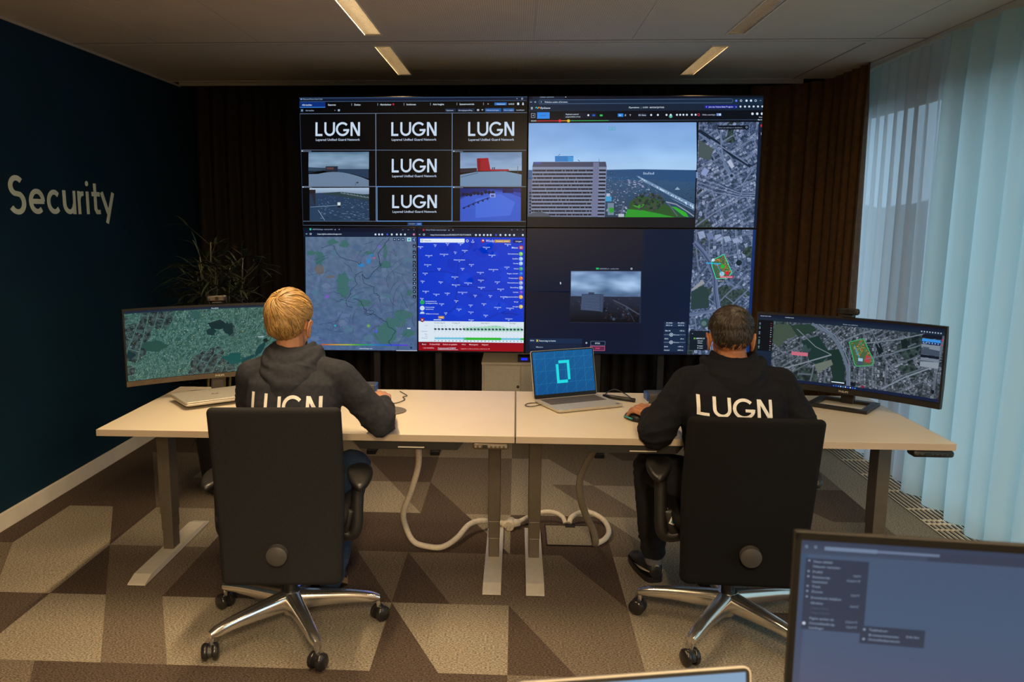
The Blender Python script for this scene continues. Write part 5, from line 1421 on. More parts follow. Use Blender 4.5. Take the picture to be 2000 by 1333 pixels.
for y in (921, 985): c.rect(1184, y - 1, 1362, y + 1, G1, 6); c.disc(1244, y, 15, W_, 7); c.disc(1244, y, 12, (20, 40, 70), 8); c.line([(1237, y - 7), (1251, y + 7)], W_, 3, 9); c.line([(1251, y - 7), (1237, y + 7)], W_, 3, 9); c.text('Drone', 1264, y + 6, 44, 12, G1, 8)
c.build('screen', D_BR, [M_satB])

# stand of the video wall
s = root('video_wall_stand', 'dark metal floor stand carrying the four wall displays', 'stand', (0.06, 5.47, 0))
b = MB()
for x in (-1.0, -0.58, 0.49, 0.91): b.b2((x - 0.022, -0.02, 0.03), (x + 0.022, 0.02, 2.2), 0.003)
b.build('post', M_pot, s)
b = MB()
for z in (0.90, 1.30, 1.75, 2.15): b.b2((-1.3, -0.058, z - 0.025), (1.3, -0.018, z + 0.025))
b.build('crossbar', M_pot, s)
b = MB()
for x in (-1.0, 0.91, -0.58, 0.49): b.b2((x - 0.03, -0.30, 0.0), (x + 0.03, 0.30, 0.03), 0.004)
b.build('foot', M_pot, s)

# ---------------------------------------------------------------- curved desk monitors
CR = 1.5
def curved_monitor(loc, rz, label, zb, H, W, base_frame, chin, logo_col, stand_dy=0.0):
    r = root('curved_monitor', label, 'monitor', loc, rz)
    hw = W / 2 + 0.008
    am = hw / CR
    N = 28
    b = MB(); b2 = MB()
    ringsA = []
    for i in range(N + 1):
        a = -am + 2 * am * i / N
        f = CR - 0.001; k = CR + 0.020 + 0.03 * math.cos(a / am * PI / 2)
        def P(rr, z): return (rr * math.sin(a), rr * math.cos(a) - CR, z)
        ringsA.append([P(f, zb - chin), P(f, zb + H + 0.009), P(CR + 0.012, zb + H + 0.010), P(k, zb + H * 0.8), P(k, zb + 0.06), P(CR + 0.015, zb - chin)])
    b.loft(ringsA, True, False)
    b.build('casing', M_black, r, smooth=30)
    b = MB()
    ringsB = []
    for i in range(N + 1):
        a = -am + 2 * am * i / N
        def P(rr, z): return (rr * math.sin(a), rr * math.cos(a) - CR, z)
        ringsB.append([P(CR - 0.0045, zb - chin), P(CR - 0.0045, zb - 0.002), P(CR - 0.001, zb - 0.002), P(CR - 0.001, zb - chin)])
    b.loft(ringsB, True, False)
    b.build('lower_bezel', logo_col, r, smooth=30)
    # raised logo word
    b = MB()
    polys, tw = text_polys('PHILIPS', 0.0125, 0.02)
    for p in polys:
        b.poly([(x - tw / 2 + 0.0, -0.0055, y + zb - chin * 0.72) for x, y in p])
    b.build('logo', M_logo, r)
    # neck and foot
    b = MB(); b.box((0, 0.075, (zb + 0.10) / 2), (0.055, 0.028, zb + 0.10), 0.004); b.box((0, 0.05, zb + 0.12), (0.10, 0.05, 0.10), 0.006); b.build('neck', M_black if base_frame else M_leg, r)
    b = MB()
    if base_frame:
        w, d, t = 0.125, 0.105, 0.030
        yy = 0.0 + stand_dy
        for p0, p1 in (((-w, -d + yy, 0), (w, -d + t + yy, 0.013)), ((-w, d - t + yy, 0), (w, d + yy, 0.013)), ((-w, -d + t + yy, 0), (-w + t, d - t + yy, 0.013)), ((w - t, -d + t + yy, 0), (w, d - t + yy, 0.013))): b.b2(p0, p1)
    else:
        b.box((0, 0.02 + stand_dy, 0.0065), (0.25, 0.20, 0.013), 0.004)
    b.build('foot', M_black if base_frame else M_alu, r)
    return r

# left monitor: green satellite overview
ML = curved_monitor((-1.330 - 0.053 * math.sin(R(29)), 3.59 + 0.053 * math.cos(R(29)), 0.74), R(29), 'curved ultrawide monitor on the left desk showing a green satellite overview', 0.098, 0.304, 0.79, False, 0.024, M_brownplastic, -0.06)
c = Canvas(0.79, 0.304, [(0, 0), (1000, 0), (1000, 400), (0, 400)], CR - 0.002, 0.0002)
op = c.p3
c.p3 = lambda u, v, l, op=op: op(u, v, l) + Vector((0, -0.002, 0.098))
c.uvrect(0, 0, 1, 1, (20, 60, 60), 0, 1)
c.quad([(0, 0), (1000, 0), (1000, 14), (0, 14)], (16, 24, 48), 1, (24, 44, 60))
rnd = random.Random(31)
for k in range(1900):
    x, y = rnd.uniform(4, 994), rnd.uniform(20, 394); s_ = rnd.uniform(0.8, 2.4)
    c.rect(x, y, x + s_ * 1.2, y + s_, rnd.choice(((150, 180, 176), (120, 156, 160), (180, 200, 196), (140, 170, 120), (90, 120, 170))), 2)
for k in range(60):
    x, y = rnd.uniform(4, 994), rnd.uniform(20, 394); c.disc(x, y, 1.8, rnd.choice(((190, 200, 60), (200, 210, 220), (100, 120, 220), (220, 150, 60))), 3, 6)
def sblob(cx, cy, rx, ry, col, l=2, ang=0.0):
    pts = []
    for k in range(14):
        a = 2 * PI * k / 14; q = 1 + rnd.uniform(-.3, .3); X, Y = rx * q * math.cos(a), ry * q * math.sin(a)
        pts.append((max(2, min(998, cx + X * math.cos(ang) - Y * math.sin(ang))), max(16, min(396, cy + X * math.sin(ang) + Y * math.cos(ang)))))
    c.poly(pts, col, l)
sblob(500, 110, 50, 26, (12, 40, 46)); sblob(460, 150, 30, 20, (16, 48, 52)); sblob(560, 140, 26, 40, (14, 44, 48)); sblob(380, 44, 28, 22, (44, 84, 80)); sblob(735, 270, 60, 16, (8, 58, 62), 3, -0.9); sblob(660, 330, 40, 16, (10, 62, 66), 3, -0.5); sblob(580, 320, 60, 30, (16, 76, 74)); sblob(24, 250, 22, 22, (14, 46, 52)); sblob(150, 210, 70, 30, (34, 72, 64)); sblob(770, 220, 16, 12, (10, 30, 34), 3)
sblob(770, 80, 12, 12, (150, 150, 170), 3); sblob(742, 196, 18, 6, (140, 160, 165), 3)
c.text('Parallels', 470, 12, 40, 6, W_, 4)
c.build('screen', ML, [M_satD])

MR = curved_monitor((1.400 + 0.045 * math.sin(R(37)), 3.530 + 0.045 * math.cos(R(37)), 0.74), R(-37), 'curved ultrawide monitor on the right desk showing an aerial town map', 0.078, 0.300, 0.755, True, 0.026, M_black, 0.0)
c = Canvas(0.755, 0.300, [(0, 0), (1000, 0), (1000, 417), (0, 417)], CR - 0.002, 0.0002)
op = c.p3
c.p3 = lambda u, v, l, op=op: op(u, v, l) + Vector((0, -0.002, 0.078))
c.uvrect(0, 0, 1, 1, (20, 40, 60), 0, 1)
c.quad([(0, 0), (1000, 0), (1000, 20), (0, 20)], (12, 20, 40), 1, (16, 30, 54)); c.quad([(0, 20), (1000, 20), (1000, 40), (0, 40)], (20, 34, 52), 1, (24, 40, 58)); c.quad([(0, 36), (86, 36), (86, 400), (0, 400)], (20, 40, 64), 2, (16, 30, 50)); c.quad([(0, 398), (1000, 398), (1000, 417), (0, 417)], (10, 28, 60), 2, (10, 24, 54))
c.poly([(0, 36), (86, 36), (86, 232), (0, 232)], (8, 14, 22), 3)
rnd = random.Random(17)
for k in range(26):
    y = 48 + k * 7; x = 6 + rnd.choice((0, 0, 10)); c.rect(x, y, x + rnd.uniform(14, 40), y + 2.4, G1 if k % 4 else (60, 160, 110), 4)
    if k % 2: c.rect(62, y, 78, y + 2.4, rnd.choice((G1, (180, 60, 60), W_)), 4)
c.text('Geodata Viewer online', 10, 13, 60, 5, W_, 3); c.text('Luchtfoto kaart', 150, 14, 50, 5, W_, 3); c.text('Enter an address', 470, 32, 80, 6, G1, 3)
# fields and roads
c.poly([(90, 60), (170, 54), (220, 84), (210, 130), (160, 150), (130, 200), (90, 180)], (62, 78, 66), 3); c.poly([(250, 150), (340, 110), (410, 210), (360, 300), (300, 270)], (24, 50, 48), 3); c.poly([(180, 60), (300, 40), (330, 80), (230, 130)], (36, 58, 50), 3); c.disc(280, 196, 26, (50, 72, 74), 4); c.poly([(330, 290), (420, 250), (432, 280), (350, 340)], (100, 110, 100), 4); c.poly([(380, 200), (460, 180), (500, 300), (500, 390), (440, 380), (420, 300)], (22, 46, 42), 3)
c.line([(300, 40), (400, 90), (450, 150), (490, 230), (515, 300), (520, 398)], (92, 106, 124), 17, 5); c.line([(340, 40), (430, 100), (480, 170), (520, 260), (532, 398)], (104, 118, 136), 6, 5); c.line([(90, 360), (240, 300), (420, 220)], (120, 130, 140), 8, 4); c.line([(200, 60), (330, 180), (420, 220)], (108, 120, 128), 5, 4); c.line([(460, 140), (560, 80), (640, 44)], (110, 122, 136), 6, 4); c.line([(600, 130), (760, 90), (900, 40)], (110, 122, 136), 6, 4); c.line([(560, 240), (700, 190), (860, 120), (960, 60)], (100, 112, 128), 5, 4); c.line([(700, 390), (820, 300), (940, 230)], (120, 132, 146), 8, 4); c.line([(620, 40), (700, 200), (860, 390)], (96, 110, 126), 5, 4)
c.rect(198, 222, 290, 244, (190, 104, 122), 5)
q = [(510, 132), (586, 104), (650, 232), (640, 256), (560, 274), (548, 260)]
c.poly(q, (66, 96, 64), 6); c.line(q + [q[0]], (60, 190, 120), 3, 8)
for k in range(220):
    u, v = rnd.random(), rnd.random(); x = 516 + 66 * u + 62 * v; y = 134 - 24 * u + 122 * v
    c.rect(x, y, x + rnd.uniform(2, 6), y + rnd.uniform(2, 5), rnd.choice(((190, 110, 50), (200, 150, 60), (60, 150, 50), (70, 130, 60), (200, 80, 60), (100, 140, 140))), 7)
sb = [(604, 200), (632, 206), (628, 246), (600, 240)]; c.poly(sb, (170, 60, 66), 8); c.rect(566, 222, 590, 240, (150, 190, 215), 8); c.line([(540, 150), (560, 200), (572, 220)], (60, 150, 200), 4, 9); c.poly([(560, 240), (596, 244), (592, 262), (562, 264)], (60, 80, 96), 8)
c.poly([(650, 130), (676, 120), (696, 170), (672, 190)], (14, 30, 34), 5); c.poly([(780, 90), (812, 80), (820, 130), (792, 140)], (16, 32, 34), 5)
# right tool column
c.rect(888, 40, 990, 62, (14, 22, 40), 5); c.rect(890, 66, 984, 82, (54, 140, 220), 6); c.rect(890, 82, 984, 96, (14, 30, 60), 6); c.rect(890, 98, 984, 156, (120, 132, 146), 6); c.poly([(890, 118), (984, 126), (984, 156), (890, 156)], (62, 74, 90), 7); c.rect(896, 112, 930, 132, (72, 84, 98), 8); c.rect(888, 158, 984, 172, (14, 22, 36), 6); c.rect(890, 174, 984, 226, (112, 124, 138), 6); c.poly([(890, 196), (984, 192), (984, 226), (890, 226)], (132, 144, 156), 7); c.rect(890, 190, 960, 197, (70, 82, 96), 8)
for k in range(6): c.rect(894 + k * 15, 85, 902 + k * 15, 92, (110, 150, 220), 7)
for k in range(9): c.rect(988, 60 + k * 15, 996, 67 + k * 15, (190, 40, 90) if k in (0, 2) else (90, 104, 124), 6)
for k in range(8): c.rect(880 + k * 14, 24, 887 + k * 14, 31, G1, 3)
c.rect(430, 382, 500, 388, W_, 4); c.rect(430, 372, 560, 396, (10, 18, 30), 3); c.disc(600, 392, 8, (130, 20, 50), 4); c.text('Luchtfoto 2024 - live', 434, 388, 66, 6, W_, 5)
for k in range(10): c.rect(440 + k * 13, 404, 447 + k * 13, 411, rnd.choice(((60, 140, 230), (200, 210, 225), (40, 100, 220))), 4)
c.rect(960, 350, 974, 372, (14, 20, 30), 5)
c.build('screen', MR, [M_satC])

def webcam(loc, rz, label, m, lens):
    r = root('webcam', label, 'webcam', loc, rz)
    b = MB(); b.box((0, 0, 0.016), (0.092, 0.022, 0.027), 0.009, seg=3); b.build('camera_body', m, r, smooth=40)
    b = MB(); b.box((0, 0.012, -0.003), (0.045, 0.05, 0.010), 0.003); b.box((0, 0.038, -0.02), (0.04, 0.006, 0.035), 0.002); b.build('clip', M_black, r)
    b = MB(); b.box((0, -0.0118, 0.016), (0.060, 0.002, 0.019), 0.0008); b.build('front_plate', lens, r)
    b = MB(); b.cyl((0, -0.012, 0.016), (0, -0.0155, 0.016), 0.0078, n=20); b.build('lens', M_blackgloss, r)
webcam((-1.362, 3.655, 0.74 + 0.098 + 0.304 + 0.019), R(29), 'bronze-faced webcam clipped on top of the left monitor', M_black, M_brownplastic)
webcam((1.425, 3.575, 0.74 + 0.078 + 0.300 + 0.019), R(-37), 'black webcam clipped on top of the right monitor', M_black, M_black)
b = MB(); b.tube(spline([(0.02, 0.10, 0.10), (0.05, 0.10, 0.06), (0.075, 0.09, 0.05), (0.08, 0.08, 0.085), (0.078, 0.07, 0.12)], 6), 0.003, 8)
b.build('monitor_cable', M_black, MR)

# ---------------------------------------------------------------- laptops
def laptop_closed():
    r = root('closed_laptop', 'closed silver laptop lying against the left monitor stand', 'laptop', (-1.322, 3.480, 0.7545), R(39))
    b = MB(); b.loft([[(x, y, z) for x, y in rrect(0.322 * s, 0.225 * s, 0.012, 4)] for z, s in ((0.0, 0.97), (0.003, 1.0), (0.0105, 1.0))]); b.build('base', M_alu, r)
    b = MB(); b.loft([[(x, y, z) for x, y in rrect(0.322 * s, 0.225 * s, 0.012, 4)] for z, s in ((0.0118, 1.0), (0.017, 1.0), (0.0185, 0.992))]); ld = b.build('lid', M_alu, r)
    b = MB(); b.b2((-0.155, -0.108, 0.0105), (0.155, 0.108, 0.0118)); b.build('gap_gasket', M_black, r)
    b = MB()
    cx, cy = 0.0, 0.0
    ring = [(cx + 0.0150 * math.cos(2 * PI * k / 32), cy + 0.0150 * math.sin(2 * PI * k / 32)) for k in range(32)]
    for k in range(32):
        if k in (5, 6, 7, 21, 22, 23): continue
        a, d = ring[k], ring[(k + 1) % 32]
        b.poly([(a[0], a[1], 0.0187), (d[0], d[1], 0.0187), (d[0] * 0.78, d[1] * 0.78, 0.0187), (a[0] * 0.78, a[1] * 0.78, 0.0187)])
    polys, tw = text_polys('hp', 0.020, 0.01)
    for p in polys: b.poly([(x - tw / 2 + (y - 0.004) * 0.25, y - 0.0045, 0.0187) for x, y in p])
    b.build('logo', M_black, ld)
laptop_closed()

def laptop_open(loc, rz, label, tilt, content, key=True, LH=0.215):
    r = root('open_laptop', label, 'laptop', loc, rz)
    w, d = 0.32, 0.225
    b = MB(); b.loft([[(x, y, z) for x, y in rrect(w * s, d * s, 0.012, 4)] for z, s in ((0.0, 0.96), (0.004, 0.995), (0.012, 1.0), (0.013, 0.997))]); ba = b.build('base', M_alu, r)
    if key:
        q = MB()
        for row in range(6):
            for k in range(15):
                if row == 5 and 4 <= k <= 8: continue
                q.box((-0.1295 + k * 0.0185, 0.085 - row * 0.0175, 0.0136), (0.0162, 0.015, 0.0014), 0.0003, seg=1)
        q.box((-0.1295 + 6 * 0.0185, 0.085 - 5 * 0.0175, 0.0136), (0.0162 * 5 + 0.009, 0.015, 0.0014))
        q.build('keyboard', M_aludark, ba)
        q = MB(); q.box((0.0, -0.065, 0.0132), (0.11, 0.068, 0.0006)); q.build('touchpad', M_alu, ba)
        q = MB(); q.box((0.140, -0.095, 0.0132), (0.016, 0.012, 0.0006)); q.build('sticker', M_black, ba)
    ca, sa = math.cos(tilt), math.sin(tilt)
    hy, hz = d / 2 - 0.004, 0.012
    def T(x, y, z): # lid local: x, thickness y (towards back), height z
        return Vector((x, hy + z * sa + y * ca, hz + z * ca - y * sa))
    b = MB()
    b.loft([[T(x, yy, z + LH / 2) for x, z in rrect(w, LH, 0.010, 4)] for yy in (0.0, 0.0055)])
    ld = b.build('lid', M_alu, r)
    b = MB()
    b.loft([[T(x, yy, z + LH / 2) for x, z in rrect(w - 0.004, LH - 0.004, 0.008, 4)] for yy in (-0.0008, 0.0)])
    b.build('screen_bezel', M_black, ld)
    sw, sh = w - 0.016, LH - 0.026
    c = Canvas(sw, sh, [(0, 0), (600, 0), (600, 380), (0, 380)], None, 0.00012)
    c.p3 = lambda u, v, l: T((u - 0.5) * sw, -0.0011 - l * 0.00012, 0.019 + (1 - v) * sh)
    content(c)
    c.build('screen', ld)
    return r
def blue_zero(c):
    c.quad([(0, 0), (600, 0), (600, 380), (0, 380)], (10, 88, 146), 0, (6, 78, 136))
    ln = (44, 132, 184)
    for k in range(7): c.line([(max(0, 20 + k * 98), 0), (min(600, 20 + k * 98 + 0), 380)], ln, 1.6, 1)
    for k in range(4): c.line([(0, 62 + k * 112), (600, 56 + k * 112)], ln, 1.6, 1)
    for k in range(10):
        x0 = -330 + k * 98
        a, d = (x0, 380), (x0 + 390, 0)
        if a[0] < 0: t = -a[0] / 390; a = (0, 380 - 380 * t)
        if d[0] > 600: t = (600 - x0) / 390; d = (600, 380 - 380 * t)
        if a[0] < 600: c.line([a, d], ln, 1.6, 1)
    t = (30, 214, 222)
    for p in ([(250, 86), (358, 86), (358, 112), (250, 112)], [(332, 86), (358, 86), (358, 262), (332, 262)], [(222, 118), (248, 118), (248, 290), (222, 290)], [(222, 264), (330, 264), (330, 290), (222, 290)]): c.poly(p, t, 2)
    c.poly([(250, 262), (332, 262), (332, 264), (250, 264)], t, 2)
laptop_open((0.276, 3.512, 0.74), R(25.7), 'open silver laptop with a blue screen showing a cyan zero', R(12), blue_zero)

# foreground desk with laptop and monitor seen from behind the camera side
fd = root('foreground_desk', 'desk just below the picture carrying the blurred monitor and laptop', 'desk', (0.30, 0.90, 0))
b = MB(); b.box((0, 0, 0.716), (1.6, 0.72, 0.023), 0.002); b.build('desktop', M_desk, fd)
for s_ in (-1, 1):
    b = MB(); b.b2((s_ * 0.70 - 0.03, -0.04, 0.03), (s_ * 0.70 + 0.03, 0.04, 0.7045)); b.build('leg', M_leg, fd)
    b = MB(); b.b2((s_ * 0.70 - 0.038, -0.33, 0.0), (s_ * 0.70 + 0.038, 0.33, 0.03)); b.build('foot', M_foot, fd)
def pale(c):
    c.quad([(0, 0), (600, 0), (600, 380), (0, 380)], (130, 160, 190), 0, (120, 150, 185))
laptop_open((0.189, 0.862, 0.7276), R(10.5), 'silver laptop whose lid edge shows at the bottom, beside the foreground monitor', R(10), pale, True, 0.223)

M_fgbez = mat('matte_black_bezel', (0.004, 0.004, 0.004), 0.7, noise_amt=0.1, spec=0.12)
M_fgcase = mat('bronze_monitor_shell', (0.012, 0.009, 0.005), 0.6, noise_amt=0.1)
fm = root('desk_monitor', 'large blurred monitor in the right foreground showing a dark menu', 'monitor', (0.627, 0.985, 0.7278), R(-6.5))
mw, mh, mz = 0.54, 0.318, 0.112
b = MB(); b.b2((-mw / 2, 0.0, mz), (mw / 2, 0.010, mz + mh), 0.002); b.b2((-mw / 2 + 0.03, 0.010, mz + 0.02), (mw / 2 - 0.03, 0.03, mz + mh - 0.05), 0.004); b.b2((-0.12, 0.03, mz + 0.06), (0.12, 0.055, mz + 0.26), 0.006); b.build('casing', M_fgcase, fm)
b = MB()
for p0, p1 in (((-mw / 2 + 0.001, -0.002, mz + mh - 0.010), (mw / 2 - 0.001, 0.0, mz + mh - 0.001)), ((-mw / 2 + 0.001, -0.002, mz), (mw / 2 - 0.001, 0, mz + 0.015)), ((-mw / 2 + 0.001, -0.002, mz), (-mw / 2 + 0.008, 0, mz + mh - 0.001)), ((mw / 2 - 0.008, -0.002, mz), (mw / 2 - 0.001, 0, mz + mh - 0.001))): b.b2(p0, p1)
b.build('bezel', M_fgbez, fm)
b = MB(); b.b2((-0.025, 0.055, 0.01), (0.025, 0.08, mz + 0.22), 0.003); b.build('neck', M_black, fm)
b = MB(); b.box((0, 0.02, 0.006), (0.24, 0.18, 0.012), 0.003); b.build('foot', M_black, fm)
c = Canvas(mw - 0.018, mh - 0.027, [(105, 170), (3150, 330), (3100, 1950), (60, 1900)], None, 0.0001)
c.page = [(0, 0), (1500, 0), (1500, 845), (0, 845)]
op = c.p3
c.p3 = lambda u, v, l, op=op: op(u, v, l) + Vector((0, -0.0003, mz + 0.016))
c.quad([(0, 0), (1500, 0), (1500, 300), (0, 300)], (60, 80, 108), 0, (62, 84, 112)); c.quad([(0, 300), (1500, 300), (1500, 845), (0, 845)], (62, 84, 112), 0, (66, 70, 104))
c.rect(0, 0, 1500, 52, (42, 56, 80), 1, (54, 70, 94)); c.quad([(0, 52), (24, 52), (24, 845), (0, 845)], (48, 74, 104), 1, (60, 66, 94))
c.rect(80, 22, 470, 32, (96, 114, 142), 3); c.rect(80, 20, 260, 34, (110, 128, 154), 3); c.rect(12, 18, 22, 30, (90, 110, 136), 3); c.rect(44, 18, 54, 30, (90, 110, 136), 3); c.rect(430, 16, 1500, 50, (44, 56, 78), 2)
mc = (38, 52, 74)
c.rect(18, 68, 236, 350, mc, 3); c.rect(224, 318, 446, 388, mc, 4)
tx = (124, 142, 166)
for t, y, w in (('Nieuw tabblad', 84, 66), ('Nieuw venster', 103, 96), ('Profiel', 124, 34), ('Wachtwoorden', 145, 62), ('Geschiedenis', 163, 54), ('Thuis', 182, 30), ('Zoom', 202, 40), ('Downloads bekijken', 226, 106), ('Afdrukken', 247, 44), ('Pagina opslaan als', 308, 86), ('Ontwikkelhulp', 328, 90), ('Instellingen', 348 - 2, 52)): c.text(t, 44, y, w, 9, tx, 5)
for y, w in ((130, 26), (150, 48), (206, 30), (250, 30), (312, 42), (332, 38)): c.text('Ctrl+T', 212 - w, y, w, 8, tx, 5)
for y in (266, 284): c.text('Uitgeschakeld', 46, y, 64, 7, (66, 82, 104), 5)
for y in (80, 122, 142, 180, 200, 222): c.disc(30, y - 3, 4, tx, 5, 8)
c.disc(26, 326, 6, (190, 205, 225), 5, 8)
for t, y, w in (('Taakbeheer', 336, 66), ('Browserextensies', 356, 104), ('Ontwikkelaarstools', 374, 108)): c.text(t, 254, y, w, 9, tx, 6)
c.text('Shift+Esc', 382, 352, 46, 8, tx, 6); c.disc(238, 332, 5, tx, 6, 8); c.disc(238, 370, 5, tx, 6, 8)
c.build('screen', fm)

# ---------------------------------------------------------------- small things on the desks
M_pbox = mat('anthracite_plastic', (0.05, 0.048, 0.045), 0.45, noise_amt=0.05)
def power_box(loc, rz, label, side):
    r = root('power_module', label, 'power outlet', loc, rz)
    b = MB(); b.box((0, 0, 0.022), (0.24, 0.085, 0.044), 0.004); b.build('case', M_pbox, r, smooth=40)
    b = MB(); b.box((side * 0.123, 0, 0.026), (0.010, 0.080, 0.034), 0.003); b.build('end_cap', M_blue, r)
    b = MB(); b.box((side * 0.122, -0.012, 0.008), (0.010, 0.050, 0.014), 0.002); b.build('socket_plate', M_white, r)
power_box((-0.765, 3.69, 0.74), R(3), 'dark desk power outlet with a blue right end, on the left desk', 1)
power_box((0.705, 3.60, 0.74), R(3), 'dark desk power outlet with a blue left end, on the right desk', -1)
cable('laptop_cable', [(0.52, 3.62, 0.748), (0.50, 3.70, 0.752), (0.46, 3.75, 0.76), (0.42, 3.72, 0.748), (0.405, 3.62, 0.749), (0.42, 3.585, 0.7495)], 0.0025, M_black, 'thin black cable running behind the open laptop')
tag(MB().tube([(0.40, 3.655, 0.750), (0.44, 3.625, 0.751), (0.53, 3.575, 0.749)], [0.008, 0.009, 0.009], 10).build('cable_adapter', M_black), 'slim black adapter stick lying right of the open laptop', 'adapter')
cable('laptop_cable', [(0.115, 3.47, 0.7475), (0.07, 3.45, 0.743), (0.045, 3.47, 0.743), (0.06, 3.51, 0.743), (0.10, 3.515, 0.745), (0.13, 3.50, 0.7475)], 0.002, M_black, 'small loop of thin cable at the left corner of the open laptop')
# ---------------------------------------------------------------- people
M_skinL = mat('fair_skin', (0.50, 0.235, 0.125), 0.5, noise_amt=0.10, noise_scale=25, bump=0.15, bump_scale=300)
M_skinR = mat('tan_skin', (0.40, 0.165, 0.075), 0.5, noise_amt=0.10, noise_scale=25, bump=0.15, bump_scale=300)
M_hoodL = mat('charcoal_hoodie_knit', (0.028, 0.029, 0.036), 0.9, noise_amt=0.15, noise_scale=60, bump=0.35, bump_scale=500, spec=0.15)
M_hoodR = mat('black_hoodie_knit', (0.0075, 0.0078, 0.0105), 0.9, noise_amt=0.15, noise_scale=60, bump=0.35, bump_scale=500, spec=0.15)
M_print = mat('white_back_print', (0.80, 0.76, 0.70), 0.6, noise_amt=0.06, noise_scale=40)
M_jeans = mat('blue_denim', (0.022, 0.048, 0.100), 0.85, noise_amt=0.3, noise_scale=90, bump=0.3, bump_scale=600)
M_blackpants = mat('black_sweatpants', (0.010, 0.010, 0.011), 0.9, noise_amt=0.15, noise_scale=60, bump=0.3, bump_scale=500)
M_shoeB = mat('black_sneaker_leather', (0.016, 0.016, 0.017), 0.4, noise_amt=0.1)
M_shoeT = mat('brown_suede_shoe', (0.055, 0.04, 0.03), 0.7, noise_amt=0.15)
M_soleT = mat('tan_shoe_sole', (0.42, 0.24, 0.10), 0.6, noise_amt=0.1)
M_soleW = mat('pale_sneaker_stripe', (0.45, 0.40, 0.30), 0.5, noise_amt=0.05)
M_sock = mat('grey_sock_knit', (0.18, 0.18, 0.20), 0.9, noise_amt=0.3, noise_scale=200)
M_eye = mat('eye_white', (0.75, 0.72, 0.68), 0.2, noise_amt=0.02)

def hair_mat(name, lo, hi):
    m = bpy.data.materials.new(name); m.use_nodes = True
    nt = m.node_tree; N = nt.nodes.new; Lk = nt.links.new
    b = nt.nodes['Principled BSDF']
    b.inputs['Roughness'].default_value = 0.48
    b.inputs['Specular IOR Level'].default_value = 0.6
    g = N('ShaderNodeAttribute'); g.attribute_name = 'tone'
    r = N('ShaderNodeValToRGB')
    r.color_ramp.elements[0].color = tuple(lo) + (1,); r.color_ramp.elements[1].color = tuple(hi) + (1,)
    Lk(g.outputs['Fac'], r.inputs['Fac']); Lk(r.outputs['Color'], b.inputs['Base Color'])
    return m
M_hairL = hair_mat('blond_hair', (0.085, 0.036, 0.008), (0.62, 0.37, 0.12))
M_hairR = hair_mat('dark_brown_hair', (0.008, 0.005, 0.0035), (0.036, 0.021, 0.012))

def V(*a): return Vector(a)
HEADS = {}
def head_shapes(b, C, yaw, pitch=0.0):
    """C centre of skull; face towards +y rotated by yaw"""
    M = Matrix.Translation(C) @ Matrix.Rotation(yaw, 4, 'Z') @ Matrix.Rotation(pitch, 4, 'X')
    def E_(c, r, rot=(0, 0, 0)):
        Q = M @ Matrix.Translation(c) @ Euler(rot).to_matrix().to_4x4() @ Matrix.Diagonal((r[0], r[1], r[2], 1))
        q = bmesh.ops.create_uvsphere(b.bm, u_segments=28, v_segments=18, radius=1.0)
        for w in q['verts']: w.co = Q @ w.co
    E_((0, -0.008, 0.012), (0.0755, 0.093, 0.083))         # cranium
    E_((0, -0.030, -0.010), (0.070, 0.070, 0.070))         # occiput
    E_((0, 0.028, -0.045), (0.060, 0.062, 0.070))          # face
    E_((0, 0.040, -0.088), (0.040, 0.043, 0.032))          # jaw
    E_((0, 0.068, -0.104), (0.020, 0.016, 0.015))          # chin
    E_((0, 0.076, -0.002), (0.052, 0.016, 0.012))          # brow
    for s in (-1, 1):
        E_((s * 0.036, 0.062, -0.040), (0.022, 0.020, 0.018))    # cheekbone
        E_((s * 0.0085, 0.092, -0.052), (0.008, 0.009, 0.006))   # nostril wing
    b.cap(M @ V(0, 0.082, -0.008), M @ V(0, 0.103, -0.045), 0.008, 0.010)
    b.cap(M @ V(-0.020, 0.081, -0.072), M @ V(0.020, 0.081, -0.072), 0.0055, 0.0055)
    b.cap(M @ V(0, 0.087, -0.070), M @ V(0, 0.085, -0.080), 0.007, 0.007)
    b.cap(M @ V(-0.017, 0.080, -0.081), M @ V(0.017, 0.080, -0.081), 0.006, 0.006)
    for s in (-1, 1):                                            # ears
        pts = []
        for k in range(9):
            a = R(-70 + 215 * k / 8)
            pts.append(M @ V(s * (0.083 + 0.004 * math.sin(a)), -0.010 - 0.018 * math.cos(a) + 0.004, -0.032 + 0.030 * math.sin(a)))
        b.chain(pts, [0.0045] * 9)
        E_((s * 0.078, -0.006, -0.034), (0.006, 0.016, 0.026), (0, 0, s * -0.35))
        E_((s * 0.078, 0.0, -0.060), (0.006, 0.008, 0.009))
    return M

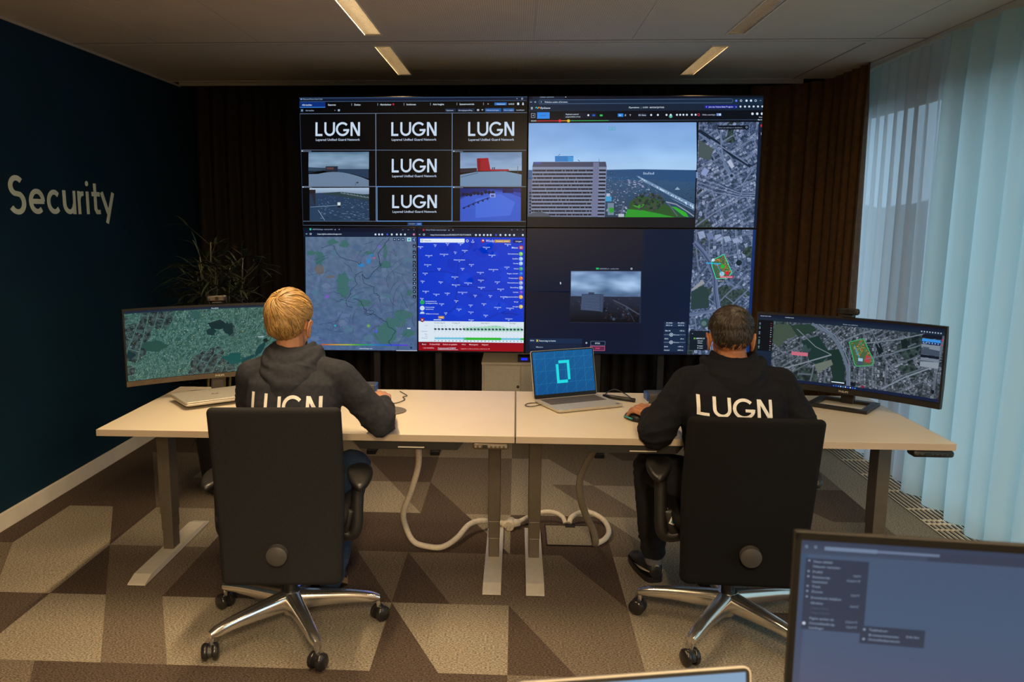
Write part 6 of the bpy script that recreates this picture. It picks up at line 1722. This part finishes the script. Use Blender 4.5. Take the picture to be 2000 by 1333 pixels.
def hand_shapes(b, W, d, n, side, curl=0.5, spread=0.12, s=1.0):
    """W wrist, d direction of the hand, n normal of the back of the hand, side=+1 right hand (thumb on -u side)"""
    d = d.normalized(); u = d.cross(n).normalized(); n = u.cross(d).normalized()   # u points to the right of the hand seen from its back
    def P(a, c, e): return W + (d * a + u * c + n * e) * s
    mcp = [P(0.086, -0.030, 0.006), P(0.092, -0.010, 0.010), P(0.088, 0.010, 0.008), P(0.080, 0.028, 0.002)]
    if side < 0: mcp = [P(0.086, 0.030, 0.006), P(0.092, 0.010, 0.010), P(0.088, -0.010, 0.008), P(0.080, -0.028, 0.002)]
    rb = [0.0125, 0.0135, 0.013, 0.012]
    for m, r in zip(mcp, rb):
        b.cap(P(0.006, (m - W).dot(u) / s * 0.5, 0.0), m, 0.0165 * s, r * s)
    b.cap(P(0.03, 0.012, -0.004), P(0.03, -0.012, -0.004), 0.016 * s, 0.016 * s)
    L = [(0.043, 0.025, 0.019), (0.048, 0.029, 0.020), (0.044, 0.027, 0.019), (0.034, 0.021, 0.017)]
    for i, m in enumerate(mcp):
        sp = (1.5 - i) * spread * (-1 if side > 0 else 1)
        dd = (d * math.cos(sp) + u * math.sin(sp))
        a = 0.10 + 0.1 * (i == 0)
        p = m
        pts = [p]
        cc = curl * (1.0 + 0.12 * i)
        for k, l in enumerate(L[i]):
            a += cc * (0.55, 0.85, 0.5)[k]
            v = dd * math.cos(a) - n * math.sin(a)
            p = p + v * l * s
            pts.append(p)
        r0 = (0.0092, 0.0096, 0.0090, 0.0080)[i] * s
        b.chain(pts, [r0 * 1.1, r0, r0 * 0.92, r0 * 0.82])
    t = -1 if side > 0 else 1
    p0 = P(0.022, t * 0.022, -0.008); p1 = P(0.052, t * 0.048, -0.018); p2 = P(0.078, t * 0.056, -0.026); p3 = P(0.100, t * 0.054, -0.032)
    b.chain([p0, p1, p2, p3], [0.0165 * s, 0.0125 * s, 0.0105 * s, 0.009 * s])

def ellring(c, rx, ry, ax=None, n=28, p=2.4):
    out = []
    for k in range(n):
        a = 2 * PI * k / n
        x = math.copysign(abs(math.cos(a)) ** (2 / p), math.cos(a)); y = math.copysign(abs(math.sin(a)) ** (2 / p), math.sin(a))
        v = V(x * rx, y * ry, 0)
        if ax is not None: v = ax @ v
        out.append(Vector(c) + v)
    return out

def wrinkle(r, amt, scale, seed, where=None, st=(1, 1, 1)):
    r.bm.normal_update()
    mv = []
    for v in r.bm.verts:
        q = V(v.co.x * scale * st[0], v.co.y * scale * st[1], v.co.z * scale * st[2]) + V(seed, seed * 2, 0)
        w = noise.noise(q + V(1, 1, 1) * 0.9 * noise.noise(q * 0.6))
        w = 1 - 2 * abs(w) ** 0.6 if True else w
        k = where(v.co) if where else 1.0
        mv.append((v, v.normal * (amt * w * k)))
    for v, d in mv: v.co += d

def person(name, label, P, mats, style):
    """P: joint positions in world space"""
    skin, hood_m, pants_m, hair_m, shoe_m, sole_m = mats
    pel = P['pelvis']
    r0 = pel.copy(); r0.z = 0
    # ---- the body, one continuous surface
    b = MB()
    HM = head_shapes(b, P['head'], P['yaw'], P.get('pitch', 0.0))
    b.cap(P['neck'], P['head'] + V(0, -0.004, -0.045), 0.056, 0.050)
    ch = P['chest']
    b.loft([ellring(pel + V(0, 0, -0.06), 0.13, 0.10), ellring(pel, 0.155, 0.11), ellring(pel.lerp(ch, 0.4), 0.125, 0.09), ellring(pel.lerp(ch, 0.8), 0.145, 0.10), ellring(ch, 0.155, 0.10), ellring(ch.lerp(P['neck'], 0.6), 0.12, 0.07), ellring(P['neck'], 0.06, 0.055)])
    for s in ('L', 'R'):
        b.chain([P['neck'] + V(0, 0, -0.03), P['sh' + s], P['el' + s], P['wr' + s]], [0.045, 0.046, 0.036, 0.024])
        b.cap(P['wr' + s], P['wr' + s] + P['hd' + s].normalized() * 0.02, 0.024, 0.022)
        hand_shapes(b, P['wr' + s], P['hd' + s], P['hn' + s], 1 if s == 'R' else -1, P['curl' + s], P.get('spread' + s, 0.12))
        b.chain([P['hip' + s], P['kn' + s], P['an' + s]], [0.078, 0.050, 0.036])
        b.chain([P['an' + s], P['an' + s] + V(0, 0, -0.05), P['to' + s] + V(0, 0, -0.002)], [0.034, 0.026, 0.018])
    r = remeshed(b, 0.0036, 4, 0.5)
    body = r.build(name, skin)
    WM[body.name] = Matrix.Identity(4)
    tag(body, label, 'person')
    for s in (-1, 1):
        e = MB(); e.ell(HM @ V(s * 0.030, 0.0735, -0.018), (0.0115, 0.0115, 0.0115)); e.mi = 1; e.ell(HM @ V(s * 0.030, 0.0815, -0.018), (0.0048, 0.0042, 0.0048)); e.build('eye', [M_eye, M_black], body)
    # ---- hoodie
    b = MB()
    hs = style['torso']      # list of (t along pelvis->chest->neck, rx, ry, dy)
    b.loft([ellring(Vector(c), rx, ry, None, 36, 2.6) for c, rx, ry in hs])
    for s in ('L', 'R'):
        sg = -1 if s == 'L' else 1
        b.chain([P['neck'] + V(sg * 0.03, -0.005, -0.035), P['sh' + s] + V(sg * -0.012, 0, 0.0)], [0.060, 0.064])
        el = P['el' + s]; sh = P['sh' + s]; wr = P['wr' + s]
        b.chain([sh, sh.lerp(el, 0.5) + V(sg * 0.006, 0, -0.004), el, el.lerp(wr, 0.45), el.lerp(wr, 0.78), el.lerp(wr, 0.88)], style['sleeve'])
        b.chain([el.lerp(wr, 0.86), el.lerp(wr, 0.96)], [style['sleeve'][-1] - 0.006, style['sleeve'][-1] - 0.008])
    r = remeshed(b, 0.006, 7, 0.5)
    shs = [P['elL'], P['elR'], P['shL'].lerp(P['elL'], 0.75), P['shR'].lerp(P['elR'], 0.75), P['elL'].lerp(P['wrL'], .6), P['elR'].lerp(P['wrR'], .6)]
    def where(co):
        k = max(math.exp(-((co - p).length / 0.09) ** 2) for p in shs)
        return 0.25 + 1.0 * k + 0.4 * math.exp(-((co.z - (ch.z - 0.22)) / 0.08) ** 2)
    wrinkle(r, 0.0055, 11, style['seed'], where, (1, 1, 1.7))
    wrinkle(r, 0.0016, 30, style['seed'] + 4, where)
    hoodie = r.build('hoodie', hood_m, body)
    hd = hoodie.data
    bvh = BVHTree.FromPolygons([v.co.copy() for v in hd.vertices], [list(p.vertices) for p in hd.polygons])
    # hood: nested draped folds around the neck and down the back
    b = MB()
    N_ = P['neck']
    for (rx, ry, ztop, zbot_side, zbot_back, th, span, tilt) in style['hood']:
        rings = []
        NA = 30
        for k in range(NA + 1):
            t = -1 + 2 * k / NA
            a = t * R(span)
            back = max(0.0, math.cos(a)) ** 1.5
            endk = max(0.10, 1 - abs(t) ** 6)
            zt = ztop - 0.018 * back
            zb = zbot_side + (zbot_back - zbot_side) * back
            zc = (zt + zb) / 2; hh = (zt - zb) / 2 * (0.6 + 0.4 * endk); tt = th * (0.65 + 0.35 * back) * endk
            cx = N_.x + style['hx'] + rx * math.sin(a) * (1 + 0.0 * t); cy = N_.y - ry * math.cos(a) + 0.018
            ring = []
            for q in range(20):
                u = 2 * PI * q / 20
                e = math.sin(u) * hh; w = math.cos(u) * tt
                w += (0.35 + tilt) * -e * 0.5 * back     # lower edge hangs outwards
                ring.append(V(cx + math.sin(a) * w, cy - math.cos(a) * w, N_.z + zc + e))
            rings.append(ring)
        b.loft(rings)
    r = remeshed(b, 0.0045, 3, 0.5)
    # long drape folds that follow the U of the hood
    r.bm.normal_update()
    for v in r.bm.verts:
        dx = v.co.x - N_.x - style['hx']; dz = v.co.z - N_.z
        rad_ = math.sqrt(dx * dx + (dz - 0.10) ** 2)
        f_ = math.sin(rad_ * 150 + 3.0 * noise.noise(v.co * 9 + V(style['seed'], 0, 0)))
        v.co += v.normal * (0.0028 * f_ * max(0, 0.5 + noise.noise(v.co * 7)))
    wrinkle(r, 0.0022, 14, style['seed'] + 9, None, (1, 1, 1.6))
    r.build('hood', hood_m, hoodie)
    # white word on the back, laid onto the cloth
    polys, tw = lugn_polys()
    X0, X1, ZB, ZT, slope = style['print']
    b = MB()
    def onback(x, z):
        hit = bvh.ray_cast(V(x, 1.0, z), V(0, 1, 0))
        hit = bvh.ray_cast(V(x, ch.y - 0.6, z), V(0, 1, 0))
        y = hit[0].y if hit[0] is not None else ch.y - 0.1
        return V(x, y - 0.0018, z)
    for p in polys:
        # subdivide quads along their length
        n = 6
        for i in range(n):
            def lp(a, c, t): return (a[0] + (c[0] - a[0]) * t, a[1] + (c[1] - a[1]) * t)
            for j in range(3):
                qs = []
                for (t, w) in ((i / n, j / 3), ((i + 1) / n, j / 3), ((i + 1) / n, (j + 1) / 3), (i / n, (j + 1) / 3)):
                    top = lp(p[0], p[1], t); bot = lp(p[3], p[2], t); q = lp(top, bot, w)
                    x = X0 + (X1 - X0) * q[0] / tw
                    z = ZB + (ZT - ZB) * q[1] + slope * (q[0] / tw)
                    qs.append(onback(x, z))
                b.poly(qs)
    b.build('back_print', M_print, hoodie)
    # ribbed cuffs
    # ---- trousers
    b = MB()
    b.loft([ellring(pel + V(0, 0, -0.075), 0.145, 0.12), ellring(pel + V(0, 0, -0.03), 0.175, 0.135), ellring(pel + V(0, 0, 0.06), 0.165, 0.125), ellring(pel + V(0, 0, 0.10), 0.15, 0.115)])
    for s in ('L', 'R'):
        hp, kn, an = P['hip' + s], P['kn' + s], P['an' + s]
        b.chain([hp, hp.lerp(kn, 0.5), kn, kn.lerp(an, 0.35), kn.lerp(an, 0.8), kn.lerp(an, style['hem'])], style['leg'])
    r = remeshed(b, 0.007, 6, 0.5)
    kn = [P['knL'], P['knR']] + [P['kn' + s].lerp(P['an' + s], 0.8) for s in 'LR']
    wrinkle(r, 0.006, 12, style['seed'] + 7, lambda co: 0.3 + max(math.exp(-((co - p).length / 0.10) ** 2) for p in kn), (1, 1, 1.5))
    r.build('trousers', pants_m, body)
    # ---- socks and shoes
    for s in ('L', 'R'):
        an, to = P['an' + s], P['to' + s]
        b = MB(); b.chain([P['kn' + s].lerp(an, 0.72), an + V(0, 0, -0.01)], [0.040, 0.040]); b.build('sock', M_sock, body)
        f = (to - an); f.z = 0; f.normalize()
        side = V(f.y, -f.x, 0)
        lift = P.get('lift' + s, 0.0)       # heel raised: rotation about the ball of the foot
        heel = V(an.x, an.y, 0) - f * 0.035
        L = 0.275
        def S(u, w, h):
            # u 0..1 heel to toe, w sideways, h height; heel lift bends about u=.72
            base = heel + f * (L * u) + side * w
            z = h
            if lift and u < 0.74:
                d_ = (0.74 - u) * L
                base = heel + f * (L * 0.74 - d_ * math.cos(lift) + h * math.sin(lift) * 0.6) + side * w
                z = d_ * math.sin(lift) + h * math.cos(lift)
            return V(base.x, base.y, z)
        def outline(u):
            return 0.031 + 0.016 * math.sin(PI * min(1, u * 0.9 + 0.05)) ** 0.8 * (1.0 if u < 0.72 else 1.0) - (0.020 * ((u - 0.8) / 0.2) ** 2 if u > 0.8 else 0) - (0.010 * ((0.12 - u) / 0.12) ** 2 if u < 0.12 else 0)
        us = [0.0, 0.03, 0.10, 0.2, 0.35, 0.5, 0.62, 0.74, 0.85, 0.93, 0.98, 1.0]
        top = {0.0: 0.060, 0.03: 0.092, 0.10: 0.106, 0.2: 0.108, 0.35: 0.100, 0.5: 0.084, 0.62: 0.066, 0.74: 0.056, 0.85: 0.049, 0.93: 0.042, 0.98: 0.033, 1.0: 0.026}
        b = MB(); rings = []
        for u in us:
            w = outline(u); h = top[u]
            k = 0.82 if u in (0.0, 1.0) else 1.0
            ring = []
            for q in range(16):
                a = 2 * PI * q / 16
                ww = w * k * math.cos(a) * (1.0 if math.sin(a) < 0 else (1.0 - 0.30 * math.sin(a)))
                ring.append(S(u, ww, 0.018 + (h - 0.018) * (0.5 + 0.5 * math.sin(a))))
            rings.append(ring)
        b.loft(rings)
        sh = b.build('shoe', shoe_m, body)
        b = MB(); rings = []
        for u in us:
            w = outline(u) * (0.85 if u in (0.0, 1.0) else 1.05)
            rings.append([S(u, w, 0.0), S(u, w, 0.024), S(u, -w, 0.024), S(u, -w, 0.0)])
        b.loft(rings, True, False); b.build('sole', sole_m, sh, smooth=40)
        if style.get('stripe'):
            b = MB()
            for sg in (-1, 1):
                pts = [S(u, sg * (outline(u) * 0.97 + 0.0012), h) for u, h in ((0.02, 0.050), (0.15, 0.046), (0.3, 0.040), (0.5, 0.034))]
                b.tube(pts, [0.002, 0.005, 0.005, 0.002], 8)
            # little mark on the heel side
            b.tube([S(0.0, 0.012, 0.074) - f * 0.002, S(0.0, 0.0, 0.080) - f * 0.004, S(0.0, -0.010, 0.076) - f * 0.002], [0.0018, 0.003, 0.001], 6)
            b.build('side_stripe', M_soleW, sh)
    hair(body, HM, hair_m, style)
    return body

def hair(body, HM, m, style):
    """scalp cap plus many fine locks running out from the crown"""
    kind = style['hair']
    rnd = random.Random(style['seed'])
    bm = bmesh.new()
    tl = bm.verts.layers.float.new('tone')
    HC = V(0, -0.010, 0.008)
    bvh = BVHTree.FromPolygons([v.co.copy() for v in body.data.vertices], [list(p.vertices) for p in body.data.polygons])
    HMI = HM.inverted()
    def scalp(th, ph, off=0.0):
        """direction th (polar from +z), ph azimuth (0=+y face) -> head-local point on the cranium"""
        d = V(math.sin(th) * math.sin(ph), math.sin(th) * math.cos(ph), math.cos(th))
        rx, ry, rz = 0.0775 + off, 0.096 + off, 0.086 + off
        if d.z < 0: rz = 0.105 + off; 
        if d.z < 0 and d.y < 0:
            # nape narrows
            k = min(1, -d.z * 1.3); rx *= 1 - 0.22 * k; ry *= 1 - 0.28 * k
        s_ = 1 / math.sqrt((d.x / rx) ** 2 + (d.y / ry) ** 2 + (d.z / rz) ** 2)
        if d.z < 0.15:
            # follow the real surface of the head and nape
            far = HM @ (HC + d * 0.16)
            hit = bvh.ray_cast(far, (HM @ HC) - far)
            if hit[0] is not None:
                q = HMI @ hit[0]
                k = min(1, (0.15 - d.z) / 0.3)
                L = min((q - HC).length, 0.128) + off
                if abs(d.x) > 0.5: L = min(L, (0.0785 + off) / abs(d.x))
                s_ = s_ * (1 - k) + L * k
        return HC + d * s_
    def edge(ph):
        """polar angle where the hair ends"""
        a = abs((ph + PI) % (2 * PI) - PI)     # 0 at face, pi at the back
        a = math.degrees(a)
        pts = [(0, 48), (30, 50), (50, 60), (66, 84), (80, 102 if kind == 'blond' else 94), (90, 92 if kind == 'blond' else 86), (104, 94 if kind == 'blond' else 88), (116, 124), (140, style['nape'] - 4), (180, style['nape'])]
        for (a0, e0), (a1, e1) in zip(pts, pts[1:]):
            if a <= a1: return R(e0 + (e1 - e0) * (a - a0) / (a1 - a0))
        return R(pts[-1][1])
    # cap
    nphi, nth = 96, 36
    off = style['cap']
    rows = []
    for j in range(nth + 1):
        row = []
        for i in range(nphi):
            ph = 2 * PI * i / nphi
            th = edge(ph) * j / nth
            taper = 1 - (j / nth) ** 5
            o = -0.002 + off(th, ph) * taper
            p = scalp(th, ph, o)
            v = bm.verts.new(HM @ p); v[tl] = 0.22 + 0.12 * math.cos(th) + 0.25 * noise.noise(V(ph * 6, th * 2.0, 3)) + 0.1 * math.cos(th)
            row.append(v)
        rows.append(row)
    for j in range(nth):
        for i in range(nphi):
            k = (i + 1) % nphi
            if j == 0:
                try: f = bm.faces.new((rows[0][0], rows[1][i], rows[1][k]))
                except ValueError: continue
            else: f = bm.faces.new((rows[j][i], rows[j + 1][i], rows[j + 1][k], rows[j][k]))
            f.smooth = True
    # locks following a flow field that swirls around the crown
    crown = scalp(style['crown'][0], style['crown'][1], 0)
    cd = (crown - HC).normalized()
    tA = cd.orthogonal().normalized(); tB = cd.cross(tA)
    n = style['locks']
    for q in range(n):
        # random start on the scalp
        z = 1 - 1.75 * rnd.random(); ph = rnd.random() * 2 * PI; th = math.acos(max(-1, z))
        if th > edge(ph) * 0.97: continue
        d = V(math.sin(th) * math.sin(ph), math.sin(th) * math.cos(ph), math.cos(th))
        L = style['len'](th, ph) * rnd.uniform(0.75, 1.2)
        seg = 7
        step = L / seg
        w0 = rnd.uniform(*style['w'])
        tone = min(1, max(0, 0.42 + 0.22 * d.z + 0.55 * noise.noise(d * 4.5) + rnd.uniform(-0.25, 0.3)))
        lift0 = rnd.uniform(0.3, 1.0)
        prev = None
        cur = d
        jit = rnd.uniform(-0.22, 0.22)
        clump = 0.35 * noise.noise(d * 5.5 + V(7, 1, 2))
        for k in range(seg + 1):
            t = k / seg
            a_th = math.acos(max(-1, min(1, cur.z))); a_ph = math.atan2(cur.x, cur.y)
            e = edge(a_ph)
            o = off(a_th, a_ph) * (1 - min(1, a_th / e) ** 5 * 0.9) + 0.0022 * lift0 + style['lift'](a_th, a_ph) * lift0 * math.sin(PI * min(1, t * 0.8)) 
            if k == seg: o -= 0.002
            p = scalp(a_th, a_ph, max(o, -0.001))
            # flow: away from the crown with swirl, plus style direction, pulled down at the sides
            fd = cur - cd * cur.dot(cd)
            fl = fd.normalized() if fd.length > 0.02 else tA
            sw = cd.cross(fl)
            g = style['flow'](cur)
            dirn = fl * 0.9 + sw * (style['swirl'] * math.exp(-fd.length * 2.2) + jit + clump) + g
            dirn -= cur * dirn.dot(cur)
            if dirn.length < 1e-5: break
            dirn.normalize()
            sidev = (cur.cross(dirn)).normalized()
            w = w0 * (1 - 0.85 * t ** 2.2) * (0.5 + 0.5 * min(1, t * 5))
            ridge = 0.0016
            a = bm.verts.new(HM @ (p - sidev * w)); c = bm.verts.new(HM @ (p + cur * (ridge * (1 - t)))); e2 = bm.verts.new(HM @ (p + sidev * w))
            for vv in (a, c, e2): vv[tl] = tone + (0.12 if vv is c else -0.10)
            if prev:
                for x, y in ((0, 1), (1, 2)):
                    f = bm.faces.new((prev[x], prev[y], (a, c, e2)[y], (a, c, e2)[x])); f.smooth = True
            prev = (a, c, e2)
            nxt = (cur + dirn * (step / 0.088)).normalized()
            if math.acos(max(-1, min(1, nxt.z))) > edge(math.atan2(nxt.x, nxt.y)) * 1.03: break
            cur = nxt
    me = bpy.data.meshes.new('hair'); bm.to_mesh(me); bm.free(); me.materials.append(m)
    o = bpy.data.objects.new('hair', me); COL.objects.link(o); o.parent = body
    return o

# ---- blond person at the left desk
PL = dict(pelvis=V(-0.815, 2.845, 0.575), chest=V(-0.805, 2.925, 0.93), neck=V(-0.832, 2.955, 1.035), head=V(-0.842, 3.00, 1.168), yaw=R(-10), pitch=R(-6),
          shL=V(-0.968, 2.93, 0.965), elL=V(-1.000, 3.02, 0.80), wrL=V(-0.86, 3.19, 0.785), hdL=V(0.35, 0.9, -0.05), hnL=V(0, 0.1, 1), curlL=0.35,
          shR=V(-0.642, 2.93, 0.965), elR=V(-0.500, 2.945, 0.795), wrR=V(-0.538, 3.285, 0.796), hdR=V(-0.28, 0.95, 0.03), hnR=V(0.12, -0.05, 1), curlR=0.42, spreadR=0.10,
          hipL=V(-0.90, 2.88, 0.555), knL=V(-0.93, 3.28, 0.545), anL=V(-0.865, 3.10, 0.115), toL=V(-0.875, 3.25, 0.03),
          hipR=V(-0.735, 2.88, 0.555), knR=V(-0.650, 3.20, 0.545), anR=V(-0.735, 3.09, 0.115), toR=V(-0.745, 3.24, 0.03), liftL=R(28), liftR=R(28))
def flowL(c): return V(0.55, 0.35, -0.1) * max(0, c.z + 0.1) + V(0, 0, -0.5) * max(0, 0.35 - c.z)
styleL = dict(seed=3.0, hair='blond', crown=(R(44), R(186)), locks=3400, w=(0.0011, 0.0026), swirl=0.9, nape=143,
              cap=lambda th, ph: 0.011 * math.exp(-(th / 0.9) ** 2) + 0.008, lift=lambda th, ph: 0.006 if th < 1.2 else 0.003,
              len=lambda th, ph: 0.085 if th < 1.3 else 0.045, flow=flowL,
              torso=[((-0.815, 2.845, 0.50), 0.150, 0.125), ((-0.815, 2.845, 0.56), 0.165, 0.135), ((-0.812, 2.86, 0.66), 0.158, 0.125), ((-0.81, 2.885, 0.78), 0.160, 0.122), ((-0.808, 2.905, 0.88), 0.172, 0.120), ((-0.808, 2.918, 0.955), 0.168, 0.105), ((-0.815, 2.935, 1.005), 0.118, 0.080), ((-0.828, 2.95, 1.04), 0.066, 0.060)],
              sleeve=[0.063, 0.059, 0.058, 0.050, 0.038, 0.034], hx=0.012,
              hood=[(0.072, 0.068, 0.058, -0.010, -0.030, 0.022, 132, 0.2), (0.094, 0.104, 0.044, -0.020, -0.082, 0.030, 124, 0.5), (0.104, 0.132, 0.020, -0.030, -0.135, 0.034, 106, 0.5)],
              **{'print': (-0.938, -0.682, 0.852, 0.930, -0.012)}, hem=1.0, leg=[0.090, 0.083, 0.066, 0.062, 0.056, 0.056])
person('person', 'seated blond person in charcoal hoodie, right hand on a mouse at left desk', PL, (M_skinL, M_hoodL, M_jeans, M_hairL, M_shoeT, M_soleT), styleL)

# ---- dark-haired person at the right desk
PR = dict(pelvis=V(0.805, 2.93, 0.575), chest=V(0.795, 3.00, 0.93), neck=V(0.808, 3.035, 1.005), head=V(0.804, 3.085, 1.122), yaw=R(-6), pitch=R(-14),
          shL=V(0.638, 3.00, 0.945), elL=V(0.520, 2.955, 0.775), wrL=V(0.540, 3.165, 0.785), hdL=V(-0.42, 0.88, 0.03), hnL=V(-0.10, -0.05, 1), curlL=0.42, spreadL=0.12,
          shR=V(0.965, 3.00, 0.945), elR=V(1.045, 2.945, 0.775), wrR=V(0.965, 3.17, 0.785), hdR=V(-0.15, 0.95, 0), hnR=V(0, 0.1, 1), curlR=0.35,
          hipL=V(0.715, 2.95, 0.555), knL=V(0.560, 3.285, 0.54), anL=V(0.605, 3.385, 0.105), toL=V(0.572, 3.54, 0.035),
          hipR=V(0.89, 2.95, 0.555), knR=V(0.985, 3.33, 0.54), anR=V(0.97, 3.42, 0.105), toR=V(0.99, 3.56, 0.035))
def flowR(c): return V(-0.25, 0.7, 0.0) * max(0, c.z) + V(-0.25, 0, -0.5) * max(0, 0.4 - c.z)
styleR = dict(seed=11.0, hair='dark', crown=(R(52), R(160)), locks=3600, w=(0.0008, 0.0018), swirl=1.6, nape=140,
              cap=lambda th, ph: 0.0055 + 0.002 * math.exp(-(th / 0.9) ** 2), lift=lambda th, ph: 0.002,
              len=lambda th, ph: 0.035 if th < 1.3 else 0.018, flow=flowR,
              torso=[((0.805, 2.93, 0.50), 0.155, 0.130), ((0.805, 2.93, 0.56), 0.172, 0.140), ((0.80, 2.945, 0.66), 0.166, 0.132), ((0.795, 2.965, 0.78), 0.176, 0.130), ((0.795, 2.985, 0.88), 0.190, 0.125), ((0.797, 2.998, 0.94), 0.180, 0.108), ((0.803, 3.01, 0.985), 0.120, 0.082), ((0.808, 3.03, 1.015), 0.070, 0.062)],
              sleeve=[0.066, 0.064, 0.066, 0.058, 0.048, 0.042], hx=0.0,
              hood=[(0.076, 0.070, 0.056, -0.010, -0.025, 0.022, 134, 0.2), (0.104, 0.106, 0.040, -0.020, -0.070, 0.028, 126, 0.5), (0.112, 0.136, 0.018, -0.030, -0.115, 0.032, 106, 0.5)],
              **{'print': (0.648, 0.908, 0.857, 0.925, -0.012)}, hem=0.93, stripe=True, leg=[0.093, 0.086, 0.070, 0.068, 0.058, 0.050])
person('person', 'seated dark-haired person in black hoodie, left hand on a mouse at right desk', PR, (M_skinR, M_hoodR, M_blackpants, M_hairR, M_shoeB, M_shoeB), styleR)

# ---- what their hands hold
def mouse(loc, rz, label, m, accent=None):
    r = root('computer_mouse', label, 'mouse', loc, rz)
    b = MB(); rings = []
    for t in [i / 10 for i in range(11)]:
        y = -0.055 + 0.11 * t
        w = 0.030 * math.sqrt(max(0.02, 1 - (2 * t - 1) ** 4)) ; h = 0.032 * math.sqrt(max(0.03, 1 - (1.7 * t - 0.75) ** 2 * 0.9))
        rings.append([(w * math.cos(a), y, max(0.0, 0.001 + h * max(0.0, math.sin(a)))) for a in [2 * PI * k / 20 for k in range(20)]])
    b.loft(rings); b.build('shell', m, r, smooth=60)
    b = MB(); b.tube([(0, 0.030, 0.026), (0, 0.046, 0.020)], 0.0035, 8); b.build('scroll_wheel', M_black, r)
    if accent: b = MB(); b.tube([(-0.031, -0.02, 0.010), (-0.031, 0.03, 0.010)], 0.004, 8); b.tube([(0.031, -0.02, 0.010), (0.031, 0.03, 0.010)], 0.004, 8); b.build('side_grip', accent, r)
mouse((-0.562, 3.372, 0.7425), R(12), 'black mouse under the right hand of the blond person', M_black)
mouse((0.487, 3.262, 0.7405), R(30), 'black mouse with teal sides under the left hand of the dark-haired person', M_black, M_teal)
b = MB(); b.lathe([(0, 0), (0.072, 0), (0.074, 0.001), (0.072, 0.002), (0, 0.002)], c=(-0.530, 3.345, 0.7403), n=40)
tag(b.build('mouse_mat', M_mouse), 'round grey mat under the mouse on the left desk', 'mouse mat')
cable('mouse_cable', [(-0.572, 3.432, 0.750), (-0.565, 3.46, 0.743), (-0.515, 3.48, 0.743), (-0.49, 3.55, 0.743), (-0.505, 3.60, 0.743), (-0.49, 3.63, 0.743), (-0.535, 3.72, 0.743)], 0.0018, M_black, 'thin black mouse cable on the left desk')
